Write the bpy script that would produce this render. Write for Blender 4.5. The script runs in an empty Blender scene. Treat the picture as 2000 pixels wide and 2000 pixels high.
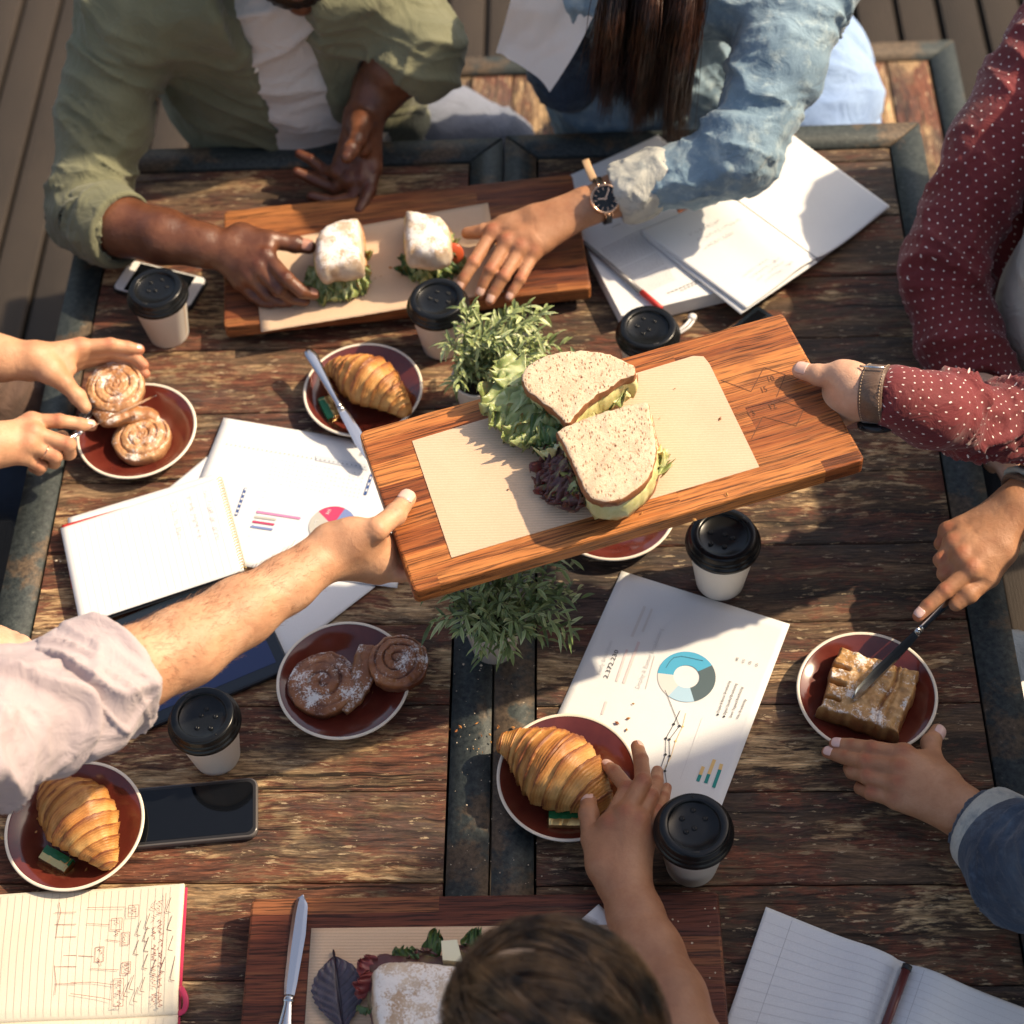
import bpy, math, random
import numpy as np
from mathutils import Vector, Matrix
random.seed(7); np.random.seed(7)
scene = bpy.context.scene
COL = scene.collection
TT = 0.75            # table top above the deck (deck is z = 0)
H = 1.83             # camera above the table top

# ---------------------------------------------------------------- camera
CR = np.array([[0.99722807, 0.02698343, -0.06934027],
               [0.0204318, 0.79679037, 0.6039103],
               [0.07154523, -0.60365305, 0.7940304]])
CF, CX, CY = 3531.6, 905.57, 878.26
cam_d = bpy.data.cameras.new('camera')
cam = bpy.data.objects.new('camera', cam_d)
COL.objects.link(cam)
m4 = Matrix([[CR[0][0], CR[1][0], CR[2][0], 0], [CR[0][1], CR[1][1], CR[2][1], 0],
             [CR[0][2], CR[1][2], CR[2][2], TT + H], [0, 0, 0, 1]])
cam.matrix_world = m4
cam_d.sensor_width = 36
cam_d.lens = CF / 2000 * 36
cam_d.shift_x = (1000 - CX) / 2000
cam_d.shift_y = (CY - 1000) / 2000
cam_d.clip_start = 0.05
cam_d.clip_end = 200
cam_d.dof.use_dof = True
cam_d.dof.focus_distance = 1.97
cam_d.dof.aperture_fstop = 4.4
scene.camera = cam

# ---------------------------------------------------------------- sky and sun
SUN_EL, SUN_AZ = math.radians(43), math.radians(17)   # azimuth measured from +x towards +y
world = bpy.data.worlds.new('World')
scene.world = world
world.use_nodes = True
wn = world.node_tree
sky = wn.nodes.new('ShaderNodeTexSky')
sky.sky_type = 'NISHITA'
sky.sun_disc = False
sky.sun_elevation = SUN_EL
sky.sun_rotation = math.pi / 2 - SUN_AZ
sky.ozone_density = 0.3
sky.dust_density = 2.5
wn.links.new(sky.outputs[0], wn.nodes['Background'].inputs[0])
wn.nodes['Background'].inputs[1].default_value = 0.13
sun_d = bpy.data.lights.new('sun', 'SUN')
sun_d.energy = 3.5
sun_d.angle = math.radians(1.0)
sun_d.color = (1.0, 0.87, 0.68)
sun = bpy.data.objects.new('sun', sun_d)
COL.objects.link(sun)
sd = Vector((math.cos(SUN_EL) * math.cos(SUN_AZ), math.cos(SUN_EL) * math.sin(SUN_AZ), math.sin(SUN_EL)))
sun.rotation_euler = sd.to_track_quat('Z', 'Y').to_euler()
sun.location = (3, 1, 4)
scene.view_settings.view_transform = 'Standard'
scene.view_settings.look = 'None'
scene.view_settings.exposure = 0.84
scene.view_settings.use_white_balance = True
scene.view_settings.white_balance_temperature = 7400
scene.view_settings.white_balance_tint = 12
scene.view_settings.gamma = 1
scene.view_settings.use_curve_mapping = False
scene.cycles.use_denoising = True
scene.cycles.max_bounces = 6

# ---------------------------------------------------------------- helpers
def W(u, v, h=0.0):
    """a point of the place seen at pixel (u, v) of the photo and h above the table top"""
    d = np.array([(u - CX) / CF, -(v - CY) / CF, -1.0]) @ CR
    t = (h - H) / d[2]
    return np.array([d[0] * t, d[1] * t, TT + h])

def A(*p): return np.array(p, float)
ORG = {}
def tag(o, label=None, cat=None, group=None, kind=None):
    if label: o['label'] = label
    if cat: o['category'] = cat
    if group: o['group'] = group
    if kind: o['kind'] = kind
    return o
def empty(name, loc, label=None, cat=None, group=None, kind=None):
    o = bpy.data.objects.new(name, None)
    o.empty_display_size = 0.05
    o.location = tuple(float(c) for c in loc)
    COL.objects.link(o)
    ORG[o.name] = np.array([float(c) for c in loc])
    return tag(o, label, cat, group, kind)
def mk(name, v, f, mat, parent=None, smooth=True, mats=None, fmat=None, uv=None, col=None, org=None):
    """one mesh object from world-space verts; becomes a child of parent when given"""
    v = np.asarray(v, np.float64).reshape(-1, 3)
    if parent is not None: o0 = ORG.get(parent.name, np.zeros(3))
    else: o0 = np.zeros(3) if org is None else np.asarray(org, float)
    me = bpy.data.meshes.new(name)
    fa = np.asarray(f) if not isinstance(f, list) or (len(f) and len(set(map(len, f))) == 1) else None
    if fa is not None and fa.ndim == 2:
        n, k = fa.shape
        me.vertices.add(len(v)); me.vertices.foreach_set('co', (v - o0).astype(np.float32).ravel())
        me.loops.add(n * k); me.loops.foreach_set('vertex_index', fa.astype(np.int32).ravel())
        me.polygons.add(n); me.polygons.foreach_set('loop_start', np.arange(0, n * k, k, dtype=np.int32))
        me.update(calc_edges=True)
    else:
        me.from_pydata([tuple(p) for p in (v - o0)], [], [tuple(int(i) for i in q) for q in f])
    if smooth: me.polygons.foreach_set('use_smooth', np.ones(len(me.polygons), bool))
    for m in (mats or [mat]): me.materials.append(m)
    if fmat is not None: me.polygons.foreach_set('material_index', np.asarray(fmat, np.int32))
    if uv is not None:
        l = me.uv_layers.new(name='UVMap'); l.data.foreach_set('uv', np.asarray(uv, np.float32).ravel())
    if col is not None:
        a = me.attributes.new('tone', 'FLOAT', 'POINT'); a.data.foreach_set('value', np.asarray(col, np.float32).ravel())
    me.validate()
    o = bpy.data.objects.new(name, me)
    COL.objects.link(o)
    if parent is not None:
        o.parent = parent
    else:
        o.location = tuple(o0)
    ORG[o.name] = o0
    return o
def copy_tree(o, parent=None):
    c = o.copy(); COL.objects.link(c); c.parent = parent
    for ch in list(o.children): copy_tree(ch, c)
    return c

def join(parts):
    vs, fs, n = [], [], 0
    for v, f in parts:
        v = np.asarray(v, float).reshape(-1, 3)
        vs.append(v); fs += [tuple(int(i) + n for i in q) for q in f]; n += len(v)
    return np.vstack(vs), fs
def box(x0, x1, y0, y1, z0, z1, b=0.0):
    """box with bevelled upper edges and sides"""
    if b <= 0:
        v = [(x0, y0, z0), (x1, y0, z0), (x1, y1, z0), (x0, y1, z0), (x0, y0, z1), (x1, y0, z1), (x1, y1, z1), (x0, y1, z1)]
        return np.array(v, float), [(0, 3, 2, 1), (4, 5, 6, 7), (0, 1, 5, 4), (1, 2, 6, 5), (2, 3, 7, 6), (3, 0, 4, 7)]
    rings = [(0, z0), (0, z1 - b), (b * .3, z1 - b * .3), (b, z1)]
    v = []
    for d, z in rings: v += [(x0 + d, y0 + d, z), (x1 - d, y0 + d, z), (x1 - d, y1 - d, z), (x0 + d, y1 - d, z)]
    f = [(3, 2, 1, 0), (12, 13, 14, 15)]
    for r in range(3):
        for i in range(4):
            j = (i + 1) % 4
            f.append((r * 4 + i, r * 4 + j, r * 4 + 4 + j, r * 4 + 4 + i))
    return np.array(v, float), f
def lathe(prof, n=64, cap0=True, cap1=True, c=(0, 0, 0)):
    v, f = [], []
    for r, z in prof:
        for i in range(n):
            a = 2 * math.pi * i / n
            v.append((c[0] + r * math.cos(a), c[1] + r * math.sin(a), c[2] + z))
    m = len(prof)
    for k in range(m - 1):
        for i in range(n):
            j = (i + 1) % n
            f.append((k * n + i, k * n + j, (k + 1) * n + j, (k + 1) * n + i))
    if cap0: v.append((c[0], c[1], c[2] + prof[0][1])); f += [(len(v) - 1, (i + 1) % n, i) for i in range(n)]
    if cap1: v.append((c[0], c[1], c[2] + prof[-1][1])); f += [(len(v) - 1, (m - 1) * n + i, (m - 1) * n + (i + 1) % n) for i in range(n)]
    return np.array(v, float), f
def rot(v, ang, axis='z'):
    c, s = math.cos(ang), math.sin(ang)
    M = {'z': [[c, -s, 0], [s, c, 0], [0, 0, 1]], 'x': [[1, 0, 0], [0, c, -s], [0, s, c]], 'y': [[c, 0, s], [0, 1, 0], [-s, 0, c]]}[axis]
    return np.asarray(v) @ np.array(M).T
def nrm(a):
    a = np.asarray(a, float); return a / (np.linalg.norm(a, axis=-1, keepdims=True) + 1e-12)
def resample(p, n):
    p = np.asarray(p, float)
    # Catmull-Rom through the points
    q = np.vstack([2 * p[0] - p[1], p, 2 * p[-1] - p[-2]])
    out = []
    for t in np.linspace(0, len(p) - 1 - 1e-9, n):
        i = int(t); u = t - i
        a, b, c, d = q[i], q[i + 1], q[i + 2], q[i + 3]
        out.append(.5 * ((2 * b) + (-a + c) * u + (2 * a - 5 * b + 4 * c - d) * u * u + (-a + 3 * b - 3 * c + d) * u ** 3))
    return np.array(out)
def frames(p, up=(0, 0, 1)):
    p = np.asarray(p, float)
    t = nrm(np.gradient(p, axis=0))
    up = np.asarray(up, float)
    s = np.cross(t, up); bad = np.linalg.norm(s, axis=1) < 1e-3
    s[bad] = np.cross(t[bad], (0.3, 1, 0.1))
    s = nrm(s); n = nrm(np.cross(s, t))
    return t, s, n
def tube(path, rad, n=10, up=(0, 0, 1), flat=1.0, caps=True):
    """swept tube; rad scalar or per point; flat scales the up direction"""
    p = np.asarray(path, float); m = len(p)
    r = np.full(m, rad) if np.isscalar(rad) else np.asarray(rad, float)
    t, s, nn = frames(p, up)
    a = np.linspace(0, 2 * np.pi, n, endpoint=False)
    v = p[:, None] + r[:, None, None] * (np.cos(a)[None, :, None] * s[:, None] + flat * np.sin(a)[None, :, None] * nn[:, None])
    v = v.reshape(-1, 3)
    i, j = np.meshgrid(np.arange(m - 1), np.arange(n), indexing='ij')
    j2 = (j + 1) % n
    f = np.stack([i * n + j, i * n + j2, (i + 1) * n + j2, (i + 1) * n + j], -1).reshape(-1, 4)
    f = [tuple(x) for x in f[:, ::-1]]
    if caps:
        f.append(tuple(range(n))); f.append(tuple(range(m * n - 1, (m - 1) * n - 1, -1)))
    return v, f
def strands(paths, rad):
    """many thin tapered three-sided strands in one mesh; paths (k, m, 3)"""
    P = np.asarray(paths, float); k, m, _ = P.shape
    t = nrm(np.gradient(P, axis=1))
    ref = nrm(np.random.RandomState(3).normal(size=(k, 1, 3)))
    s = nrm(np.cross(t, ref)); n = np.cross(s, t)
    taper = np.clip(np.minimum(1, (1 - np.linspace(0, 1, m)) * 3 + .15), .15, 1)
    r = (np.asarray(rad).reshape(-1, 1) * np.ones((k, 1))) * taper[None]
    V = []
    for a in (0, 2.094, 4.189):
        V.append(P + r[..., None] * (math.cos(a) * s + math.sin(a) * n))
    V = np.stack(V, 2)  # k,m,3,3
    idx = np.arange(k * m * 3).reshape(k, m, 3)
    F = []
    for a in range(3):
        b = (a + 1) % 3
        F.append(np.stack([idx[:, :-1, a], idx[:, :-1, b], idx[:, 1:, b], idx[:, 1:, a]], -1).reshape(-1, 4))
    return V.reshape(-1, 3), np.vstack(F)

# value noise --------------------------------------------------------------
_PT = np.random.RandomState(11).rand(4096).astype(np.float32) * 2 - 1
def _h(i, j, k): return _PT[(i * 73856093 ^ j * 19349663 ^ k * 83492791) & 4095]
def vn(P):
    P = np.asarray(P, np.float64); i = np.floor(P).astype(np.int64); f = P - i
    f = f * f * (3 - 2 * f)
    r = 0
    for a in (0, 1):
        for b in (0, 1):
            for c in (0, 1):
                w = (f[..., 0] if a else 1 - f[..., 0]) * (f[..., 1] if b else 1 - f[..., 1]) * (f[..., 2] if c else 1 - f[..., 2])
                r = r + w * _h(i[..., 0] + a, i[..., 1] + b, i[..., 2] + c)
    return r
def fbm(P, o=3):
    P = np.asarray(P, float); r = 0; a = 1; 
    for k in range(o): r = r + a * vn(P * 2 ** k + 17.3 * k); a *= .5
    return r

# signed distance bodies ---------------------------------------------------
class SDF:
    def __init__(s, vox=0.002): s.p = []; s.vox = vox; s.spots = []
    def cap(s, a, b, ra, rb=None, k=0.004, n=None, fl=1.0):
        """tapered capsule; flattened fl times along n"""
        s.p.append(('c', np.asarray(a, float), np.asarray(b, float), ra, ra if rb is None else rb, k, None if n is None else nrm(n), fl)); return s
    def chain(s, pts, rad, k=0.004, n=None, fl=1.0):
        for i in range(len(pts) - 1): s.cap(pts[i], pts[i + 1], rad[i], rad[i + 1], k, n, fl)
        return s
    def ell(s, c, r, k=0.004, M=None):
        s.p.append(('e', np.asarray(c, float), np.asarray(r, float), np.eye(3) if M is None else M, None, k, None, 1)); return s
    def sub(s, a, b, ra, rb=None, k=0.003):
        s.p.append(('s', np.asarray(a, float), np.asarray(b, float), ra, ra if rb is None else rb, k, None, 1)); return s
    def halfcut(s, pt, n, k=0.002):
        s.p.append(('h', np.asarray(pt, float), nrm(n), 0, 0, k, None, 1)); return s
    def mesh(s):
        lo = np.full(3, 1e9); hi = -lo
        for q in s.p:
            if q[0] == 'c':
                r = max(q[3], q[4]); lo = np.minimum(lo, np.minimum(q[1], q[2]) - r); hi = np.maximum(hi, np.maximum(q[1], q[2]) + r)
            elif q[0] == 'e': lo = np.minimum(lo, q[1] - q[2].max()); hi = np.maximum(hi, q[1] + q[2].max())
        vx = s.vox; lo = lo - 3 * vx; hi = hi + 3 * vx
        N = np.ceil((hi - lo) / vx).astype(int) + 1
        G = np.full(N, 0.05, np.float32)
        ax = [lo[i] + vx * np.arange(N[i]) for i in range(3)]
        for q in s.p:
            k = q[5]
            if q[0] in 'cs':
                r = max(q[3], q[4]) + k + 2 * vx
                l = np.minimum(q[1], q[2]) - r; u = np.maximum(q[1], q[2]) + r
            elif q[0] == 'e':
                r = q[2].max() + k + 2 * vx; l = q[1] - r; u = q[1] + r
            else: l = lo; u = hi
            i0 = np.clip(((l - lo) / vx).astype(int), 0, N); i1 = np.clip(((u - lo) / vx).astype(int) + 1, 0, N)
            if (i1 <= i0).any(): continue
            X = ax[0][i0[0]:i1[0], None, None]; Y = ax[1][None, i0[1]:i1[1], None]; Z = ax[2][None, None, i0[2]:i1[2]]
            if q[0] in 'cs':
                a, b = q[1], q[2]; d = b - a; L = float(d @ d) + 1e-12
                x, y, z = X - a[0], Y - a[1], Z - a[2]
                t = np.clip((x * d[0] + y * d[1] + z * d[2]) / L, 0, 1)
                x = x - t * d[0]; y = y - t * d[1]; z = z - t * d[2]
                q2 = x * x + y * y + z * z
                if q[6] is not None:
                    pn = x * q[6][0] + y * q[6][1] + z * q[6][2]
                    q2 = q2 + (q[7] ** 2 - 1) * pn * pn
                D = np.sqrt(q2) - (q[3] + (q[4] - q[3]) * t)
            elif q[0] == 'e':
                M = q[3]; x, y, z = X - q[1][0], Y - q[1][1], Z - q[1][2]
                e = [(M[i][0] * x + M[i][1] * y + M[i][2] * z) / q[2][i] for i in range(3)]
                k0 = np.sqrt(e[0] ** 2 + e[1] ** 2 + e[2] ** 2)
                D = (k0 - 1) * q[2].min() * (0.5 + 0.5 * np.minimum(1, k0))
            else:
                D = (X - q[1][0]) * q[2][0] + (Y - q[1][1]) * q[2][1] + (Z - q[1][2]) * q[2][2]
            g = G[i0[0]:i1[0], i0[1]:i1[1], i0[2]:i1[2]]
            if q[0] in 'ce':
                hh = np.clip(k - np.abs(D - g), 0, None); r_ = np.minimum(D, g) - hh * hh / (4 * k)
            else:
                E = -D if q[0] == 's' else D
                hh = np.clip(k - np.abs(E - g), 0, None); r_ = np.maximum(E, g) + hh * hh / (4 * k)
            G[i0[0]:i1[0], i0[1]:i1[1], i0[2]:i1[2]] = r_
        return snets(G, lo, vx)
def snets(G, lo, vx):
    S = G < 0
    N = np.array(G.shape)
    c = [S[a:N[0] - 1 + a, b:N[1] - 1 + b, d:N[2] - 1 + d] for a in (0, 1) for b in (0, 1) for d in (0, 1)]
    tot = sum(x.astype(np.uint8) for x in c)
    act = (tot > 0) & (tot < 8)
    I = np.argwhere(act)
    idx = np.full(act.shape, -1, np.int32); idx[act] = np.arange(len(I))
    acc = np.zeros((len(I), 3)); cnt = np.zeros(len(I))
    cor = [(0, 0, 0), (0, 0, 1), (0, 1, 0), (0, 1, 1), (1, 0, 0), (1, 0, 1), (1, 1, 0), (1, 1, 1)]
    vals = [G[I[:, 0] + a, I[:, 1] + b, I[:, 2] + d] for a, b, d in cor]
    for e0 in range(8):
        for e1 in range(e0 + 1, 8):
            if bin(e0 ^ e1).count('1') != 1: continue
            a, b = vals[e0], vals[e1]
            m = (a < 0) != (b < 0)
            t = np.where(m, a / np.where(m, a - b, 1), 0)
            p = np.array(cor[e0])[None] + t[:, None] * (np.array(cor[e1]) - np.array(cor[e0]))[None]
            acc += np.where(m[:, None], p, 0); cnt += m
    V = lo + vx * (I + acc / np.maximum(cnt, 1)[:, None])
    F = []
    for axn in range(3):
        sl0 = [slice(1, N[i] - 1) for i in range(3)]; sl1 = list(sl0)
        sl0[axn] = slice(0, N[axn] - 1); sl1[axn] = slice(1, N[axn])
        s0 = S[tuple(sl0)]; s1 = S[tuple(sl1)]
        E = np.argwhere(s0 != s1)
        if not len(E): continue
        fl = s0[E[:, 0], E[:, 1], E[:, 2]]
        off = np.array([1, 1, 1]); off[axn] = 0
        E = E + off
        b, d = [(1, 2), (2, 0), (0, 1)][axn]
        q = []
        for db, dd in ((0, 0), (-1, 0), (-1, -1), (0, -1)):
            e = E.copy(); e[:, b] += db; e[:, d] += dd
            q.append(idx[e[:, 0], e[:, 1], e[:, 2]])
        q = np.stack(q, -1)
        q[~fl] = q[~fl][:, ::-1]
        F.append(q)
    F = np.vstack(F)
    F = F[(F >= 0).all(1)]
    return V, F
def vnormals(V, F):
    n = np.cross(V[F[:, 2]] - V[F[:, 0]], V[F[:, 3]] - V[F[:, 1]])
    N = np.zeros_like(V)
    for k in range(4): np.add.at(N, F[:, k], n)
    return nrm(N)
def poly_coord(V, pts, up=(0.1, 0.2, 1)):
    """arc length, angle and radius of verts about a polyline"""
    pts = np.asarray(pts, float); best = np.full(len(V), 1e9); s = np.zeros(len(V)); th = np.zeros(len(V)); L = 0
    for a, b in zip(pts[:-1], pts[1:]):
        d = b - a; l = np.linalg.norm(d); d = d / l
        t = np.clip((V - a) @ d, -(1e9 if (a == pts[0]).all() else 0), 1e9 if (b == pts[-1]).all() else l)
        r = V - a - t[:, None] * d; D = np.linalg.norm(r, axis=1)
        e1 = nrm(np.cross(d, up)); e2 = np.cross(e1, d)
        m = D < best
        best[m] = D[m]; s[m] = (L + t)[m]; th[m] = np.arctan2(r @ e2, r @ e1)[m]
        L += l
    return s, th, best
def folds(V, F, pts, amp=.004, lam=.03, seed=0, diag=.5, where=None):
    N = vnormals(V, F)
    s, th, r = poly_coord(V, resample(pts, 16) if len(pts) > 2 else pts)
    q = np.stack([s / lam + diag * np.sin(th + seed) * 1.2 + .5 * vn(V * 14 + seed), np.cos(th) * .62 + seed, np.sin(th) * .62 + s * 4], -1)
    q[:, 0] += .9 * vn(q * .6 + 3)
    n1 = np.clip(1 - np.abs(vn(q)) * 2.6, -.3, 1); n1 = np.sign(n1) * np.abs(n1) ** 1.4
    n2 = np.clip(1 - np.abs(vn(q * 1.9 + 5)) * 2.6, -.2, 1) ** 2
    d = 1.35 * amp * (n1 + n2 * .45 - .30)
    if where is not None: d = d * where(s)
    return V + N * d[:, None]
def uv_faces(V, F, pts, rad):
    s, th, r = poly_coord(V, resample(pts, 50) if len(pts) > 2 else pts)
    T = th[F]; T = np.where((T.max(1) - T.min(1) > math.pi)[:, None] & (T < 0), T + 2 * math.pi, T)
    return np.stack([s[F], T * rad], -1).reshape(-1, 2)

# ---------------------------------------------------------------- materials
class NT:
    def __init__(s, name):
        s.m = bpy.data.materials.new(name); s.m.use_nodes = True
        s.t = s.m.node_tree; s.b = s.t.nodes['Principled BSDF']; s.out = s.t.nodes['Material Output']
    def put(s, sock, val):
        if isinstance(val, bpy.types.NodeSocket): s.t.links.new(val, sock)
        else:
            if isinstance(val, tuple) and len(val) == 3 and sock.type == 'RGBA': val = val + (1,)
            sock.default_value = val
    def n(s, typ, ins=None, **kw):
        nd = s.t.nodes.new('ShaderNode' + typ)
        for k, v in kw.items(): setattr(nd, k, v)
        for k, v in (ins or {}).items(): s.put(nd.inputs[k], v)
        return nd
    def p(s, **kw):
        for k, v in kw.items(): s.put(s.b.inputs[k.replace('_', ' ')], v)
        return s
    def pos(s): return s.n('NewGeometry').outputs['Position']
    def obj(s): return s.n('TexCoord').outputs['Object']
    def uv(s): return s.n('TexCoord').outputs['UV']
    def rnd(s): return s.n('ObjectInfo').outputs['Random']
    def map(s, vec, scale=(1, 1, 1), loc=(0, 0, 0), rotz=0):
        return s.n('Mapping', {0: vec, 1: loc, 2: (0, 0, rotz), 3: scale}).outputs[0]
    def vadd(s, a, b): return s.n('VectorMath', {0: a, 1: b}, operation='ADD').outputs[0]
    def noise(s, vec, scale=5, detail=4, rough=.55, dist=0, out=0):
        return s.n('TexNoise', {'Vector': vec, 'Scale': scale, 'Detail': detail, 'Roughness': rough, 'Distortion': dist}).outputs[out]
    def ramp(s, fac, stops, interp='LINEAR'):
        r = s.n('ValToRGB', {0: fac}); cr = r.color_ramp; cr.interpolation = interp
        while len(cr.elements) < len(stops): cr.elements.new(.5)
        for e, (p, c) in zip(cr.elements, stops):
            e.position = p; e.color = (tuple(c) + (1,)) if isinstance(c, (tuple, list)) else (c, c, c, 1)
        return r.outputs[0]
    def mix(s, fac, a, b, mode='MIX'):
        nd = s.n('Mix', data_type='RGBA', blend_type=mode)
        s.put(nd.inputs[0], fac); s.put(nd.inputs[6], a); s.put(nd.inputs[7], b)
        return nd.outputs[2]
    def math(s, op, a, b=0.0, c=None):
        ins = {0: a, 1: b}
        if c is not None: ins[2] = c
        return s.n('Math', ins, operation=op).outputs[0]
    def bump(s, h, strength=.5, dist=.002, normal=None):
        nd = s.n('Bump', {'Height': h, 'Strength': strength, 'Distance': dist})
        if normal is not None: s.put(nd.inputs['Normal'], normal)
        s.put(s.b.inputs['Normal'], nd.outputs[0]); return nd.outputs[0]
    def attr(s, name): return s.n('Attribute', attribute_name=name).outputs['Fac']
def RND3(t, k=9.0):
    r = t.rnd(); c = t.n('CombineXYZ', {0: t.math('MULTIPLY', r, k), 1: t.math('MULTIPLY', r, k * 1.7), 2: t.math('MULTIPLY', r, k * .7)})
    return c.outputs[0]

def plain(name, col, rough=.5, **kw):
    t = NT(name); t.p(Base_Color=col, Roughness=rough, **kw); return t.m

def wood_old(name, along='x', bias=0.0, red=.5, sc=1.0):
    t = NT(name)
    P = t.vadd(t.pos(), RND3(t))
    st = (3.2, 34, 34) if along == 'x' else (34, 3.2, 34)
    st2 = (6.5, 17, 17) if along == 'x' else (17, 6.5, 17)
    st3 = (13, 150, 150) if along == 'x' else (150, 13, 150)
    wob = t.noise(P, 6, 2); 
    P2 = t.vadd(P, t.map(t.noise(P, 5, 3, out=1), (.0, .035, 0) if along == 'x' else (.035, 0, 0)))
    g1 = t.noise(t.map(P2, st), 1.0, 6, .68)
    g2 = t.noise(t.map(P2, st3), 1.0, 4, .7)
    pa = t.noise(t.map(P, st2), .8, 5, .66)
    pb = t.noise(t.map(P, st2, loc=(3, 7, 1)), 1.3, 5, .7)
    pc = t.noise(t.map(P, (2, 5, 5) if along == 'x' else (5, 2, 5), loc=(8, 1, 4)), 1.0, 3, .6)
    brk = t.math('MULTIPLY', t.math('SUBTRACT', t.noise(t.map(P2, (34, 200, 200) if along == 'x' else (200, 34, 200), loc=(1, 4, 2)), 1.0, 5, .72), .5), .55)
    pa = t.math('ADD', pa, brk); pb = t.math('ADD', pb, brk); pc = t.math('SUBTRACT', pc, brk)
    base = t.ramp(g1, [(.28 + bias, (.022, .016, .012)), (.44 + bias, (.070, .042, .026)), (.56 + bias, (.150, .088, .048)), (.72 + bias, (.34, .22, .12))])
    tan = t.ramp(g2, [(.34, (.12, .068, .032)), (.5, (.38, .24, .115)), (.68, (.64, .45, .235))])
    redc = t.ramp(g2, [(.35, (.045, .013, .009)), (.6, (.17, .052, .026))])
    dark = t.ramp(g2, [(.35, (.012, .012, .013)), (.65, (.065, .055, .05))])
    c = t.mix(t.ramp(pb, [(.50 - .10 * red, 0.0), (.57 - .08 * red, .85)]), base, redc)
    c = t.mix(t.ramp(pa, [(.54 + bias * .6, 0.0), (.61 + bias * .6, .9)]), c, tan)
    c = t.mix(t.ramp(pc, [(.36, .75), (.50, 0.0)]), c, dark)
    crk = t.ramp(t.noise(t.map(P2, (2.2, 95, 95) if along == 'x' else (95, 2.2, 95), loc=(5, 5, 5)), 1.0, 3, .6), [(.30, 0.15), (.37, 1.0)])
    c = t.mix(1.0, c, crk, 'MULTIPLY')
    fib = t.ramp(t.noise(t.map(P2, (34, 420, 420) if along == 'x' else (420, 34, 420)), 1.0, 5, .75), [(.30, .32), (.50, .90), (.70, 1.75)])
    c = t.mix(1.0, c, fib, 'MULTIPLY')
    worn = t.ramp(t.noise(t.map(P, (42, 190, 190) if along == 'x' else (190, 42, 190), loc=(2, 9, 4)), 1.0, 5, .7), [(.61, 0.0), (.66, .7)])
    c = t.mix(worn, c, (.50, .38, .23))
    tn = t.n('HueSaturation', {'Saturation': .96, 'Value': t.math('ADD', t.math('MULTIPLY', t.rnd(), .28), 1.08), 'Color': c}).outputs[0]
    t.p(Base_Color=tn, Roughness=t.ramp(g1, [(.3, .40), (.7, .66)]), Specular_IOR_Level=.22)
    hgt = t.math('ADD', t.math('MULTIPLY', g2, .6), t.math('MULTIPLY', crk, .7))
    hgt = t.math('ADD', hgt, t.math('MULTIPLY', t.ramp(pa, [(.54, 0.0), (.60, 1.0)]), .35))
    hgt = t.math('ADD', hgt, t.math('MULTIPLY', fib, .30))
    t.bump(hgt, .9, .0016)
    return t.m

def wood_board(name, tones, streak=.5):
    """laminated hardwood: strips along local x"""
    t = NT(name); P = t.obj()
    r3 = RND3(t)
    sep = t.n('SeparateXYZ', {0: P})
    y = t.math('ADD', sep.outputs[1], t.math('MULTIPLY', t.noise(t.map(P, (3, 3, 3)), 1, 2), .004))
    strip = t.math('FLOOR', t.math('MULTIPLY', y, 1 / .031))
    x2 = t.math('FLOOR', t.math('ADD', t.math('MULTIPLY', sep.outputs[0], 1 / .42), t.math('MULTIPLY', strip, .37)))
    wn_ = t.n('TexWhiteNoise', {'Vector': t.n('CombineXYZ', {0: strip, 1: x2, 2: t.math('MULTIPLY', t.rnd(), 31.0)}).outputs[0]}, noise_dimensions='3D').outputs[0]
    PP = t.vadd(P, t.vadd(r3, t.n('CombineXYZ', {0: t.math('MULTIPLY', wn_, 7.0), 1: t.math('MULTIPLY', wn_, 3.0), 2: 0.0}).outputs[0]))
    PP = t.vadd(PP, t.map(t.noise(PP, 14, 2, out=1), (0, .006, 0)))
    g = t.noise(t.map(PP, (7, 130, 130)), 1, 5, .65)
    g2 = t.noise(t.map(PP, (16, 520, 520)), 1, 3, .6)
    base = t.ramp(t.math('ADD', t.math('MULTIPLY', g, .62), t.math('MULTIPLY', wn_, .38)), [(.26, tones[0]), (.46, tones[1]), (.66, tones[2])])
    pore = t.ramp(g2, [(.38, .30), (.50, 1.0), (.70, 1.25)])
    c = t.mix(1.0, base, pore, 'MULTIPLY')
    stain = t.ramp(t.noise(t.vadd(P, r3), 14, 3), [(.60, 0.0), (.72, streak)])
    c = t.mix(stain, c, tones[0])
    t.p(Base_Color=c, Roughness=t.ramp(g, [(.3, .38), (.7, .55)]), Specular_IOR_Level=.3)
    t.bump(t.math('ADD', t.math('MULTIPLY', g2, .7), pore), .55, .0007)
    return t.m

def frame_mat():
    t = NT('old painted steel'); P = t.vadd(t.pos(), RND3(t, 3))
    n1 = t.noise(P, 9, 6, .65); n2 = t.noise(P, 160, 3, .7); n3 = t.noise(P, 7, 4, .5)
    paint = t.ramp(n2, [(.3, (.018, .024, .026)), (.7, (.055, .066, .064))])
    rust = t.ramp(n2, [(.3, (.045, .034, .026)), (.7, (.14, .10, .066))])
    c = t.mix(t.ramp(n1, [(.50, 0.0), (.56, 1.0)]), paint, rust)
    c = t.mix(t.ramp(n2, [(.70, 0.0), (.76, .6)]), c, (.35, .32, .27))
    t.p(Base_Color=c, Metallic=.1, Specular_IOR_Level=.25, Roughness=t.ramp(n3, [(.3, .40), (.7, .65)]))
    t.bump(t.math('ADD', n2, t.math('MULTIPLY', n1, 1.5)), .5, .001)
    return t.m

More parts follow.
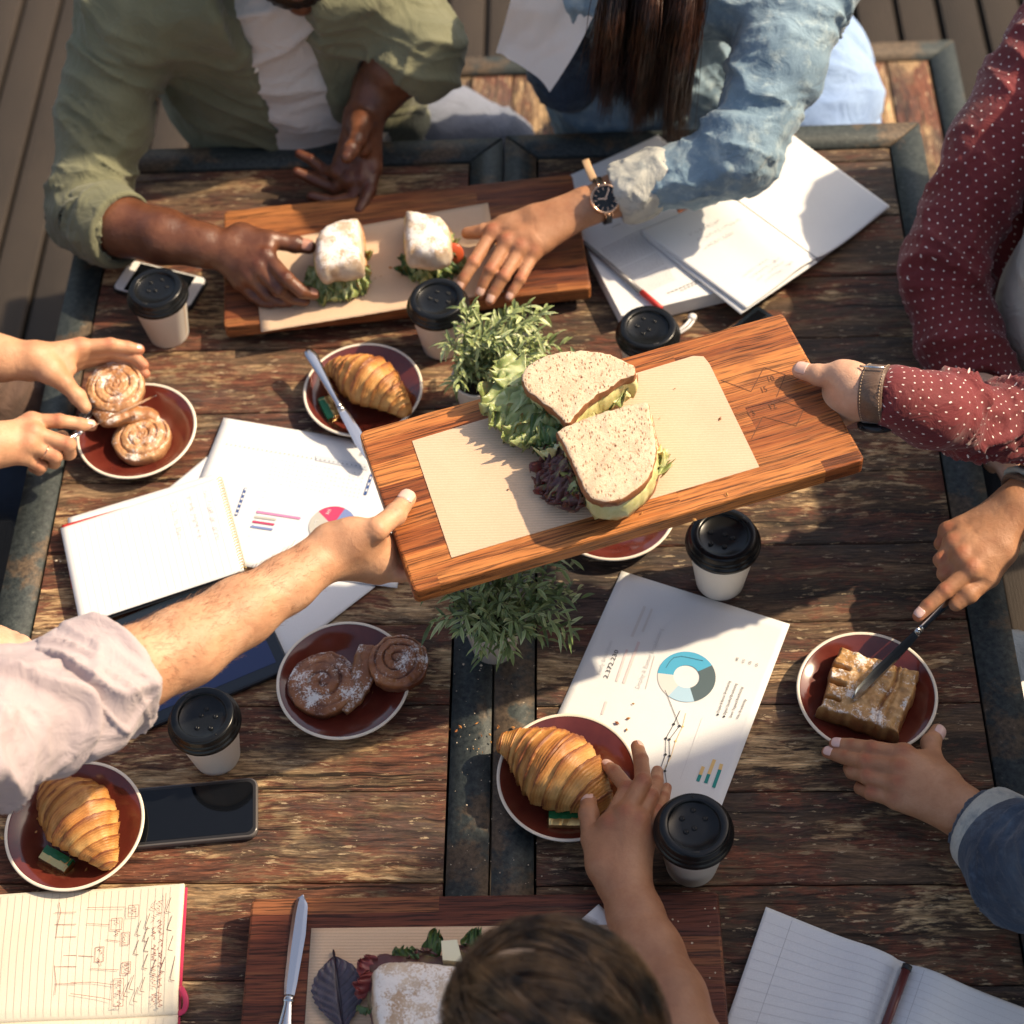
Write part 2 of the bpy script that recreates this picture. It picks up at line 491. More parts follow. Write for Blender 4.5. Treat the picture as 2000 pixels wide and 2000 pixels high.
def deck_mat():
    t = NT('composite decking'); P = t.vadd(t.pos(), RND3(t, 3))
    n1 = t.noise(t.map(P, (3, 1.2, 3)), 1.5, 4); n2 = t.noise(P, 220, 2)
    c = t.ramp(t.math('ADD', t.math('MULTIPLY', n1, .7), t.math('MULTIPLY', n2, .3)), [(.3, (.020, .016, .013)), (.7, (.060, .044, .032))])
    s = t.n('SeparateXYZ', {0: t.pos()})
    w = t.math('SINE', t.math('MULTIPLY', s.outputs[0], 2 * math.pi / .0055))
    c = t.mix(t.math('MULTIPLY', t.math('SUBTRACT', .5, t.math('MULTIPLY', w, .5)), .45), c, (.035, .030, .028))
    t.p(Base_Color=c, Roughness=.7, Specular_IOR_Level=.2); t.bump(w, .6, .0012)
    return t.m

def skin(name, c0, c1, c2, rough=.52, sss=.05):
    t = NT(name); P = t.pos()
    n1 = t.noise(P, 22, 3); n2 = t.noise(P, 320, 3, .6); n3 = t.noise(P, 900, 2)
    c = t.ramp(n1, [(.32, c0), (.5, c1), (.68, c2)])
    c = t.mix(t.ramp(n2, [(.35, .22), (.6, 0.0)]), c, c0)
    c = t.mix(t.math('MULTIPLY', t.attr('tone'), .85), c, tuple(a * b for a, b in zip(c0, (1.02, .62, .60))))
    c = t.mix(t.ramp(t.noise(P, 60, 4, .6), [(.50, 0.0), (.72, .28)]), c, tuple(a * b for a, b in zip(c0, (.95, .75, .72))))
    t.p(Base_Color=c, Roughness=rough, Subsurface_Weight=sss, Subsurface_Scale=.004)
    t.b.inputs['Subsurface Radius'].default_value = (1, .35, .2)
    v = t.n('TexVoronoi', {'Vector': P, 'Scale': 520}, feature='DISTANCE_TO_EDGE').outputs[0]
    cr = t.math('MULTIPLY', t.noise(P, 420, 2, .5, 1.5), t.math('MULTIPLY', t.attr('tone'), 5.0))
    nb = t.bump(t.math('ADD', cr, t.math('ADD', t.math('MULTIPLY', v, .5), t.math('ADD', n3, n2))), .40, .0007)
    t.bump(t.noise(P, 55, 3, .5, .8), .35, .0035, nb)
    return t.m

def cloth(name, c0, c1, weave=1500, rough=.85, nsc=9, bump=.25, big=None):
    t = NT(name); P = t.pos()
    n1 = t.noise(P, nsc, 4); n2 = t.noise(P, weave, 1)
    c = t.ramp(t.math('ADD', t.math('MULTIPLY', n1, .75), t.math('MULTIPLY', n2, .25)), [(.32, c0), (.68, c1)])
    if big is not None: c = t.mix(t.ramp(t.noise(P, 40, 5, .7), [(.5, 0.0), (.68, .7)]), c, big)
    t.p(Base_Color=c, Roughness=rough, Sheen_Weight=.15)
    nb = t.bump(t.math('ADD', t.math('MULTIPLY', n2, .5), t.noise(P, 260, 2)), bump, .0008)
    t.bump(t.noise(P, 24, 4, .55, 1.6), .7, .006, nb)
    return t.m

def dots_mat():
    t = NT('dark red cotton with white pin dots')
    s = t.n('SeparateXYZ', {0: t.map(t.uv(), (1 / .0125, 1 / .0125, 1), rotz=.6)})
    row = t.math('FLOOR', s.outputs[1]); off = t.math('MULTIPLY', t.math('FLOORED_MODULO', row, 2.0), .5)
    fx = t.math('SUBTRACT', t.math('FRACT', t.math('ADD', s.outputs[0], off)), .5)
    fy = t.math('SUBTRACT', t.math('FRACT', s.outputs[1]), .5)
    d = t.math('ADD', t.math('MULTIPLY', fx, fx), t.math('MULTIPLY', fy, fy))
    m = t.math('LESS_THAN', d, .0085)
    n2 = t.noise(t.pos(), 1400, 1); n1 = t.noise(t.pos(), 12, 3)
    c = t.ramp(t.math('ADD', t.math('MULTIPLY', n1, .6), t.math('MULTIPLY', n2, .4)), [(.3, (.095, .006, .010)), (.7, (.20, .018, .022))])
    c = t.mix(m, c, (.72, .62, .58))
    t.p(Base_Color=c, Roughness=.8, Sheen_Weight=.15); nb = t.bump(n2, .2, .0005); t.bump(t.noise(t.pos(), 26, 4, .55, 1.8), .7, .006, nb)
    return t.m

def paper(name, c0, c1, ribs=None, rough=.75):
    t = NT(name); P = t.obj(); n1 = t.noise(P, 14, 3); n2 = t.noise(P, 700, 2)
    c = t.ramp(t.math('ADD', t.math('MULTIPLY', n1, .5), t.math('MULTIPLY', n2, .5)), [(.35, c0), (.65, c1)])
    h = n2
    if ribs:
        s = t.n('SeparateXYZ', {0: P})
        w = t.math('SINE', t.math('MULTIPLY', s.outputs[1], 2 * math.pi / ribs))
        c = t.mix(t.math('MULTIPLY', t.math('ADD', w, 1.0), .12), c, tuple(x * .6 for x in c0)); h = w
    t.p(Base_Color=c, Roughness=rough); t.bump(t.math('ADD', h, t.math('MULTIPLY', n1, 3.0)), .25, .0006)
    return t.m

def crust_mat(name, dark, mid, light, sugar=0.0, sc=60):
    """baked pastry: vertex tone drives the colour, plus optional icing sugar"""
    t = NT(name); P = t.obj(); a = t.attr('tone')
    n1 = t.noise(P, sc, 5, .62); n2 = t.noise(P, 420, 4, .7)
    f = t.math('ADD', t.math('MULTIPLY', a, .55), t.math('ADD', t.math('MULTIPLY', n1, .35), t.math('MULTIPLY', n2, .18)))
    c = t.ramp(f, [(.42, dark), (.66, mid), (.96, light)])
    rough = .5
    if sugar:
        m = t.ramp(t.math('ADD', t.math('MULTIPLY', t.noise(P, 45, 3), .55), t.math('MULTIPLY', n2, .45)), [(.62 - .2 * sugar, 0.0), (.68 - .2 * sugar, .95)])
        up = t.math('MULTIPLY', m, t.ramp(t.n('SeparateXYZ', {0: t.n('NewGeometry').outputs['Normal']}).outputs[2], [(.35, 0.0), (.75, 1.0)]))
        c = t.mix(up, c, (.80, .76, .72)); rough = t.math('ADD', .35, t.math('MULTIPLY', up, .5))
    t.p(Base_Color=c, Roughness=rough, Coat_Weight=.05, Coat_Roughness=.35)
    t.bump(t.math('ADD', n1, t.math('MULTIPLY', n2, .5)), .5, .0016)
    return t.m

def crumb_mat():
    t = NT('wholegrain bread crumb'); P = t.obj()
    v = t.n('TexVoronoi', {'Vector': t.map(t.vadd(P, t.map(t.noise(P, 60, 2, out=1), (.004, .004, .004))), (1.3, .62, 1), rotz=.35), 'Scale': 240, 'Randomness': 1}).outputs[0]
    v2 = t.n('TexVoronoi', {'Vector': P, 'Scale': 95}).outputs[0]
    n1 = t.noise(P, 40, 4, .6); n2 = t.noise(P, 600, 3)
    c = t.ramp(t.math('ADD', t.math('MULTIPLY', n1, .5), t.math('MULTIPLY', n2, .5)), [(.35, (.54, .39, .26)), (.65, (.70, .56, .40))])
    hole = t.math('MAXIMUM', t.ramp(v, [(.14, 0.0), (.34, 1.0)]), t.ramp(t.noise(P, 130, 2), [(.36, 1.0), (.46, 0.0)]))
    c = t.mix(hole, (.33, .19, .11), c)
    v3 = t.n('TexVoronoi', {'Vector': t.vadd(P, t.map(t.noise(P, 90, 2, out=1), (.003, .003, .003))), 'Scale': 520}).outputs[0]
    c = t.mix(t.ramp(v3, [(.12, .45), (.26, 0.0)]), c, (.42, .27, .16))
    c = t.mix(t.ramp(t.noise(P, 210, 3, .7), [(.36, .5), (.44, 0.0)]), c, (.34, .19, .11))
    seed = t.math('MULTIPLY', t.ramp(v2, [(.10, 1.0), (.14, 0.0)]), t.ramp(t.noise(P, 55, 1), [(.52, 0.0), (.58, 1.0)]))
    c = t.mix(seed, c, (.16, .055, .025))
    t.p(Base_Color=c, Roughness=.9); t.bump(t.math('ADD', hole, n2), .6, .0012)
    return t.m

def metal(name, col=(.62, .62, .64), rough=.22):
    t = NT(name); n1 = t.noise(t.map(t.obj(), (1, 12, 12)), 60, 2)
    t.p(Base_Color=col, Metallic=1.0, Roughness=rough); return t.m

def glaze():
    t = NT('glossy brown glaze'); P = t.obj()
    s = t.n('SeparateXYZ', {0: P}); r = t.math('SQRT', t.math('ADD', t.math('MULTIPLY', s.outputs[0], s.outputs[0]), t.math('MULTIPLY', s.outputs[1], s.outputs[1])))
    w = t.math('SINE', t.math('MULTIPLY', r, 2 * math.pi / .0026)); inn = t.math('LESS_THAN', r, .036)
    n = t.noise(P, 30, 3)
    t.p(Base_Color=t.ramp(n, [(.3, (.085, .014, .010)), (.7, (.135, .026, .017))]), Roughness=.12, Coat_Weight=.4, Coat_Roughness=.06)
    t.bump(t.math('ADD', t.math('MULTIPLY', w, inn), t.math('MULTIPLY', n, 1.0)), .35, .0006)
    return t.m

def lettuce_mat(name, c0, c1, c2):
    t = NT(name); P = t.obj(); a = t.attr('tone')
    n = t.noise(P, 90, 4, .6)
    c = t.ramp(t.math('ADD', t.math('MULTIPLY', a, .6), t.math('MULTIPLY', n, .4)), [(.2, c0), (.5, c1), (.8, c2)])
    t.p(Base_Color=c, Roughness=.38, Subsurface_Weight=.15, Subsurface_Scale=.003); t.bump(t.noise(P, 160, 4, .6), .5, .0015)
    return t.m

def hair_mat(name, c0, c1):
    t = NT(name); P = t.obj()
    c = t.ramp(t.noise(P, 26, 4, .6), [(.38, c0), (.66, c1)])
    t.p(Base_Color=c, Roughness=.38, Anisotropic=.4); return t.m

M = {}
M['tableL'] = wood_old('weathered plank, red brown', 'x', -.01, .85)
M['tableR'] = wood_old('weathered plank, grey brown', 'x', .05, .12)
M['bench'] = wood_old('weathered bench slat', 'y', -.04, .6)
M['frame'] = frame_mat()
M['deck'] = deck_mat()
M['boardH'] = wood_board('honey hardwood board', ((.125, .030, .011), (.28, .080, .022), (.48, .175, .050)))
M['boardD'] = wood_board('dark hardwood board', ((.060, .016, .009), (.135, .036, .018), (.235, .085, .035)), .3)
M['boardM'] = wood_board('brown hardwood board', ((.075, .020, .011), (.19, .055, .022), (.36, .135, .045)), .3)
M['kraft'] = paper('kraft sandwich paper', (.60, .42, .28), (.68, .49, .34), .0033)
M['white'] = paper('white office paper', (.67, .68, .68), (.72, .73, .73))
M['cream'] = paper('cream notebook paper', (.62, .565, .455), (.67, .62, .51))
M['napkin'] = paper('soft white tissue', (.76, .74, .70), (.82, .80, .77), None, .9)
M['cup'] = paper('white paper cup', (.70, .66, .60), (.76, .72, .66), None, .55)
M['lid'] = plain('black plastic lid', (.006, .007, .008), .26, Specular_IOR_Level=.32)
M['lidhole'] = plain('black lid recess', (.004, .004, .004), .6)
M['glaze'] = glaze()
M['rim'] = plain('unglazed cream rim', (.76, .68, .56), .45)
M['steel'] = metal('polished steel', (.55, .55, .56), .16)
M['gold'] = metal('rose gold', (.80, .50, .33), .2)
M['brass'] = metal('gold foil', (.72, .52, .22), .28)
M['croissant'] = crust_mat('croissant crust', (.20, .055, .014), (.46, .19, .045), (.68, .40, .14))
M['swirl'] = crust_mat('sugared bun', (.13, .038, .016), (.34, .125, .046), (.55, .30, .125), .50)
M['dough'] = crust_mat('lightly sugared dough', (.20, .07, .026), (.40, .18, .07), (.58, .35, .16), .5)
M['swirl2'] = crust_mat('heavily sugared bun', (.30, .12, .05), (.50, .26, .12), (.66, .42, .24), .42)
M['turnover'] = crust_mat('sugared puff pastry', (.22, .085, .025), (.42, .22, .075), (.60, .37, .16), .55)
M['crumb'] = crumb_mat()
M['crustside'] = crust_mat('bread crust', (.20, .07, .03), (.36, .15, .06), (.48, .25, .12))
M['flour'] = crust_mat('floured baguette', (.44, .29, .18), (.62, .50, .38), (.72, .65, .54), .80, 130)
M['baguette'] = crust_mat('baguette crumb side', (.36, .14, .06), (.56, .30, .14), (.74, .55, .34))
M['lettuce'] = lettuce_mat('green lettuce', (.09, .12, .035), (.24, .29, .10), (.50, .54, .29))
M['redlettuce'] = lettuce_mat('purple lettuce', (.05, .018, .02), (.11, .04, .04), (.24, .20, .10))
M['rocket'] = lettuce_mat('dark rocket leaf', (.02, .05, .015), (.05, .11, .03), (.12, .2, .06))
M['egg'] = lettuce_mat('egg and avocado filling', (.40, .38, .14), (.62, .58, .28), (.72, .70, .45))
M['cheese'] = plain('yellow cheese', (.78, .58, .20), .5)
M['feta'] = plain('white cheese', (.74, .72, .52), .55)
M['sauce'] = plain('orange dressing', (.60, .22, .05), .3)
M['tomato'] = plain('tomato', (.55, .10, .04), .25)
M['salami'] = plain('cured meat', (.20, .035, .035), .4)
M['darkleaf'] = lettuce_mat('dark purple basil', (.018, .016, .028), (.035, .03, .048), (.07, .062, .09))
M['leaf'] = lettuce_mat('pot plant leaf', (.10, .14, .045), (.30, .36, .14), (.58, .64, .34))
M['leafd'] = lettuce_mat('shaded pot plant leaf', (.08, .13, .045), (.24, .33, .12), (.56, .63, .34))  # copy of the leaf material with shade put into darker colours
M['stem'] = plain('plant stem', (.10, .13, .05), .6)
M['pot'] = plain('white ceramic pot', (.62, .58, .52), .35)
M['soil'] = plain('soil', (.03, .02, .014), .95)
M['screen'] = plain('black glass screen', (.004, .005, .007), .04, Specular_IOR_Level=.35)
M['phonew'] = plain('white phone face', (.78, .77, .75), .25)
M['black'] = plain('black rubber', (.012, .012, .014), .5)
M['clear'] = plain('smoky case edge', (.10, .09, .085), .18)
M['navycase'] = plain('dark blue tablet bezel', (.010, .016, .024), .25)
M['skyscreen'] = plain('tablet screen with painted sky reflection', (.020, .036, .11), .08)  # blue of the reflected sky is put into the base colour
M['green'] = plain('green foil label', (.004, .14, .05), .32)
M['redp'] = plain('red cover', (.50, .03, .025), .5)
M['pinkc'] = plain('pink cover', (.52, .035, .10), .5)
M['ink'] = plain('black ink', (.02, .02, .022), .7)
M['greyink'] = plain('grey ink', (.34, .33, .34), .7)
M['paleink'] = plain('pale print', (.58, .58, .58), .7)
M['redink'] = plain('red ink', (.24, .05, .04), .7)
M['rule'] = plain('ruled line', (.46, .46, .48), .7)
M['rulec'] = plain('ruled line on cream', (.42, .39, .33), .7)
M['cyan'] = plain('blue print', (.05, .36, .56), .7)
M['cyanl'] = plain('light blue print', (.36, .55, .68), .7)
M['slate'] = plain('slate print', (.07, .11, .125), .7)
M['palegr'] = plain('pale grey print', (.62, .60, .58), .7)
M['orangep'] = plain('orange print', (.74, .50, .20), .7)
M['tealp'] = plain('teal print', (.0, .24, .22), .7)
M['navyp'] = plain('navy print', (.03, .08, .24), .7)
M['bluep'] = plain('mid blue print', (.16, .22, .44), .7)
M['pinkp'] = plain('pink print', (.58, .22, .40), .7)
M['crimp'] = plain('crimson print', (.48, .04, .12), .7)
M['lilac'] = plain('lilac print', (.70, .36, .62), .7)
M['greyp'] = plain('warm grey print', (.44, .43, .39), .7)
M['pinkbar'] = plain('faint pink print', (.66, .56, .55), .7)
M['wood_c'] = plain('engraved line', (.13, .045, .018), .8)
M['strapb'] = plain('black leather', (.012, .011, .010), .4)
M['strapbr'] = cloth('brown leather strap', (.07, .038, .024), (.16, .09, .055), 500, .45)
M['nail'] = plain('fingernail', (.66, .42, .34), .25)
M['naild'] = plain('deep fingernail', (.42, .20, .14), .3)
M['naill'] = plain('pale pink nail varnish', (.74, .50, .45), .18)
M['skD'] = skin('dark brown skin', (.085, .028, .014), (.13, .048, .024), (.19, .075, .038), .36, .05)
M['skM'] = skin('tan skin', (.36, .16, .080), (.46, .22, .115), (.54, .28, .16))
M['skL'] = skin('light skin', (.50, .27, .17), (.60, .34, .225), (.67, .41, .29))
M['skA'] = skin('golden tan skin', (.44, .215, .115), (.54, .28, .155), (.62, .35, .21))  # even golden tan base colour
M['skB'] = skin('mid brown skin', (.29, .125, .064), (.37, .17, .088), (.43, .21, .115))
M['olive'] = cloth('olive cotton', (.105, .11, .060), (.175, .175, .105))
M['tee'] = cloth('pale grey cotton', (.52, .47, .42), (.62, .57, .51))
M['creamtee'] = cloth('cream cotton', (.56, .48, .38), (.66, .58, .47))
M['denimL'] = cloth('washed denim', (.085, .16, .235), (.24, .36, .44), 900, .8, 12, .4, (.40, .50, .52))
M['denimC'] = cloth('pale denim lining', (.33, .34, .31), (.52, .52, .47), 900, .8, 14, .4, (.12, .16, .19))
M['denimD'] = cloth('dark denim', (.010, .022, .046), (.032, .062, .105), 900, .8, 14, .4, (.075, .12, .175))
M['navy'] = cloth('navy cloth', (.008, .012, .022), (.018, .026, .042))
M['jeans'] = cloth('blue jeans', (.16, .26, .48), (.30, .44, .66), 900, .8, 10, .4)
M['jeansg'] = cloth('grey jeans', (.10, .12, .16), (.18, .20, .26))
M['jeansd'] = cloth('dark blue jeans', (.012, .022, .045), (.03, .055, .10))
M['pink'] = cloth('mauve cotton', (.34, .275, .285), (.43, .355, .36))
M['brownc'] = cloth('brown cotton', (.05, .028, .02), (.10, .055, .038))
M['dots'] = dots_mat()
M['hairD'] = hair_mat('dark brown hair', (.012, .007, .004), (.24, .13, .058))
M['hairR'] = hair_mat('auburn brown hair', (.016, .007, .004), (.085, .030, .014))
M['hairB'] = hair_mat('black hair', (.004, .003, .003), (.012, .010, .009))
M['armhair'] = hair_mat('fine brown arm hair', (.12, .055, .026), (.26, .13, .065))
M['shoe'] = plain('dark shoe leather', (.03, .02, .015), .5)
M['button'] = plain('shell button', (.70, .64, .52), .3)
M['blueobj'] = plain('blue plastic', (.01, .07, .32), .3)
M['whitewire'] = plain('white cable', (.75, .74, .72), .4)
M['chair'] = plain('dark blue grey chair paint', (.03, .045, .06), .45)

# ---------------------------------------------------------------- ground and deck
gv, gf = box(-30, 30, -30, 30, -.30, -.12)
g = mk('ground', gv, gf, plain('dark earth', (.05, .045, .04), .9), smooth=False); tag(g, 'dark ground under and around the timber deck', kind='structure')
deck = empty('deck', (0, 2.0, 0), 'brown grey ribbed timber deck under the tables and benches', None, kind='structure')
pm = None
x = -1.845
k = 0
while x < 1.75:
    if pm is None:
        v, f = box(-.0385, .0385, -2.6, 2.4, -.03, 0, .003)
        o = mk('deck_plank', v + A(x, 2.0, 0), f, M['deck'], deck, smooth=False)
        # keep the mesh shared: vertices are local to the plank
        o.data.transform(Matrix.Translation((-x, 0, 0))); o.location = (x, 0, 0); pm = o.data
    else:
        o = bpy.data.objects.new('deck_plank', pm); COL.objects.link(o); o.parent = deck
        o.location = (x, 0, random.uniform(-.0015, .0015))
    x += .0882; k += 1
v, f = box(-1.9, 1.8, -.6, 4.4, -.12, -.035)
mk('joist_bed', v, f, M['black'], deck, smooth=False)

def frame_bars(parent, x0, x1, y0, y1, z1, w=.046, t=.03):
    """four mitred bars"""
    o = [(x0, y0), (x1, y0), (x1, y1), (x0, y1)]
    i = [(x0 + w, y0 + w), (x1 - w, y0 + w), (x1 - w, y1 - w), (x0 + w, y1 - w)]
    for a in range(4):
        b = (a + 1) % 4
        g_ = .0007
        P = [o[a], o[b], i[b], i[a]]
        c = np.mean(P, 0)
        P = [tuple(np.array(p) + nrm(c - np.array(p)) * g_) for p in P]
        v = [(p[0], p[1], z1 - t) for p in P] + [(p[0], p[1], z1 - .002) for p in P]
        ins = [tuple(np.array(p) + nrm(c - np.array(p)) * .003) for p in P]
        v += [(p[0], p[1], z1) for p in ins]
        f = [(3, 2, 1, 0), (8, 9, 10, 11)]
        for r in (0, 4):
            for q in range(4): f.append((r + q, r + (q + 1) % 4, r + 4 + (q + 1) % 4, r + 4 + q))
        mk('frame_bar', v, f, M['frame'], parent, smooth=False)

def table(x0, x1, y0, y1, seams, mat, label):
    t = empty('table', ((x0 + x1) / 2, y0, 0), label, 'table', 'two framed plank tables pushed together')
    frame_bars(t, x0, x1, y0, y1, TT + .0008)
    xi0, xi1 = x0 + .049, x1 - .049
    ys = [y0 + .049] + sorted(s for s in seams if y0 + .06 < s < y1 - .055) + [y1 - .049]
    rr = random.Random(int(abs(x0) * 1000))
    for a, b in zip(ys[:-1], ys[1:]):
        # an uneven plank: top edge chipped, surface slightly dished
        n = 24; v = []; f = []
        xs = np.linspace(xi0, xi1, n + 1)
        zt = TT - rr.uniform(.0, .0013)
        for j, (yy, zz) in enumerate(((a + .0006, TT - .025), (a + .0006, zt - .0018), (a + .0026, zt), ((a + b) / 2, zt - .0006), (b - .0026, zt), (b - .0006, zt - .0018), (b - .0006, TT - .025))):
            for xx in xs:
                w = float(vn(np.array([xx * 30, yy * 5 + j * .0, 3.3]))) * .0010 if j in (1, 2, 4, 5) else 0
                v.append((xx, yy + w, zz + (float(vn(np.array([xx * 12, yy * 40, 9.1]))) * .0008 if 1 < j < 5 else 0)))
        for j in range(6):
            for i in range(n): q = j * (n + 1) + i; f.append((q, q + 1, q + n + 2, q + n + 1))
        f.append(tuple((j * (n + 1)) for j in range(7))[::-1]); f.append(tuple(j * (n + 1) + n for j in range(7)))
        mk('plank', v, [q[::-1] if False else q for q in f], mat, t, smooth=False)
    # legs and apron
    for lx in (x0 + .03, x1 - .03):
        for ly in (y0 + .06, y1 - .06):
            v, f = box(lx - .022, lx + .022, ly - .022, ly + .022, 0, TT - .0285); mk('leg', v, f, M['frame'], t, smooth=False)
    v, f = box(x0 + .01, x1 - .01, y0 + .01, y1 - .01, TT - .045, TT - .0262); mk('under_tray', v, f, M['black'], t, smooth=False)
    return t
PITCH = .109
sL = [1.896 - PITCH * i for i in range(0, 16)]
sR = [1.783 + .109 - PITCH * i + .0 for i in range(0, 16)]
table(-.729, -.1225, .30, 1.963, sL, M['tableL'], 'left weathered plank table with dark rusty steel frame, red brown boards')
table(-.1195, .478, .30, 1.967, sR, M['tableR'], 'right weathered plank table with dark steel frame, greyer brown boards')

def bench(x0, x1, y0, y1, label):
    zt = TT - .30
    t = empty('bench', ((x0 + x1) / 2, (y0 + y1) / 2, 0), label, 'bench')
    frame_bars(t, x0, x1, y0, y1, zt + .002, .045)
    n = round((x1 - x0 - .098) / .072); w = (x1 - x0 - .098) / n
    for i in range(n):
        a = x0 + .049 + i * w
        v, f = box(a + .001, a + w - .001, y0 + .048, y1 - .048, zt - .022, zt - random.uniform(0, .002), .003); mk('slat', v, f, M['bench'], t, smooth=False)
    for lx in (x0 + .03, x1 - .03):
        for ly in (y0 + .03, y1 - .03):
            v, f = box(lx - .02, lx + .02, ly - .02, ly + .02, 0, zt - .0285); mk('leg', v, f, M['frame'], t, smooth=False)
bench(-.68, .640, 2.10, 2.492, 'long framed plank bench behind the tables, under the green shirt and denim people')
def chair(x, y, rz, label, back=True):
    t = empty('chair', (0, 0, 0), label, 'chair')
    v, f = box(-.21, .21, -.21, .21, .425, .45, .008); mk('seat', v, f, M['chair'], t)
    for sx in (-.19, .19):
        for sy in (-.19, .19):
            v, f = tube([(sx, sy, 0), (sx * .97, sy * .97, .43)], .014, 10); mk('leg', v, f, M['chair'], t)
    v, f = tube(resample([(-.20, -.20, .43), (-.205, -.235, .62), (-.16, -.25, .80), (0, -.255, .83), (.16, -.25, .80), (.205, -.235, .62), (.20, -.20, .43)], 40), .013, 10); mk('back_frame', v, f, M['chair'], t)
    for s in (-.08, .0, .08):
        v, f = tube([(s, -.2, .44), (s, -.252, .81)], .009, 8); mk('back_rail', v, f, M['chair'], t)
    t.location = (x, y, 0); t.rotation_euler = (0, 0, rz); return t
# invented sunshade out of view on the right, added to shade the near tables
def added_sunshade(x, y, label):
    t = empty('added_sunshade', (x, y, 0), label, 'added_sunshade')
    v, f = tube([(x, y, 0), (x, y, TT + 1.95)], .024, 16); mk('pole', v, f, M['chair'], t)
    v, f = lathe([(.30, 0), (.30, .05), (.26, .07), (.05, .08), (.05, .30)], 40, c=(x, y, 0)); mk('base', v, f, M['chair'], t)
    n = 8; R = 1.34; v = [(x, y, TT + 1.92)]; f = []
    for k, (r, z) in enumerate(((.35, 1.80), (.8, 1.60), (R, 1.40), (R * 1.005, 1.26))):
        for i in range(n * 6):
            a = 2 * math.pi * i / (n * 6); q = (i % 6) / 6; rr_ = r * (1 - .045 * math.sin(math.pi * q)); v.append((x + rr_ * math.cos(a), y + rr_ * math.sin(a), TT + z - (.02 * math.sin(math.pi * q) if k < 3 else 0)))
    m_ = n * 6
    f += [(0, 1 + i, 1 + (i + 1) % m_) for i in range(m_)]
    for k in range(3): f += [(1 + k * m_ + i, 1 + (k + 1) * m_ + i, 1 + (k + 1) * m_ + (i + 1) % m_, 1 + k * m_ + (i + 1) % m_) for i in range(m_)]
    V = np.array(v, float); V2 = V - A(0, 0, .004); N_ = len(V)
    mk('canopy', np.vstack([V, V2]), f + [tuple(j + N_ for j in q[::-1]) for q in f], plain('sand coloured canvas', (.52, .44, .33), .8), t, smooth=False)
    for i in range(n):
        a = 2 * math.pi * i / n; v, f = tube([(x, y, TT + 1.90), (x + R * .98 * math.cos(a), y + R * .98 * math.sin(a), TT + 1.375)], .007, 6); mk('rib', v, f, M['chair'], t)
added_sunshade(1.94, .19, 'sand coloured sunshade added out of view to shade the near right tables')
chair(-1.16, 1.55, -math.pi / 2, 'dark painted chair at the left edge under the person cutting the sugared bun')
chair(.86, 1.62, math.pi / 2, 'dark painted chair under the person in the spotted red shirt')
chair(.84, 1.02, math.pi / 2, 'dark painted chair at the right edge under the person cutting the square pastry')
chair(-1.12, .70, -math.pi / 2, 'dark painted chair at the bottom left under the person in mauve')
chair(-.03, .02, 0, 'dark painted chair under the dark haired person at the bottom of the photo')

# ---------------------------------------------------------------- tableware
def outline_slab(px, h0, h1, rings=None, n=None, world=False):
    """solid with the given outline (photo pixels at height h1, or world xy); rings = [(inset 0..1, z 0..1)] from bottom edge to top"""
    P = np.array([W(u, v, h1)[:2] for u, v in px]) if not world else np.array(px, float)
    if n: P = resample(np.vstack([P, P[:1]]), n + 1)[:-1, :]
    ar = .5 * np.sum(P[:, 0] * np.roll(P[:, 1], -1) - np.roll(P[:, 0], -1) * P[:, 1])
    if ar < 0: P = P[::-1]
    c = P.mean(0); m = len(P)
    rings = rings or [(0, 0), (0, .85), (.02, 1), (.5, 1)]
    v = []
    for ins, z in rings:
        for p in P: q = p + (c - p) * ins; v.append((q[0], q[1], TT + h0 + (h1 - h0) * z))
    f = [tuple(range(m))[::-1]]
    for r in range(len(rings) - 1):
        for i in range(m):
            j = (i + 1) % m; f.append((r * m + i, r * m + j, (r + 1) * m + j, (r + 1) * m + i))
    v.append((c[0], c[1], TT + h0 + (h1 - h0) * rings[-1][1])); k = (len(rings) - 1) * m
    f += [(k + i, k + (i + 1) % m, len(v) - 1) for i in range(m)]
    return np.array(v), f

# paper cups ---------------------------------------------------------------
def make_cup():
    t = empty('paper_cup', (0, 0, 0))
    v, f = lathe([(.0262, 0), (.0268, .001), (.0375, .0785), (.0385, .0795), (.037, .0795)], 64); mk('cup_body', v, f, M['cup'], t)
    prof = [(.0388, .0735), (.0402, .0738), (.0412, .0755), (.0414, .078), (.0408, .0805), (.0392, .0815), (.0388, .0825), (.0390, .0842), (.0372, .0856), (.0366, .0870),
            (.0360, .0915), (.0350, .0935), (.0335, .0942), (.0300, .0940), (.0272, .0938), (.0266, .0930), (.0262, .0905), (.0255, .0898), (.012, .0896)]
    v, f = lathe(prof, 72, cap0=False); l = mk('lid', v, f, M['lid'], t)
    v, f = lathe([(.0269, .0015), (.0376, .0730)], 64, cap0=False, cap1=False); k_ = 2; sel = [i for i in (0, 1)]
    v2 = np.array([v[0], v[1] * .5 + v[0] * .5, v[64] * .55 + v[65] * .45, v[64]]) * A(1.006, 1.006, 1)
    mk('paper_seam', v2, [(0, 1, 2, 3)], M['kraft'], t, smooth=False)
    for a, r in ((90, .0135), (160, .0125), (230, .013), (20, .0125), (300, .0005)):
        cx, cy = r * math.cos(math.radians(a)), r * math.sin(math.radians(a)) + (.004 if r > .001 else -.002)
        v, f = lathe([(.0030, .0896), (.0027, .0905), (.0018, .0911), (.0008, .0911), (.0006, .0906)], 12, cap0=False, c=(cx, cy, 0)); mk('vent', v, f, M['lid'], l)
    v, f = lathe([(.0011, .0944), (.0008, .0942)], 12, c=(0, .0305, 0)); mk('air_hole', v, f, M['lidhole'], l)
    v, f = box(-.004, .004, -.0318, -.0292, .0938, .0943, .0002); mk('sip_hole', v, f, M['lidhole'], l)
    return t
cup0 = make_cup()
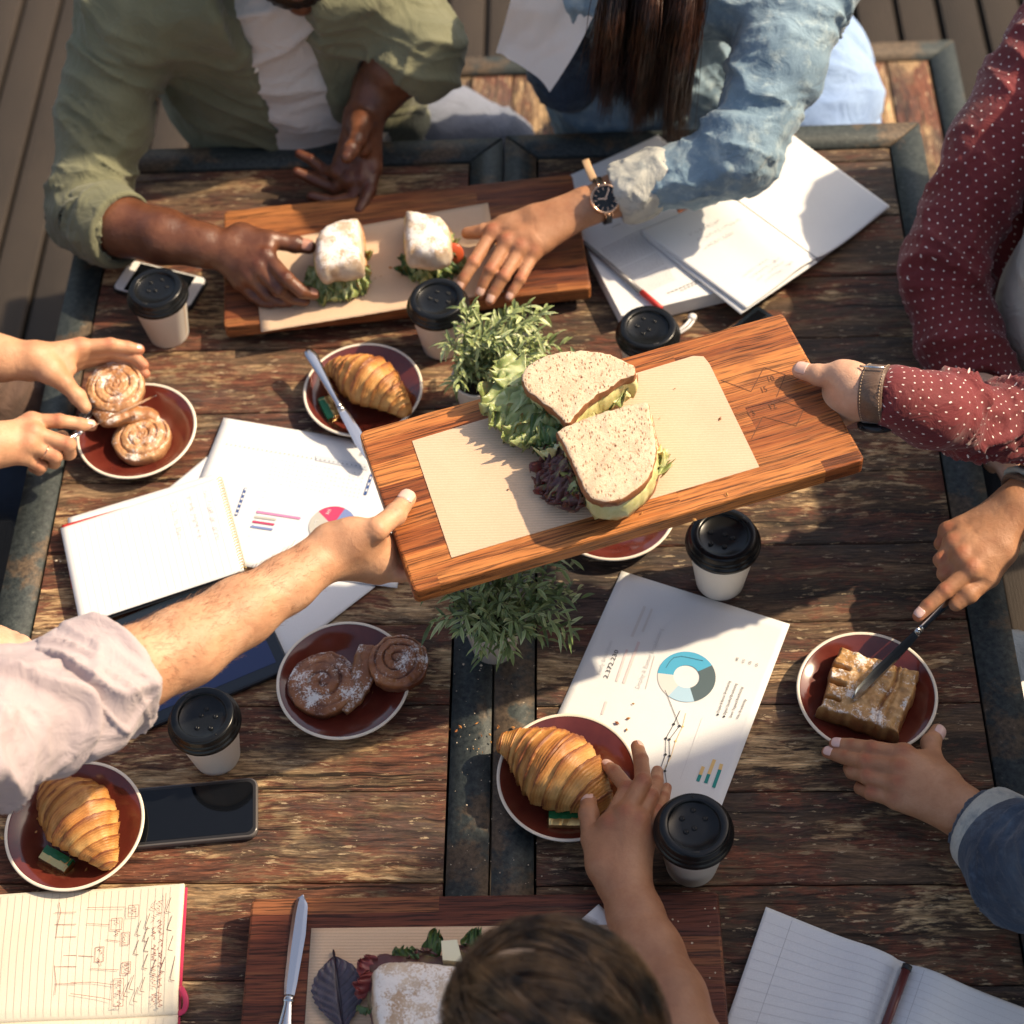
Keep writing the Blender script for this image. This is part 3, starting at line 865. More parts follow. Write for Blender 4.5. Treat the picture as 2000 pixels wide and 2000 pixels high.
cups = [(331, 655, -.35, 1, 'paper cup with black lid standing in front of the white phone at the top left'),
        (865, 677, -.9, 1, 'paper cup with black lid beside the back board and the rear pot plant'),
        (1264, 733, .3, 1, 'paper cup with black lid half hidden behind the held wooden board, by the red pen'),
        (1406, 1138, 2.2, 1.06, 'paper cup with black lid just below the held board, above the donut chart sheet'),
        (424, 1478, -2.5, 1, 'paper cup with black lid between the tablet and the black phone'),
        (1350, 1690, 0, 1.02, 'paper cup with black lid touching the reaching hand, at the donut chart sheet corner')]
for i, (u, v_, rz, sc, lab) in enumerate(cups):
    o = cup0 if i == 0 else copy_tree(cup0)
    p = W(u, v_ - 3, 0)
    o.location = (p[0], p[1], TT + (.0004)); o.rotation_euler = (0, 0, rz); o.scale = (sc, sc, sc)
    tag(o, lab, 'cup', 'takeaway cups on the table')

# plates -------------------------------------------------------------------
def make_plate():
    t = empty('saucer_plate', (0, 0, 0))
    v, f = lathe([(.030, 0), (.040, 0), (.043, .0015), (.066, .0120), (.0762, .0186), (.0766, .0194), (.0755, .0200), (.0735, .0196), (.062, .0135), (.050, .0078), (.043, .0050), (.036, .0040), (.016, .0036)], 96); b = mk('dish', v, f, M['glaze'], t)
    v, f = lathe([(.0758, .0178), (.0778, .0190), (.0782, .0202), (.0774, .0212), (.0758, .0213), (.0746, .0205)], 96, cap0=False, cap1=False); mk('rim', v, f, M['rim'], t)
    return t
plate0 = make_plate()
def pcen(l, r, t_, b_): return ((l + r) / 2, (t_ + b_) / 2)
plates = [((267, 841), 'brown saucer plate holding the sugared bun being cut at the left'),
          ((709, 761), 'brown saucer plate with a croissant and a table knife leaning over its rim'),
          ((671, 1328), 'brown saucer plate holding the double sugared swirl bun in the middle of the left table'),
          ((1108, 1517), 'brown saucer plate with the croissant that a hand is grasping'),
          ((1693, 1352), 'brown saucer plate with the square sugared pastry at the right'),
          ((146, 1612), 'brown saucer plate with croissant and butter at the bottom left'),
          ((1196, 992), 'brown saucer plate almost hidden under the held wooden board')]
PL = []
for i, (c, lab) in enumerate(plates):
    o = plate0 if i == 0 else copy_tree(plate0)
    p = W(c[0], c[1], .0195)
    o.location = (p[0], p[1], TT + .0005); PL.append(p); tag(o, lab, 'plate', 'brown saucer plates')
    o.rotation_euler = (0, 0, i * 1.3)
for i in (3,): pass

# serving boards ------------------------------------------------------------
BL_, BW_, BT_ = .4925, .2185, .022
def board(loc, rz, mat, label, feet, h_top):
    t = empty('serving_board', (0, 0, 0))
    n = 60; v = []; f = []
    # bevelled slab with slightly worn rim
    x0, x1, y0, y1 = -BL_ / 2, BL_ / 2, -BW_ / 2, BW_ / 2
    per = []
    c = .006
    def arc(cx, cy, a0):
        return [(cx + c * math.cos(a0 + k * math.pi / 8), cy + c * math.sin(a0 + k * math.pi / 8)) for k in range(5)]
    def line(a, b, k): return [tuple(np.array(a) + (np.array(b) - np.array(a)) * i / k) for i in range(1, k)]
    cor = [arc(x1 - c, y1 - c, 0), arc(x0 + c, y1 - c, math.pi / 2), arc(x0 + c, y0 + c, math.pi), arc(x1 - c, y0 + c, 1.5 * math.pi)]
    for i in range(4):
        per += cor[i] + line(cor[i][-1], cor[(i + 1) % 4][0], 34 if i % 2 == 0 else 16)
    per = np.array(per); m = len(per)
    for d, z in ((.002, -BT_), (0, -BT_ + .002), (0, -.0026), (.0009, -.0008), (.003, 0)):
        q = per + nrm(-per * np.array([.3, 1])) * 0
        w = 1 - d / np.maximum(np.abs(per).max(1), .05)
        jit = np.array([vn(np.array([p[0] * 60, p[1] * 60, z * 300 + rz * 9])) for p in per]) * .0007
        for p, ww, jj in zip(per, w, jit): v.append((p[0] * ww, p[1] * ww, z + (jj if z > -.003 and z < 0 else 0)))
    f.append(tuple(range(m))[::-1]); f.append(tuple(range(4 * m, 5 * m)))
    for r in range(4):
        for i in range(m): f.append((r * m + i, r * m + (i + 1) % m, (r + 1) * m + (i + 1) % m, (r + 1) * m + i))
    mk('board_slab', v, f, mat, t, smooth=False)
    if feet:
        for sx in (-.2, .2):
            vv, ff = box(sx - .012, sx + .012, -.095, .095, -h_top + .0005, -BT_ - .0002, 0); mk('foot', vv, ff, mat, t, smooth=False)
    t.location = loc; t.rotation_euler = (0, 0, rz)
    return tag(t, label, 'board', 'wooden serving boards')
def fit(pA, pB, h):
    """centre and angle of a board whose near long edge runs pA -> pB"""
    a, b = W(*pA, h), W(*pB, h); d = nrm((b - a)[:2]); c = (a + b)[:2] / 2
    n = A(-d[1], d[0]); c = c + n * BW_ / 2
    return (c[0], c[1], TT + h), math.atan2(d[1], d[0])
HB, HH, HBT = .037, .295, .034
lb, rb = fit((442, 639), (1150, 563), HB); back_board = board(lb, rb, M['boardM'], 'wooden board on the far side with two floured sandwich halves on brown paper', True, HB)
lh, rh = fit((806, 1158), (1693, 897), HH); held_board = board(lh, rh, M['boardH'], 'wooden board held in mid air by two hands, with the brown bread sandwich', False, HH)
a_, b_ = W(489, 1755, HBT), W(1405, 1740, HBT)
d_ = nrm((b_ - a_)[:2]); c_ = (a_ + b_)[:2] / 2 - A(-d_[1], d_[0]) * BW_ / 2
near_board = board((c_[0], c_[1], TT + HBT), math.atan2(d_[1], d_[0]), M['boardD'], 'dark wooden board at the bottom with knife, basil leaf and floured roll', True, HBT)
# burnt zigzag mark and numbers on the held board
def strip_px(pts, w, h, dz=.0004):
    """flat ribbon through photo pixels at height h, width w in metres"""
    P = np.array([W(u, v, h) for u, v in pts]); n = len(P)
    t = nrm(np.gradient(P, axis=0)) if n > 2 else np.repeat(nrm(P[1:] - P[:1]), 2, 0)
    s = np.stack([-t[:, 1], t[:, 0], 0 * t[:, 0]], -1) * w / 2
    v = np.vstack([P + s, P - s]); v[:, 2] += dz
    return v, [(i, n + i, n + i + 1, i + 1) for i in range(n - 1)]
def poly_strips(pts, w, h, dz=.0004):
    return join([strip_px([pts[i], pts[i + 1]], w, h, dz) for i in range(len(pts) - 1)])
def quad_px(pts, h, dz=.0004):
    return np.array([W(u, v, h) for u, v in pts]) + A(0, 0, dz), [tuple(range(len(pts)))]
def text_mesh(body, p0, p1, h, size, dz=.0005, align='FIT', z=None):
    """flat lettering from pixel p0 to pixel p1 (baseline) at height h; size = letter height in metres"""
    cu = bpy.data.curves.new('lettering', 'FONT'); cu.body = body; cu.size = 1; cu.resolution_u = 2
    ob = bpy.data.objects.new('lettering', cu); COL.objects.link(ob)
    dg = bpy.context.evaluated_depsgraph_get(); me = bpy.data.meshes.new_from_object(ob.evaluated_get(dg))
    v = np.array([x.co[:] for x in me.vertices]).reshape(-1, 3); f = [tuple(p.vertices) for p in me.polygons]
    bpy.data.objects.remove(ob); bpy.data.curves.remove(cu); bpy.data.meshes.remove(me)
    a, b = W(*p0, h), W(*p1, h); L = np.linalg.norm(b - a); d = nrm(b - a); n = A(-d[1], d[0], 0)
    sx = L / max(v[:, 0].max(), 1e-6); sy = size / .7
    return a + v[:, :1] * sx * d + v[:, 1:2] * sy * n + A(0, 0, dz), f
def child_of(parent, name, parts, mat, smooth=False):
    """flat marks given in world space, attached to a parent that may be rotated"""
    v, f = join(parts)
    o = mk(name, v, f, mat, None, smooth=smooth)
    mw = Matrix.Translation(parent.location) @ Matrix.Rotation(parent.rotation_euler.z, 4, 'Z')
    o.data.transform(mw.inverted()); o.parent = parent
    return o
w_ = .0008
zz = [poly_strips([(1409, 743), (1467, 765), (1492, 718), (1534, 732), (1517, 775)], w_, HH), poly_strips([(1521, 781), (1570, 799), (1555, 832), (1490, 814), (1468, 857)], w_, HH)]
child_of(held_board, 'burnt_zigzag', zz, M['wood_c'])
child_of(held_board, 'burnt_number', [text_mesh(s, a, b, HH, .008) for s, a, b in (('10', (1499, 747), (1514, 744)), ('15', (1487, 768), (1500, 765)), ('12', (1503, 801), (1518, 797)), ('13', (1461, 816), (1477, 811)))], M['wood_c'])

# sandwich paper on the boards ----------------------------------------------
def sheet(name, px, h, mat, label=None, cat=None, parent=None, curl=0.0, n=24, thick=.0003, seed=0, hf=None, group=None):
    """a sheet whose corners are at photo pixels (TL, TR, BR, BL); gently uneven"""
    c = [W(u, v, h) for u, v in px]
    s = np.linspace(0, 1, n + 1); S, T_ = np.meshgrid(s, s)
    P = ((1 - S) * (1 - T_))[..., None] * c[0] + (S * (1 - T_))[..., None] * c[1] + (S * T_)[..., None] * c[2] + ((1 - S) * T_)[..., None] * c[3]
    z = curl * (vn(np.stack([S * 2.3 + seed, T_ * 2.3, S * 0 + seed], -1)) + 1) * .5
    if hf is not None: z = z + hf(S, T_)
    P[..., 2] += z
    V = np.vstack([P.reshape(-1, 3), P.reshape(-1, 3) - A(0, 0, thick)]); N_ = (n + 1) ** 2
    f = []
    for j in range(n):
        for i in range(n):
            a = j * (n + 1) + i; q = (a, a + n + 1, a + n + 2, a + 1); f.append(q); f.append(tuple(x + N_ for x in q[::-1]))
    edge = [i for i in range(n + 1)] + [j * (n + 1) + n for j in range(1, n + 1)] + [n * (n + 1) + i for i in range(n - 1, -1, -1)] + [j * (n + 1) for j in range(n - 1, 0, -1)]
    for a, b in zip(edge, edge[1:] + edge[:1]): f.append((a, b, b + N_, a + N_))
    o = mk(name, V, f, mat, parent, org=None if parent else c[3])
    if label: tag(o, label, cat, group)
    return o
gk = 'brown paper sheets under the sandwiches'
sheet('sandwich_paper', [(493, 478), (953, 397), (984, 571), (510, 649)], HB + .0006, M['kraft'], 'brown ribbed paper on the far board under the two floured sandwich halves', 'paper', curl=.0012, seed=3, group=gk)
# cut corner at the top right of the middle sheet
v, f = outline_slab([(805, 861), (1354, 695), (1374, 696), (1386, 711), (1483, 912), (882, 1089)], HH + .0002, HH + .0008, [(0, 0), (0, 1)])
o = mk('sandwich_paper', v, f, M['kraft'], None, smooth=False, org=v[0]); o.rotation_euler = (0, 0, 0); tag(o, 'brown ribbed paper on the held board under the brown bread sandwich', 'paper', gk)
sheet('sandwich_paper', [(608, 1813), (1285, 1805), (1300, 2110), (588, 2110)], HBT + .0012, M['kraft'], 'brown ribbed paper on the bottom board under the basil leaf and floured roll', 'paper', curl=.0006, seed=5, group=gk)
sheet('paper_napkin', [(1169, 1766), (1369, 1953), (1205, 2120), (1010, 1905)], HBT + .0005, M['napkin'], 'white paper napkin corner sticking out under the brown paper on the bottom board', 'napkin', thick=.0003)

# cutlery --------------------------------------------------------------------
def basis(p0, p1, up):
    x = nrm(p1 - p0); y = nrm(np.cross(up, x)); z = np.cross(x, y); return x, y, z
def table_knife(p0, p1, up, label, blade=.095, cat='knife', name='table_knife', sharp=False):
    """p0 handle end, p1 blade tip"""
    p0, p1 = np.array(p0), np.array(p1); L = np.linalg.norm(p1 - p0); x, y, z = basis(p0, p1, np.array(up, float))
    t = empty(name, p0, label, cat, 'table knives')
    hl = L - blade
    s = np.linspace(0, 1, 30)
    wd = np.interp(s, [0, .04, .12, .5, .9, 1], [.0030, .0075, .0088, .0065, .0045, .0050])
    ht = np.interp(s, [0, .1, .6, 1], [.0016, .0026, .0030, .0028])
    v = []; n = 12
    for k in range(30):
        for a in np.linspace(0, 2 * math.pi, n, endpoint=False):
            v.append(p0 + x * hl * s[k] + y * wd[k] * math.cos(a) + z * ht[k] * (math.sin(a) * (1 - .25 * abs(math.cos(3 * a)))))
    f = [(k * n + i, k * n + (i + 1) % n, (k + 1) * n + (i + 1) % n, (k + 1) * n + i) for k in range(29) for i in range(n)]
    f += [tuple(range(n))[::-1], tuple(range(29 * n, 30 * n))]
    mk('handle', v, f, M['steel'], t)
    v, f = tube([p0 + x * (hl - .001), p0 + x * (hl + .006)], [.0058, .0054], 14, z, .55); mk('collar', v, f, M['steel'], t)
    s = np.linspace(0, 1, 26)
    top = np.interp(s, [0, .12, .5, .8, .93, .98, 1], [.0052, .0068, .0088, .0092, .0080, .0055, .0015]) if not sharp else np.interp(s, [0, .1, .6, 1], [.005, .006, .006, .0])
    bot = np.interp(s, [0, .12, .6, .9, .98, 1], [-.0052, -.0062, -.0078, -.0056, -.001, .0006])
    v = []
    for k in range(26):
        c = p0 + x * (hl + .005 + (blade - .005) * s[k])
        for yy, zz_ in ((bot[k], 0), (bot[k] * .4, .0005), (top[k] * .6, .0009), (top[k], .0007), (top[k], -.0007), (top[k] * .6, -.0009), (bot[k] * .4, -.0005)):
            v.append(c + y * yy + z * zz_)
    f = [(k * 7 + i, k * 7 + (i + 1) % 7, (k + 1) * 7 + (i + 1) % 7, (k + 1) * 7 + i) for k in range(25) for i in range(7)] + [tuple(range(7))[::-1]]
    mk('blade', v, f, M['steel'], t, smooth=False); return t
table_knife(W(601, 682, .045), W(727, 905, .0225), A(.15, .3, 1), 'steel table knife leaning on the plate rim beside the rear croissant')
table_knife(W(552, 2032, HBT + .004), W(594, 1748, HBT + .003), A(0, 0, 1), 'steel table knife lying on the dark board at the bottom, blade pointing up', blade=.115)
table_knife(W(112, 866, .090), W(306, 772, .066), A(.1, .80, .55), 'steel table knife in the left hands cutting the sugared bun', blade=.115)
table_knife(W(1945, 1082, .070), W(1664, 1363, .046), A(.63, -.77, .55), 'steel table knife in the right hand, tip pushed into the square pastry', blade=.115)
def fork(p0, p1, label):
    p0, p1 = np.array(p0), np.array(p1); x, y, z = basis(p0, p1, A(0, 0, 1)); L = np.linalg.norm(p1 - p0)
    t = empty('fork', p0, label, 'fork')
    v, f = tube([p0, p0 + x * L * .3, p0 + x * L * .62], [.0035, .0022, .003], 10, z, .5); mk('handle', v, f, M['steel'], t)
    for k in range(4):
        yy = (k - 1.5) * .0045
        v, f = tube(resample([p0 + x * L * .6 + y * yy * .3, p0 + x * L * .7 + y * yy, p0 + x * L * .85 + y * yy - z * .002, p0 + x * L + y * yy + z * .001], 10), .0011, 6); mk('tine', v, f, M['steel'], t)
fork(W(140, 862, .055), W(176, 795, .03), 'small steel fork behind the pointing finger at the left plate')

# pens -----------------------------------------------------------------------
def pen(p0, p1, r, body, cap, capfrac, label, endmat=None):
    p0, p1 = np.array(p0), np.array(p1); d = p1 - p0
    t = empty('pen', p0, label, 'pen')
    v, f = tube([p0 + d * .02, p0 + d * (1 - capfrac)], [r, r], 12); mk('barrel', v, f, body, t)
    v, f = tube([p0 + d * (1 - capfrac - .004), p0 + d * .995, p1], [r * 1.12, r * 1.12, r * .6], 12); mk('cap', v, f, cap, t)
    v, f = tube([p0, p0 + d * .025], [r * .8, r * 1.02], 12); mk('end_plug', v, f, endmat or cap, t)
    return t
pen(W(1136, 471, .031), W(1292, 603, .031), .0036, plain('clear grey barrel', (.20, .19, .19), .2), M['redp'], .24, 'ballpoint pen with red cap lying on the printed book')
pen(W(1712, 2050, .017), W(1773, 1885, .017), .0046, plain('dark maroon pencil lacquer', (.12, .03, .028), .3), M['black'], .06, 'dark red pencil lying in the fold of the ruled notebook at the bottom right', M['black'])

# phones and tablet ------------------------------------------------------------
def rrect(c0, ex, ey, w, hgt, r, k=6):
    """rounded rectangle outline; ex ey unit vectors"""
    out = []
    for sx, sy, a0 in ((1, 1, 0), (-1, 1, math.pi / 2), (-1, -1, math.pi), (1, -1, 1.5 * math.pi)):
        for i in range(k + 1):
            a = a0 + i * math.pi / 2 / k
            out.append(c0[:2] + ex[:2] * (sx * (w / 2 - r) + r * math.cos(a)) + ey[:2] * (sy * (hgt / 2 - r) + r * math.sin(a)))
    return out
def phone(name, px, h, label, cat, body, face, screen, r, inset, thick, facegap=.0008, grow=1.0):
    c = [W(u, v, h) for u, v in px]; cen = sum(c) / 4
    ex = nrm(c[1] - c[0] + c[2] - c[3]); ey = A(-ex[1], ex[0], 0)
    w = (np.linalg.norm(c[1] - c[0]) + np.linalg.norm(c[2] - c[3])) / 2 * grow; hg = (np.linalg.norm(c[3] - c[0]) + np.linalg.norm(c[2] - c[1])) / 2 * grow
    t = empty(name, (cen[0], cen[1], TT), label, cat)
    v, f = outline_slab(rrect(cen, ex, ey, w, hg, r), h - thick, h, [(0.02, 0), (0, .2), (0, .75), (.012, 1), (.03, 1)], world=True); mk('casing', v, f, body, t)
    v, f = outline_slab(rrect(cen, ex, ey, w - .004, hg - .004, r * .85), h - .0006, h + .0005, [(0, 0), (0, 1)], world=True); mk('face', v, f, face, t, smooth=False)
    v, f = outline_slab(rrect(cen, ex, ey, w - inset[0], hg - inset[1], max(.0008, r * inset[2])), h - .0002, h + .0009, [(0, 0), (0, 1)], world=True); mk('screen', v, f, screen, t, smooth=False)
    return t
phone('mobile_phone', [(252, 507), (404, 542), (369, 603), (224, 564)], .0085, 'white mobile phone in a dark case behind the top left paper cup', 'phone', M['black'], M['phonew'], M['screen'], .009, (.036, .008, .1), .008, grow=1.03)
phone('mobile_phone', [(252, 1541), (502, 1517), (504, 1632), (255, 1655)], .0095, 'black mobile phone in a clear case beside the bottom left croissant plate', 'phone', M['clear'], M['black'], M['screen'], .010, (.010, .010, .8), .009)
phone('tablet', [(120, 1243), (500, 1112), (548, 1300), (234, 1457)], .0085, 'dark blue tablet under the spiral notebook and the reaching arm', 'tablet', M['navycase'], M['navycase'], M['skyscreen'], .010, (.028, .030, .1), .008)
phone('mobile_phone', [(1418, 645), (1482, 597), (1545, 640), (1480, 700)], .0085, 'dark blue phone lying behind the held board by the open blank notebook', 'phone', M['navycase'], M['navycase'], M['screen'], .006, (.012, .012, .5), .008)
v, f = join([tube(resample([W(1322, 648, .003), W(1338, 636, .006), W(1350, 622, .004)], 12), .0022, 8), tube(resample([W(1326, 652, .003), W(1344, 640, .006), W(1355, 627, .004)], 12), .0018, 8), lathe([(.002, 0), (.0055, .002), (.006, .006), (.003, .009)], 14, c=W(1352, 624, .0))])
o = mk('earphone', v, f, M['whitewire'], org=v[0]); tag(o, 'small white earphone and cable beside the paper cup behind the held board', 'earphone')

# papers and notebooks -----------------------------------------------------------
def P3(x, y): return (1080 + .24845 * x, 1100 + .24845 * y)
def disc_sector(cen, r0, r1, a0, a1, h, dz=.0006, n=40):
    """a0 -> a1 in radians, world plane"""
    c = W(*cen, h); v = []; 
    for k in range(n + 1):
        a = a0 + (a1 - a0) * k / n; d = A(math.cos(a), math.sin(a), 0)
        v += [c + d * r0 + A(0, 0, dz), c + d * r1 + A(0, 0, dz)]
    return np.array(v), [(2 * k, 2 * k + 1, 2 * k + 3, 2 * k + 2) if a1 > a0 else (2 * k, 2 * k + 2, 2 * k + 3, 2 * k + 1) for k in range(n)]
def ang(cen, p, h): a, b = W(*cen, h), W(*p, h); return math.atan2(b[1] - a[1], b[0] - a[0])
def bar(p0, p1, wpx, h, dz=.0006):
    a, b = np.array(p0, float), np.array(p1, float); w = wpx / 1850.
    return strip_px([tuple(a), tuple(b)], w, h, dz)
def dot(p, r, h, dz=.0008, n=10):
    c = W(*p, h); v = [c + A(r * math.cos(2 * math.pi * i / n), r * math.sin(2 * math.pi * i / n), dz) for i in range(n)]
    return np.array(v), [tuple(range(n))]
# donut chart sheet
c0, c1 = W(1214, 1115, .0012), W(1543, 1219, .0012)
e1 = nrm(c1 - c0); e2 = A(e1[1], -e1[0], 0); w1 = np.linalg.norm(c1 - c0)
def px_of(P):
    q = (np.asarray(P) - A(0, 0, TT + H)) @ CR.T; return (CX + CF * q[0] / -q[2], CY - CF * q[1] / -q[2])
q2 = px_of(c1 + e2 * .297); q3 = px_of(c0 + e2 * .297)
hD = .0014
donut = sheet('printed_sheet', [(1214, 1115), (1543, 1219), q2, q3], hD, M['white'], 'white sheet printed with a blue donut chart, line chart and coloured bars', 'paper', curl=.0003, thick=.0003, seed=2)
hD += .0003
cen = P3(1050, 893); R1 = np.linalg.norm(W(*P3(1277, 893), hD) - W(*P3(820, 893), hD)) / 2; R0 = R1 * .45
an = lambda x, y: ang(cen, P3(x, y), hD)
a1 = an(820, 865); a2 = an(1248, 805); a3 = an(1112, 1092); a4 = an(903, 1050)
def sec(aa, bb):
    while bb > aa: bb -= 2 * math.pi
    return bb, aa
for m_, (aa, bb) in (('cyan', (a1, a2)), ('slate', (a2, a3)), ('cyanl', (a3, a4)), ('palegr', (a4, a1))):
    b2, a2_ = sec(aa, bb); v, f = disc_sector(cen, R0, R1, b2, a2_, hD); mk('chart_segment', v, f, M[m_], donut, smooth=False)
T3 = lambda s, a, b, sz: text_mesh(s, P3(*a), P3(*b), hD, sz, .0007)
for v, f in ([T3('2.372.230', (428, 912), (518, 690), .0052)] + [T3(s, a, b, .0030) for s, a, b in (('Display & Banner Broadcasting', (1306, 1180), (1398, 930)), ('Digital Classified Broadcasting', (1356, 1198), (1450, 950)), ('Smart Targeted Broadcasting', (1404, 1220), (1496, 978)), ('Video Broadcasting', (1456, 1232), (1520, 1075)), ('34%', (1452, 775), (1462, 745)), ('41%', (1502, 790), (1512, 760)), ('13%', (1552, 805), (1562, 775)), ('12%', (1604, 822), (1614, 792)))] + [dot(P3(x, y), .0013, hD) for x, y in ((1296, 1192), (1345, 1208))]): tag(mk('lettering', v, f, M['ink'], donut, smooth=False), kind='stuff')
for v, f in ([T3('Yearly Breakdown', (372, 885), (470, 615), .0046), T3('Display & Banner Broadcasting', (680, 992), (866, 520), .0052)]): tag(mk('lettering', v, f, M['paleink'], donut, smooth=False), kind='stuff')
v, f = join([bar(P3(500, 930), P3(583, 680), 5, hD), bar(P3(556, 946), P3(675, 620), 6, hD), bar(P3(385, 1190), P3(420, 1090), 5, hD)]); mk('printed_bar', v, f, M['pinkbar'], donut, smooth=False)
v, f = join([bar(P3(620, 580), P3(722, 340), 6, hD), bar(P3(705, 540), P3(778, 360), 5, hD), bar(P3(730, 990), P3(800, 730), 2, hD)]); mk('printed_bar', v, f, M['palegr'], donut, smooth=False)
sA = [(1000, 1160), (950, 1268), (888, 1380), (885, 1507), (842, 1625), (775, 1700)]; sB = [(880, 1000), (905, 1055), (970, 1220), (995, 1282), (915, 1388), (918, 1518), (880, 1637), (893, 1730)]
v, f = join([poly_strips([P3(*p) for p in s], .0006, hD, .0007) for s in (sA, sB)] + [dot(P3(*p), .0016, hD, .0009) for p in sA[1:5] + sB[3:7]] + [poly_strips([P3(*p) for p in ((888, 825), (915, 780), (950, 745), (1010, 735), (1080, 748), (1180, 770))], .0005, hD, .0009)])
mk('line_chart', v, f, M['ink'], donut, smooth=False)
v, f = join([poly_strips([P3(*p) for p in ((1045, 1180), (1020, 1285), (965, 1400), (925, 1530), (862, 1640))], .0005, hD, .0006)] + [dot(P3(*p), .0013, hD) for p in ((1020, 1285), (965, 1400))] + [bar(P3(*a), P3(*b), 7, hD) for a, b in (((1182, 1600), (1158, 1665)), ((1270, 1545), (1225, 1660)), ((1325, 1580), (1312, 1625)))]); mk('orange_bars', v, f, M['orangep'], donut, smooth=False)
v, f = join([bar(P3(*a), P3(*b), 7, hD) for a, b in (((1158, 1665), (1138, 1715)), ((1225, 1660), (1200, 1730)), ((1312, 1625), (1262, 1765)))]); mk('teal_bars', v, f, M['tealp'], donut, smooth=False)
v, f = poly_strips([P3(1175, 1215), P3(1000, 1700)], .0004, hD, .0006); mk('axis_line', v, f, M['paleink'], donut, smooth=False)

# pie chart sheet and the sheets beside it
def P4(x, y): return (400 + .19669 * x, 800 + .19669 * y)
sheet('blank_sheet', [(660, 1000), (733, 1146), (547, 1290), (478, 1125)], .0012, M['white'], 'blank white sheet corner below the hairy forearm, above the swirl bun plate', 'paper', curl=.0006, seed=8)
sheet('blank_sheet', [(470, 950), (404, 892), (292, 984), (380, 1060)], .0012, M['white'], 'blank white sheet corner poking out above the spiral notebook', 'paper', curl=.0004, seed=9)
hP = .0030
pie = sheet('printed_sheet', [(437, 816), (805, 878), (776, 1149), (330, 1085)], hP, M['white'], 'white sheet printed with a pie chart, pink and blue bars and a faint table', 'paper', curl=.0006, seed=1)
hP += .0008
v, f = join([bar(P4(515, 1014), P4(952, 1081), 6.4, hP)]); mk('printed_bar', v, f, M['pinkp'], pie, smooth=False)
v, f = join([bar(P4(494, 1064), P4(710, 1094), 6, hP)]); mk('printed_bar', v, f, M['greyp'], pie, smooth=False)
v, f = join([bar(P4(475, 1112), P4(692, 1143), 5.6, hP)]); mk('printed_bar', v, f, M['crimp'], pie, smooth=False)
v, f = join([bar(P4(458, 1160), P4(676, 1192), 6, hP)]); mk('printed_bar', v, f, M['bluep'], pie, smooth=False)
pc = P4(1268, 1155); RP = np.linalg.norm(W(*P4(1035, 1155), hP) - W(*pc, hP)); pa = lambda x, y: ang(pc, P4(x, y), hP)
b1, b2, b3, b4 = pa(1135, 1020), pa(1385, 995), pa(1475, 1075), pa(1055, 1240)
for m_, (aa, bb) in (('crimp', (b1, b2)), ('bluep', (b2, b3)), ('lilac', (b3, b4)), ('greyp', (b4, b1))):
    x2, x1 = sec(aa, bb); v, f = disc_sector(pc, 0.0002, RP, x2, x1, hP); mk('chart_segment', v, f, M[m_], pie, smooth=False)
v, f = join([bar(P4(407, 778), P4(310, 1055), 7, hP), bar(P4(1660, 640), P4(1592, 848), 7.4, hP)]); mk('navy_strip', v, f, M['navyp'], pie, smooth=False)
wd = [dot(P4(407 - 97 * t, 790 + 258 * t), .0016, hP, .0010) for t in np.linspace(.02, .95, 6)] + [bar(P4(1650 - 60 * t, 670 + 185 * t), P4(1642 - 60 * t, 695 + 185 * t), 3.5, hP, .0010) for t in (0, .33, .66)] + [text_mesh('36%', P4(1225, 1050), P4(1258, 1000), hP, .004, .0010), text_mesh('31%', P4(1095, 1150), P4(1130, 1100), hP, .003, .0010)]
v, f = join(wd); mk('white_print', v, f, M['white'], pie, smooth=False)
rr = random.Random(4)
ds = [dot(P4(220 + 1370 * t, 345 + 230 * t), .0009, hP, .0009, 6) for t in np.linspace(0, 1, 32)]
for r_ in range(7):
    for t in np.linspace(.35, 1, 22):
        if rr.random() < .8: ds.append(bar(P4(200 + 1370 * t - r_ * 9, 345 + 230 * t + 70 + r_ * 38), P4(200 + 1370 * t - r_ * 9 + 10, 345 + 230 * t + 72 + r_ * 38), 1.3, hP, .0009))
for r_ in range(9): ds.append(dot(P4(600 - 20 * r_, 820 + 55 * r_), .0006, hP, .0009, 5))
v, f = join(ds); mk('table_print', v, f, M['slate'], pie, smooth=False)
v, f = quad_px([P4(1095, 455), P4(1610, 545), P4(1622, 605), P4(1105, 505)][::-1], hP, .0003); mk('shaded_row', v, f, plain('pale blue grey print', (.55, .58, .62), .7), pie, smooth=False)

# notebooks
def handwriting(x0, x1, rows, f_map, seed, amp=1.0, step=1.0):
    """small wandering pen strokes; f_map (x, y) -> pixel"""
    rr = random.Random(seed); out = []
    for y in rows:
        x = x0 + rr.uniform(0, 6)
        while x < x1:
            wlen = rr.randint(2, 5)
            for _ in range(wlen):
                k = rr.randint(3, 5); pts = []
                for q in range(k): pts.append((x + q * 1.6 * step + rr.uniform(-.6, .6), y + rr.uniform(-3.0, 3.0) * amp))
                out.append([f_map(*p) for p in pts]); x += k * 1.5 * step
            x += rr.uniform(4, 9) * step
    return out
def notebook_block(name, px, h, label, cover, hcov=.004, page=M['white'], cov_out=1.006, pages_h=None):
    t = empty(name, W(*px[3], 0), label, 'notebook')
    return t
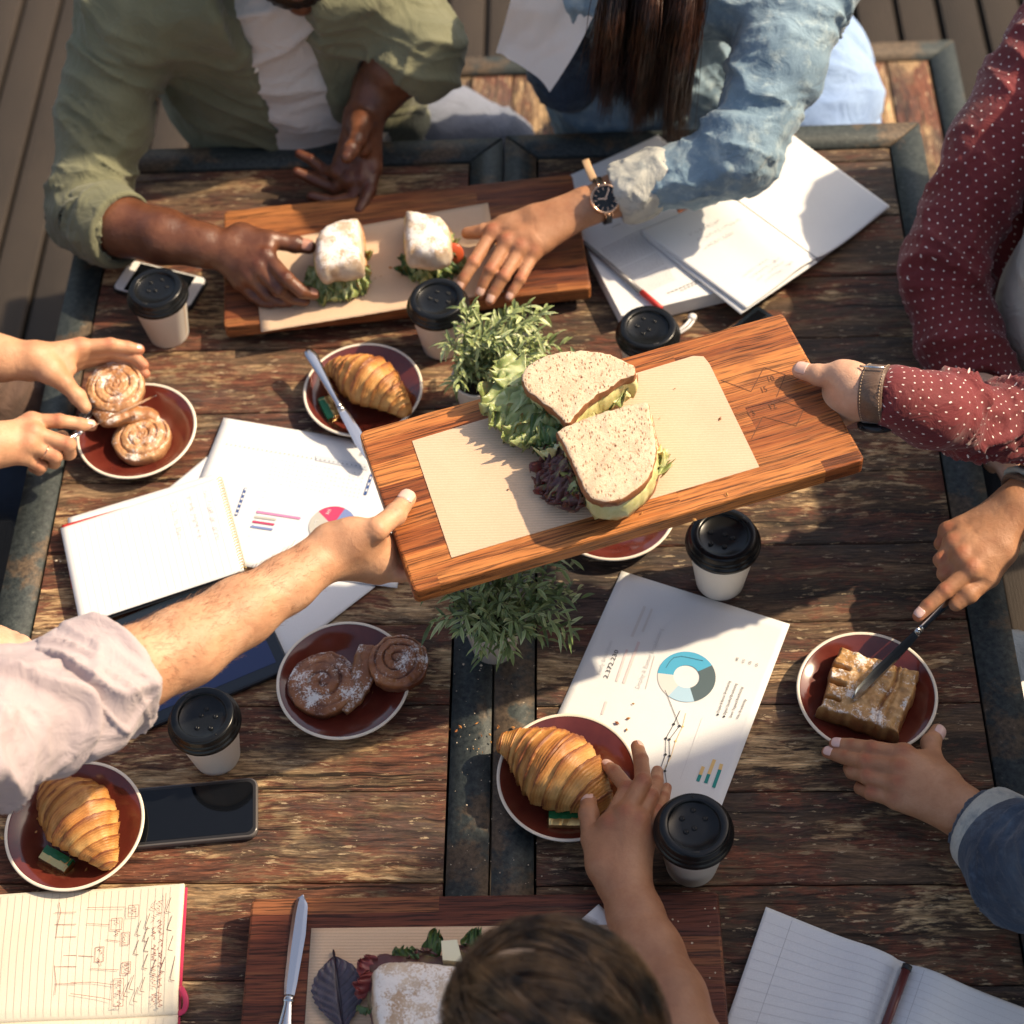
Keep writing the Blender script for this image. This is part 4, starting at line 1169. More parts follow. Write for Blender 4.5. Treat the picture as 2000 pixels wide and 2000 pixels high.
# spiral notebook
nb = empty('spiral_notebook', W(156, 1220, 0), 'open spiral notebook with faintly ruled white pages at the left', 'notebook')
sheet('back_cover', [(120, 1036), (430, 938), (478, 1119), (158, 1226)], .0022 + .0085, M['black'], parent=nb, thick=.0015)
sheet('page_block', [(132, 1012), (424, 925), (474, 1110), (158, 1214)], .0145, M['white'], parent=nb, curl=.001, thick=.0035)
sheet('red_divider', [(120, 1026), (300, 975), (330, 1080), (140, 1150)], .0156, M['redp'], parent=nb, thick=.0003)
hN = .0168
sheet('page', [(118, 1032), (428, 932), (477, 1114), (156, 1220)], hN, M['white'], parent=nb, curl=.0002, thick=.0006, seed=4)
def NBm(s, t): 
    a = np.array([118, 1032]) * (1 - s) * (1 - t) + np.array([428, 932]) * s * (1 - t) + np.array([477, 1114]) * s * t + np.array([156, 1220]) * (1 - s) * t
    return tuple(a)
v, f = join([poly_strips([NBm(s, .03), NBm(s, .97)], .0004, hN, .0005) for s in np.linspace(.04, .93, 22)]); mk('ruling', v, f, M['paleink'], nb, smooth=False)
v, f = join([poly_strips(p, .0004, hN, .0007) for p in handwriting(0, 100, [0, 14, 28], lambda x, y: NBm(.90 - .0075 * y, .08 + .0045 * x), 3, .9)]); mk('handwriting', v, f, M['greyink'], nb, smooth=False)
rings = []
for t in np.linspace(.02, .98, 34):
    p = W(*NBm(.985, t), hN); q = W(*NBm(1.012, t), hN - .004)
    rings.append(tube(resample([p + A(0, 0, .0005), (p + q) / 2 + A(0, 0, .004), q + A(.001, 0, .0), (p + q) / 2 + A(0, 0, -.004)], 10), .0005, 5))
v, f = join(rings); mk('wire_spiral', v, f, M['brass'], nb)
for n_, k in enumerate(nb.children): pass

# book with printed sheet, and open notebook at the top right
def P5(x, y): return (1080 + .28986 * x, 400 + .28986 * y)
bk = empty('book', W(1212, 618, 0), 'thick white printed document pad lying under the open notebook and the red pen', 'book')
bpx = [(1118, 430), (1298, 372), (1418, 567), (1214, 617)]
v, f = outline_slab(bpx, .0008, .0255, [(0.006, 0), (.006, .1), (.0, .12), (.0, .97), (.002, 1), (.05, 1)]); mk('page_block', v, f, M['white'], bk, smooth=False)
hB = .0262
tl = []
for r_ in range(12):
    y = 190 + r_ * 13
    tl.append(text_mesh('lorem and text of page with words', P5(330 + r_ * 7.5, 295 + r_ * 13), P5(560 + r_ * 11, 180 + r_ * 12), hB, .0020, .0003) if False else bar(P5(325 + r_ * 10, 300 + r_ * 13), P5(585 + r_ * 12, 175 + r_ * 13), .9, hB, .0003))
rr = random.Random(5); dash = []
for r_ in range(26):
    p0 = np.array(P5(325 + r_ * 8.5, 300 + r_ * 13)); p1 = np.array(P5(590 + r_ * 9.5, 172 + r_ * 13)); t = 0
    if r_ in (11, 18): continue
    while t < 1:
        l = rr.uniform(.02, .07); dash.append(bar(tuple(p0 + (p1 - p0) * t), tuple(p0 + (p1 - p0) * min(1, t + l)), 1.9 if r_ < 9 else 1.4, hB, .0003)); t += l + .022
v, f = join(dash[:]); mk('printed_text', v, f, M['greyink'], bk, smooth=False)
v, f = join([bar(P5(770 + i * 26, 598 - i * 11), P5(788 + i * 26, 590 - i * 11), 2.4, hB, .0003) for i in range(11)] + [bar(P5(860 + i * 24, 580 - i * 11), P5(876 + i * 24, 573 - i * 11), 2.0, hB, .0003) for i in range(8)] + [bar(P5(395, 155), P5(455, 128), 1, hB)]); tag(mk('bold_print', v, f, M['ink'], bk, smooth=False), kind='stuff')
v, f = outline_slab([P5(430, 55), P5(530, 62), P5(545, 85), P5(470, 88)], .0256, .0266, [(0, 0), (0, 1)]); o = mk('blue_tab', v, f, M['blueobj'], bk, smooth=False)

on = empty('open_notebook', W(1457, 603, 0), 'open notebook with blank white pages and faint pencil notes at the top right', 'notebook')
sheet('cover', [(1250, 455), (1421, 382), (1596, 512), (1447, 613)], .030, M['white'], parent=on, thick=.0012)
sheet('cover', [(1421, 382), (1530, 250), (1738, 405), (1596, 512)], .006, M['white'], parent=on, thick=.0012)
lift = lambda S, T_: .010 * np.exp(-((1 - S) / .16) ** 2) - .004 * (1 - S)
sheet('page', [(1251, 449), (1421, 377), (1594, 503), (1457, 602)], .034, M['white'], parent=on, hf=lambda S, T_: -.0028 * np.exp(-((1 - S) / .06) ** 2) + .004 * np.exp(-((S - .75) / .2) ** 2), thick=.0025, n=30)
sheet('page', [(1421, 377), (1529, 229), (1741, 382), (1594, 503)], .031, M['white'], parent=on, hf=lambda S, T_: -.020 * (1 - np.exp(-S * 4.5)), thick=.0025, n=40)
def OM(s, t): 
    a = np.array([1251, 449]) * (1 - s) * (1 - t) + np.array([1421, 377]) * s * (1 - t) + np.array([1594, 503]) * s * t + np.array([1457, 602]) * (1 - s) * t
    return tuple(a)
hw = handwriting(0, 60, [0, 10, 20], lambda x, y: OM(.30 + .006 * x, .22 + .008 * y), 8, .8) + handwriting(0, 42, [0, 9, 18, 27], lambda x, y: OM(.30 + .008 * x + .004 * y, .76 + .0055 * y), 12, .8)
v, f = join([poly_strips(p, .0005, .0378, .0006) for p in hw]); mk('pencil_notes', v, f, M['greyink'], on, smooth=False)
sheet('blank_sheet', [(1095, 351), (1285, 264), (1345, 312), (1140, 402)], .0040, M['white'], 'blank white sheet behind the wrist with the gold watch', 'paper', curl=.002, seed=12)

# ruled notebook, bottom right
rn = empty('ruled_notebook', W(1416, 2000, 0), 'open ruled notebook with white pages at the bottom right', 'notebook')
Lp = [(1496, 1771), (1766, 1879), (1684, 2112), (1392, 2072)]; Rp = [(1768, 1880), (2062, 1992), (1985, 2255), (1686, 2113)]
v, f = outline_slab([Lp[0], Rp[0], Rp[1], Rp[2], Rp[3], Lp[3]], .0004, .0035, [(0, 0), (0, 1)]); mk('cover', v, f, M['white'], rn, smooth=False)
hRL = lambda S, T_: .006 * np.exp(-((S - .80) / .17) ** 2) - .007 * np.exp(-((1 - S) / .05) ** 2)
hRR = lambda S, T_: .006 * np.exp(-((S - .20) / .17) ** 2) - .007 * np.exp(-((S) / .05) ** 2)
sheet('page', Lp, .0095, M['white'], parent=rn, hf=hRL, thick=.006, n=36); sheet('page', Rp, .0095, M['white'], parent=rn, hf=hRR, thick=.006, n=36)
def rule_on(px, hf, h0, mode, ts, parent, mat, w=.0004, name='ruling'):
    parts = []
    c = [W(u, v, h0) for u, v in px]
    for t in ts:
        s = np.linspace(.02, .98, 40); S = s if mode == 'h' else s * 0 + t; T_ = s * 0 + t if mode == 'h' else s
        P = ((1 - S) * (1 - T_))[:, None] * c[0] + (S * (1 - T_))[:, None] * c[1] + (S * T_)[:, None] * c[2] + ((1 - S) * T_)[:, None] * c[3]
        P[:, 2] += hf(S, T_) + .0004
        d = nrm(np.gradient(P, axis=0)); sd_ = np.stack([-d[:, 1], d[:, 0], 0 * d[:, 0]], -1) * w / 2; n = len(P)
        parts.append((np.vstack([P + sd_, P - sd_]), [(i, n + i, n + i + 1, i + 1) for i in range(n - 1)]))
    v, f = join(parts); mk(name, v, f, mat, parent, smooth=False)
rule_on(Lp, hRL, .0095, 'h', np.linspace(.09, .97, 15), rn, M['paleink']); rule_on(Rp, hRR, .0095, 'h', np.linspace(.06, .97, 16), rn, M['paleink'])
rule_on(Lp, hRL, .0095, 'v', [.20], rn, M['rule'], .0005, 'margin_line'); rule_on(Rp, hRR, .0095, 'v', [.13], rn, M['rule'], .0005, 'margin_line')

# lined notebook with pink cover, bottom left
ln = empty('lined_notebook', W(346, 1978, 0), 'open cream lined notebook with pink cover and red handwriting at the bottom left', 'notebook')
Up = [(-12, 1748), (360, 1726), (346, 1979), (-34, 1997)]; Dn = [(-34, 1998), (346, 1980), (336, 2250), (-60, 2270)]
v, f = outline_slab([(-16, 1750), (366, 1733), (352, 1980), (341, 2252), (-62, 2272), (-38, 1998)], .0003, .0022, [(0, 0), (0, 1)]); mk('cover', v, f, M['pinkc'], ln, smooth=False)
hU = lambda S, T_: .0035 * np.sin(np.pi * np.clip(T_ * 1.0, 0, 1)) ** 2 - .004 * np.exp(-((1 - T_) / .04) ** 2) + .0012 * np.sin(S * 7)
sheet('page', Up, .0085, M['cream'], parent=ln, hf=hU, thick=.006, n=36)
sheet('page', Dn, .0085, M['cream'], parent=ln, hf=lambda S, T_: hU(S, 1 - T_), thick=.006, n=30)
rule_on(Up, hU, .0085, 'v', np.linspace(.04, .93, 24), ln, M['rulec'], .00035); rule_on(Dn, lambda S, T_: hU(S, 1 - T_), .0085, 'v', np.linspace(.04, .93, 24), ln, M['rulec'], .00035)
def P6(x, y): return (.19669 * x, 1700 + .19669 * y)
st = []
for y_ in (370, 420, 540, 665, 850, 960, 1130): st.append([P6(545 if y_ != 370 else 870, y_), P6(760 if y_ not in (370,) else 1250, y_ - 4)])
st += [[P6(590, 320), P6(605, 420), P6(570, 560), P6(545, 760), P6(540, 950), P6(560, 1130), P6(545, 1240)], [P6(780, 850), P6(930, 856)], [P6(860, 530), P6(1090, 540)], [P6(1050, 690), P6(1190, 706)], [P6(700, 1115), P6(930, 1112), P6(1140, 1138)], [P6(700, 1225), P6(1000, 1265), P6(1110, 1290)], [P6(900, 978), P6(1180, 990)], [P6(1650, 225), P6(1625, 620), P6(1590, 1050), P6(1570, 1310)]]
def bx(x, y, w, h_): st.append([P6(x, y), P6(x + w, y - 6), P6(x + w - 8, y + h_), P6(x - 8, y + h_ + 4), P6(x, y)])
for b in ((1280, 350, 100, 110), (1110, 480, 105, 110), (1210, 620, 80, 120), (950, 765, 85, 140), (1215, 915, 85, 110), (1130, 1080, 100, 270)): bx(*b)
hw = []
for (cx_, y0_, y1_, sd2) in ((1330, 350, 450, 1), (1170, 470, 590, 2), (1240, 630, 740, 3), (990, 770, 900, 4), (1260, 920, 1040, 5), (1180, 1090, 1340, 6), (1530, 300, 1300, 7), (1590, 300, 1300, 8)):
    hw += handwriting(0, (y1_ - y0_), [0], lambda x, y, cx_=cx_, y0_=y0_: P6(cx_ - y * 9, y0_ + x), sd2, 1.0, 5.5)
chk = []
for x, y in ((1700, 270), (1710, 450), (1720, 650), (1490, 430), (1400, 500), (1470, 560), (1480, 660), (1380, 690), (1470, 830), (1550, 880), (1740, 850), (1330, 1040), (1440, 1060), (1370, 1160), (1640, 860), (1280, 1110)):
    chk.append([P6(x, y), P6(x - 50, y + 140 + (100 if x == 1740 else 0)), P6(x - 5, y + 150 + (100 if x == 1740 else 0))])
hC = .0118
v, f = join([poly_strips(p, .0005, hC, .0006) for p in st + hw]); mk('handwriting', v, f, M['redink'], ln, smooth=False)
v, f = join([poly_strips(p, .0006, hC, .0007) for p in chk]); mk('tick_marks', v, f, plain('dark brown ink', (.10, .035, .03), .7), ln, smooth=False)
rb_ = resample([W(349, 1928, .006), W(356, 1934, .010), W(363, 1952, .009), W(360, 1972, .006), W(347, 1981, .004)], 20)
v, f = tube(rb_, .0032, 8, (0, 0, 1), .22); mk('ribbon', v, f, M['pinkc'], ln)

# ---------------------------------------------------------------- food
def croissant(name, pts, rmax, label, seed, turns=9, group='croissants', extra=0.0):
    """curved spine through world points, spiral layered ridges"""
    sp = resample(pts, 200); m = len(sp); n = 56
    L = np.concatenate([[0], np.cumsum(np.linalg.norm(np.diff(sp, axis=0), axis=1))]); s = L / L[-1]
    prof = np.interp(s, [0, .02, .10, .22, .36, .50, .64, .78, .90, .98, 1], [.10, .26, .40, .64, .90, 1.0, .92, .66, .42, .26, .10])
    t, sd_, nn = frames(sp)
    a = np.linspace(0, 2 * np.pi, n, endpoint=False)
    S, AA = np.meshgrid(s, a, indexing='ij')
    side = np.where(S < .5, 1, -1)
    ph = (np.abs(S - .5) * 2) * turns * .5 + .10 * np.cos(AA + seed) * side + .06 * np.sin(2 * AA) + .12 * vn(np.stack([S * 5, np.cos(AA), np.sin(AA) + seed], -1))
    st = ph - np.floor(ph)                                  # 0 at the start of a layer, grows outwards
    step = (1 - st) ** 1.1 * .15 * (.35 + .65 * prof[:, None])
    fine = .030 * np.abs(vn(np.stack([S * 120 + AA * 2.2 * side, np.cos(AA) * 4, np.sin(AA) * 4], -1))) + .018 * np.sin(ph * 2 * np.pi * 5) + .07 * fbm(np.stack([S * 9, np.cos(AA) * 2.2, np.sin(AA) * 2.2 + seed], -1), 3)
    rad = rmax * (prof[:, None] * (.93 + step + fine))
    dz = np.sin(AA); dz = np.where(dz < 0, dz * .75, dz * .92)
    V = sp[:, None] + rad[..., None] * (np.cos(AA)[..., None] * sd_[:, None] + dz[..., None] * nn[:, None])
    tone = np.clip(.92 - (1 - st) ** 2 * .62 - .30 * np.exp(-((st - .0) / .05) ** 2) + .30 * (1 - np.sin(AA)) * .5 + .22 * np.sin(ph * 2 * np.pi * 6) * .5 + .25 * vn(np.stack([S * 14, AA * 1.2, S * 0 + seed], -1)), 0, 1.2)
    i, j = np.meshgrid(np.arange(m - 1), np.arange(n), indexing='ij'); j2 = (j + 1) % n
    F = np.stack([i * n + j, (i + 1) * n + j, (i + 1) * n + j2, i * n + j2], -1).reshape(-1, 4)
    V = V.reshape(-1, 3); tone = tone.ravel()
    F = [tuple(q) for q in F[:, ::-1]] + [tuple(range(n)), tuple(range((m - 1) * n, m * n))[::-1]]
    o = mk(name, V, F, M['croissant'], None, col=tone, org=sp[100] - A(0, 0, rmax)); return tag(o, label, 'croissant', group)
croissant('croissant', [W(636, 722, .018), W(668, 722, .027), W(712, 742, .036), W(758, 770, .032), W(800, 812, .020)], .0335, 'plump croissant on the rear plate beside the leaning table knife', 1, 12)
croissant('croissant', [W(972, 1447, .034), W(1022, 1464, .034), W(1085, 1502, .038), W(1150, 1550, .036), W(1188, 1596, .024)], .0435, 'flaky croissant gripped by a hand, over the plate at the bottom centre', 2, 11)
croissant('croissant', [W(92, 1520, .024), W(118, 1556, .034), W(160, 1602, .038), W(196, 1656, .032), W(218, 1696, .024)], .0385, 'golden croissant on the bottom left plate below the mauve sleeve', 3, 13)

def butter(cen, h, rz, label, tilt=0.0):
    p = W(*cen, h); t = empty('butter_packet', (0, 0, 0))
    w, d, hh = .036, .017, .0085
    def blk(x0, x1, y0, y1, z0, z1, n=14, seed=0, am=.0005):
        v, f = [], []
        X = np.linspace(x0, x1, n)
        for x in X:
            for y, z in ((y0, z0), (y0 - .0003, (z0 + z1) / 2), (y0 + .0006, z1 - .0003), ((y0 + y1) / 2, z1), (y1 - .0006, z1 - .0003), (y1, (z0 + z1) / 2), (y1, z0)):
                v.append((x, y + am * vn(A(x * 300, y * 300, seed)), z + am * vn(A(x * 260, y * 260, seed + 5))))
        f = [(i * 7 + j, i * 7 + (j + 1) % 7, (i + 1) * 7 + (j + 1) % 7, (i + 1) * 7 + j) for i in range(n - 1) for j in range(7)] + [tuple(range(7))[::-1], tuple(range((n - 1) * 7, n * 7))]
        return v, f
    v, f = blk(-w / 2, w / 2, -d / 2, d / 2, 0, hh); mk('foil_block', v, f, M['brass'], t, smooth=False)
    v, f = blk(-w / 2 - .0004, w / 2 + .0004, -.001, d / 2 + .0005, .001, hh + .0006, seed=9); mk('green_label', v, f, M['green'], t, smooth=False)
    for s in (-1, 1):
        vv = np.array([(s * w / 2, -d / 2, 0), (s * w / 2, d / 2, 0), (s * (w / 2 + .003), 0, .002), (s * w / 2, 0, hh * .9), (s * w / 2, -d / 2, hh * .8), (s * w / 2, d / 2, hh * .8)])
        mk('folded_end', vv, [(0, 1, 2), (4, 0, 2), (3, 4, 2), (1, 5, 2), (5, 3, 2)], M['brass'], t, smooth=False)
    t.location = tuple(p); t.rotation_euler = (tilt, 0, rz); return tag(t, label, 'butter', 'foil butter packets')
butter((112, 1683), .0075, -.50, 'green and gold butter packet on the bottom left plate', .0)
bt = butter((1105, 1605), .011, -.02, 'green and gold butter packet under the croissant that the hand grips')
butter((644, 802), .012, 2.0, 'partly hidden gold butter packet under the table knife on the rear plate')

# swirl buns -------------------------------------------------------------------
def swirl(c, R, hgt, turns, hand, rough_seed, tilt=(0, 0), squash=1.0, rz=0):
    nr, na = 46, 150
    v, tone = [], []
    rs = np.concatenate([np.linspace(0, 1, nr) , [1.0, .985, .93]])
    for k, r in enumerate(rs):
        a = np.linspace(0, 2 * np.pi, na, endpoint=False)
        q = r * turns - hand * a / (2 * np.pi) + .10 * vn(np.stack([np.cos(a) * 2 * r, np.sin(a) * 2 * r, a * 0 + rough_seed], -1)); fr = q - np.floor(q)
        groove = np.exp(-(np.minimum(fr, 1 - fr) / .12) ** 2) * (.55 + .45 * vn(np.stack([q * 2, np.cos(a) * 1.5, np.sin(a) * 1.5 + rough_seed], -1)))
        dome = math.sqrt(max(0, 1 - (r * .93) ** 2.6)) if r < 1 else .35
        edge = 1 + .035 * vn(np.stack([np.cos(a) * 2.2, np.sin(a) * 2.2, a * 0 + rough_seed], -1)) + .02 * vn(np.stack([np.cos(a) * 7, np.sin(a) * 7, a * 0 + rough_seed], -1))
        x, y = R * r * edge * np.cos(a), R * r * edge * squash * np.sin(a)
        z = hgt * (.55 + .45 * dome) - groove * .17 * hgt * (1 if r < 1 else 0) + hgt * .10 * fbm(np.stack([x * 90, y * 90, x * 0 + rough_seed], -1), 4)
        if k >= nr: z = hgt * [.42, .15, 0][k - nr] + 0 * a
        v.append(np.stack([x, y, z], -1)); tone.append(np.clip(.62 - .55 * groove + .2 * vn(np.stack([x * 60, y * 60, x * 0], -1)) - (.25 if k >= nr else 0) + 0 * a, 0, 1))
    V = np.array(v).reshape(-1, 3)
    V = rot(V, rz); V = rot(V, tilt[0], 'x'); V = rot(V, tilt[1], 'y')
    m = len(rs); i, j = np.meshgrid(np.arange(m - 1), np.arange(na), indexing='ij'); j2 = (j + 1) % na
    F = np.stack([i * na + j, (i + 1) * na + j, (i + 1) * na + j2, i * na + j2], -1).reshape(-1, 4)
    F = [tuple(q) for q in F[na:]] + [(0 * na + 0,)] * 0
    F += [(jj, na + jj, na + (jj + 1) % na) for jj in range(na)][:0]
    F += [tuple(range(na, 2 * na))] + [tuple(range((m - 1) * na, m * na))[::-1]]
    return V + np.asarray(c), F, np.array(tone).ravel()
def link(pts, rad, seed):
    sp = resample(pts, 40); v, f = tube(sp, np.interp(np.linspace(0, 1, 40), [0, .2, .8, 1], [rad * .6, rad, rad, rad * .5]), 20, flat=.8)
    v = v + .0018 * np.stack([fbm(v * 110 + seed, 3)] * 3, -1) * nrm(v - sp.mean(0)); return v, f
b = empty('swirl_bun', W(671, 1328, .005), 'double spiral sugared bun on the plate in the middle of the left table', 'pastry', 'sugared swirl buns')
V, F, t_ = swirl(W(634, 1347, .006), .0405, .022, 3.2, 1, 1, rz=2.0, tilt=(.02, .02)); mk('swirl', V, F, M['swirl'], b, col=t_)
V, F, t_ = swirl(W(778, 1306, .017), .0345, .024, 3.3, -1, 4, rz=.5, tilt=(-.02, .06)); mk('swirl', V, F, M['swirl'], b, col=t_)
v, f = link([W(712, 1262, .024), W(708, 1300, .020), W(700, 1345, .016), W(672, 1388, .012)], .0115, 3); mk('dough_strip', v, f, M['dough'], b, col=np.full(len(v), .45))
v, f = link([W(722, 1262, .030), W(718, 1300, .024), W(712, 1350, .018)], .0095, 5); mk('dough_strip', v, f, M['swirl'], b, col=np.full(len(v), .6))
b = empty('swirl_bun', W(258, 845, .005), 'double spiral iced bun being held up and cut in two at the left plate', 'pastry', 'sugared swirl buns')
V, F, t_ = swirl(W(281, 868, .006), .0375, .023, 3.3, 1, 7, rz=1.0, tilt=(.0, -.02)); mk('swirl', V, F, M['swirl2'], b, col=t_ + .1)
V, F, t_ = swirl(W(230, 766, .035), .0375, .022, 3.2, 1, 9, rz=2.5, tilt=(.16, .0)); mk('swirl', V, F, M['swirl2'], b, col=t_ + .1)
v, f = link([W(188, 800, .036), W(215, 818, .034), W(250, 812, .030), W(285, 812, .022), (W(312, 830, .018))], .0125, 8); mk('dough_strip', v, f, M['dough'], b, col=np.full(len(v), .6))

# square puff pastry --------------------------------------------------------------
def turnover():
    c = W(1692, 1372, .006); ang_ = math.radians(-22); n = 84; Lx, Ly, hh = .098, .088, .032
    s = np.linspace(-1, 1, n); X, Y = np.meshgrid(s, s)
    ex = np.clip((1 - np.abs(X)) / .13, 0, 1); ey = np.clip((1 - np.abs(Y)) / .13, 0, 1)
    e = np.clip(np.minimum(ex, ey), 0, 1); Z = hh * (.25 + .75 * (1 - (1 - e) ** 2.2) ** .6)
    Z += .0022 * fbm(np.stack([X * 6, Y * 6, X * 0 + 2], -1), 5)
    crease = np.exp(-((X - .42 - .06 * np.sin(Y * 3)) / .035) ** 2); Z -= .004 * crease + .003 * np.exp(-((X - .56) / .03) ** 2)
    for yy in (-.62, -.15, .32):
        cut = np.exp(-((Y - yy + .05 * X) / .055) ** 4) * np.clip((-X - .50) / .12, 0, 1); Z -= cut * .017
    xr = 1 + .05 * vn(np.stack([X * 0 + 1, Y * 4, X * 0], -1)); yr = 1 + .04 * vn(np.stack([X * 4, X * 0 + 3, X * 0], -1))
    P = np.stack([X * Lx / 2 * xr * (1 - .04 * (1 - e)), Y * Ly / 2 * yr * (1 - .03 * (1 - e)), Z], -1)
    tone = np.clip(.35 + .5 * e - .5 * crease + .25 * vn(np.stack([X * 8, Y * 8, X * 0], -1)), 0, 1)
    V = P.reshape(-1, 3); N_ = n * n
    F = [(j * n + i, j * n + i + 1, (j + 1) * n + i + 1, (j + 1) * n + i) for j in range(n - 1) for i in range(n - 1)]
    edge = list(range(n)) + [j * n + n - 1 for j in range(1, n)] + [(n - 1) * n + i for i in range(n - 2, -1, -1)] + [j * n for j in range(n - 2, 0, -1)]
    B = V[edge] * A(.95, .95, 0); V = np.vstack([V, B])
    for k in range(len(edge)): a_, b_ = edge[k], edge[(k + 1) % len(edge)]; F.append((a_, N_ + k, N_ + (k + 1) % len(edge), b_))
    F.append(tuple(range(N_, N_ + len(edge)))[::-1])
    tone = np.concatenate([tone.ravel(), np.full(len(edge), .2)])
    V = rot(V, ang_) + c
    o = mk('puff_pastry', V, F, M['turnover'], None, col=tone, org=c); tag(o, 'square sugared puff pastry with three slits, being cut on the right plate', 'pastry')
turnover()

# leaves -----------------------------------------------------------------------
def ruffle(c, ex, ey, w, l, seed, amp=.006, n=22, curl=0.0):
    """a lettuce leaf: frilly patch spanned by ex (width w) and ey (length l)"""
    ex, ey = nrm(ex), nrm(ey); ez = nrm(np.cross(ex, ey))
    s = np.linspace(-1, 1, n); X, Y = np.meshgrid(s, np.linspace(0, 1, n))
    wid = np.sqrt(np.clip(1 - (Y * 1.02 - .35) ** 2 / .55, .02, 1))
    fr = np.clip(np.abs(X) ** 2 + Y ** 3, 0, 1.6)
    zz_ = amp * fr * np.sin(X * 9 + Y * 11 + seed) + amp * .8 * fr * vn(np.stack([X * 4, Y * 4, X * 0 + seed], -1)) + curl * Y ** 2 + amp * .5 * vn(np.stack([X * 2, Y * 2, X * 0 + seed + 5], -1))
    jx = 1 + .18 * vn(np.stack([Y * 7, X * 0 + np.sign(X), X * 0 + seed], -1))
    P = np.asarray(c) + (X * wid * w / 2 * jx)[..., None] * ex + (Y * l * (1 + .12 * vn(np.stack([X * 5, X * 0, X * 0 + seed], -1))))[..., None] * ey + zz_[..., None] * ez
    tone = np.clip(.45 + .35 * (1 - Y) * (1 - np.abs(X)) + .4 * vn(np.stack([X * 5, Y * 5, X * 0 + seed], -1)) + .25 * np.exp(-(X / .08) ** 2), 0, 1)
    th = ez * .0005
    V = np.vstack([P.reshape(-1, 3) + th, P.reshape(-1, 3) - th]); N_ = n * n; F = []
    for j in range(n - 1):
        for i in range(n - 1):
            a = j * n + i; q = (a, a + 1, a + n + 1, a + n); F.append(q); F.append(tuple(x + N_ for x in q[::-1]))
    edge = list(range(n)) + [j * n + n - 1 for j in range(1, n)] + [(n - 1) * n + i for i in range(n - 2, -1, -1)] + [j * n for j in range(n - 2, 0, -1)]
    for a, b_ in zip(edge, edge[1:] + edge[:1]): F.append((a, a + N_, b_ + N_, b_))
    return V, F, np.concatenate([tone.ravel()] * 2)
def leafpart(parent, c, tx, ty, w, l, seed, mat, amp=.006, curl=0.0, name='lettuce_leaf'):
    V, F, t_ = ruffle(c, tx, ty, w, l, seed, amp, 22, curl); return mk(name, V, F, mat, parent, col=t_)

# held sandwich: two halves of brown bread --------------------------------------
def P7(x, y): return (960 + .18634 * x, 660 + .18634 * y)
bA = [P7(*p) for p in ((320, 440), (328, 350), (385, 275), (470, 222), (560, 185), (660, 158), (760, 140), (860, 130), (950, 125), (1060, 138), (1160, 150), (1240, 165), (1330, 200), (1430, 250), (1492, 285), (1512, 320), (1505, 385), (1440, 400), (1365, 430), (1290, 485), (1200, 540), (1110, 595), (1040, 645), (990, 690), (930, 750), (880, 810), (830, 870), (780, 890), (735, 845), (690, 795), (640, 745), (560, 690), (480, 628), (400, 575), (345, 515))]
bB = [P7(*p) for p in ((675, 985), (720, 950), (790, 918), (880, 880), (980, 838), (1080, 798), (1180, 765), (1280, 738), (1380, 712), (1480, 690), (1580, 668), (1640, 675), (1655, 740), (1672, 830), (1695, 930), (1715, 1030), (1725, 1130), (1722, 1230), (1700, 1330), (1665, 1430), (1610, 1510), (1530, 1585), (1440, 1650), (1340, 1695), (1230, 1716), (1130, 1705), (1040, 1665), (975, 1600), (930, 1500), (890, 1400), (845, 1300), (800, 1205), (755, 1115), (715, 1040))]
def slice_(parent, px, h0, h1, dx=(0, 0), sc=1.0, seed=0):
    P = np.array(px, float); c = P.mean(0); P = c + (P - c) * sc + np.array(dx)
    rr = np.random.RandomState(seed); 
    n = 110
    ring = [(.035, 0), (.0, .16), (-.006, .5), (.0, .80), (.014, .94), (.035, 1), (.12, 1.0), (.25, 1.0), (.45, 1.0), (.7, 1.0)]
    v, f = outline_slab([tuple(p) for p in P], h0, h1, ring, n=n)
    v = v + .0012 * np.stack([vn(v * 260 + seed), vn(v * 260 + 7), vn(v * 130 + 3) * 1.0], -1)
    side = (1 + n * 4)                              # faces up to ring index 4 are crust
    fm = [0] + [0] * (n * 4) + [1] * (len(f) - 1 - n * 4)
    o = mk('bread_slice', v, f, None, parent, mats=[M['crustside'], M['crumb']], fmat=fm, col=np.full(len(v), .45)); return o
def dirw(p, q, h): return nrm(W(*q, h) - W(*p, h))
h0 = HH + .0012
for px, lab, key in ((bA, 'upper half of the brown bread sandwich on the held board, green lettuce at its left', 'A'), (bB, 'lower half of the brown bread sandwich on the held board, purple lettuce at its left', 'B')):
    s = empty('sandwich_half', W(*np.mean(px, 0), h0), lab, 'sandwich', 'brown bread sandwich halves')
    top = h0 + .056
    slice_(s, px, top - .0125, top, seed=1 if key == 'A' else 2)
    slice_(s, px, h0, h0 + .0135, (4, 12) if key == 'A' else (8, 22), 1.0, 3)
    fx = np.array(px); c = fx.mean(0)
    v, f = outline_slab([tuple(c + (p - c) * 1.0 + (4, 9)) for p in fx], h0 + .0130, top - .0118, [(.06, 0), (.0, .3), (.02, .7), (.06, 1)], n=90)
    v = v + .0022 * np.stack([fbm(v * 150, 3), fbm(v * 150 + 9, 3), fbm(v * 150 + 4, 3) * .3], -1); mk('egg_filling', v, f, M['egg'], s, col=.4 + .4 * vn(v * 160))
U = A(0, 0, 1)
sA, sB = [o for o in COL.objects if o.name.startswith('sandwich_half')]
k = 0
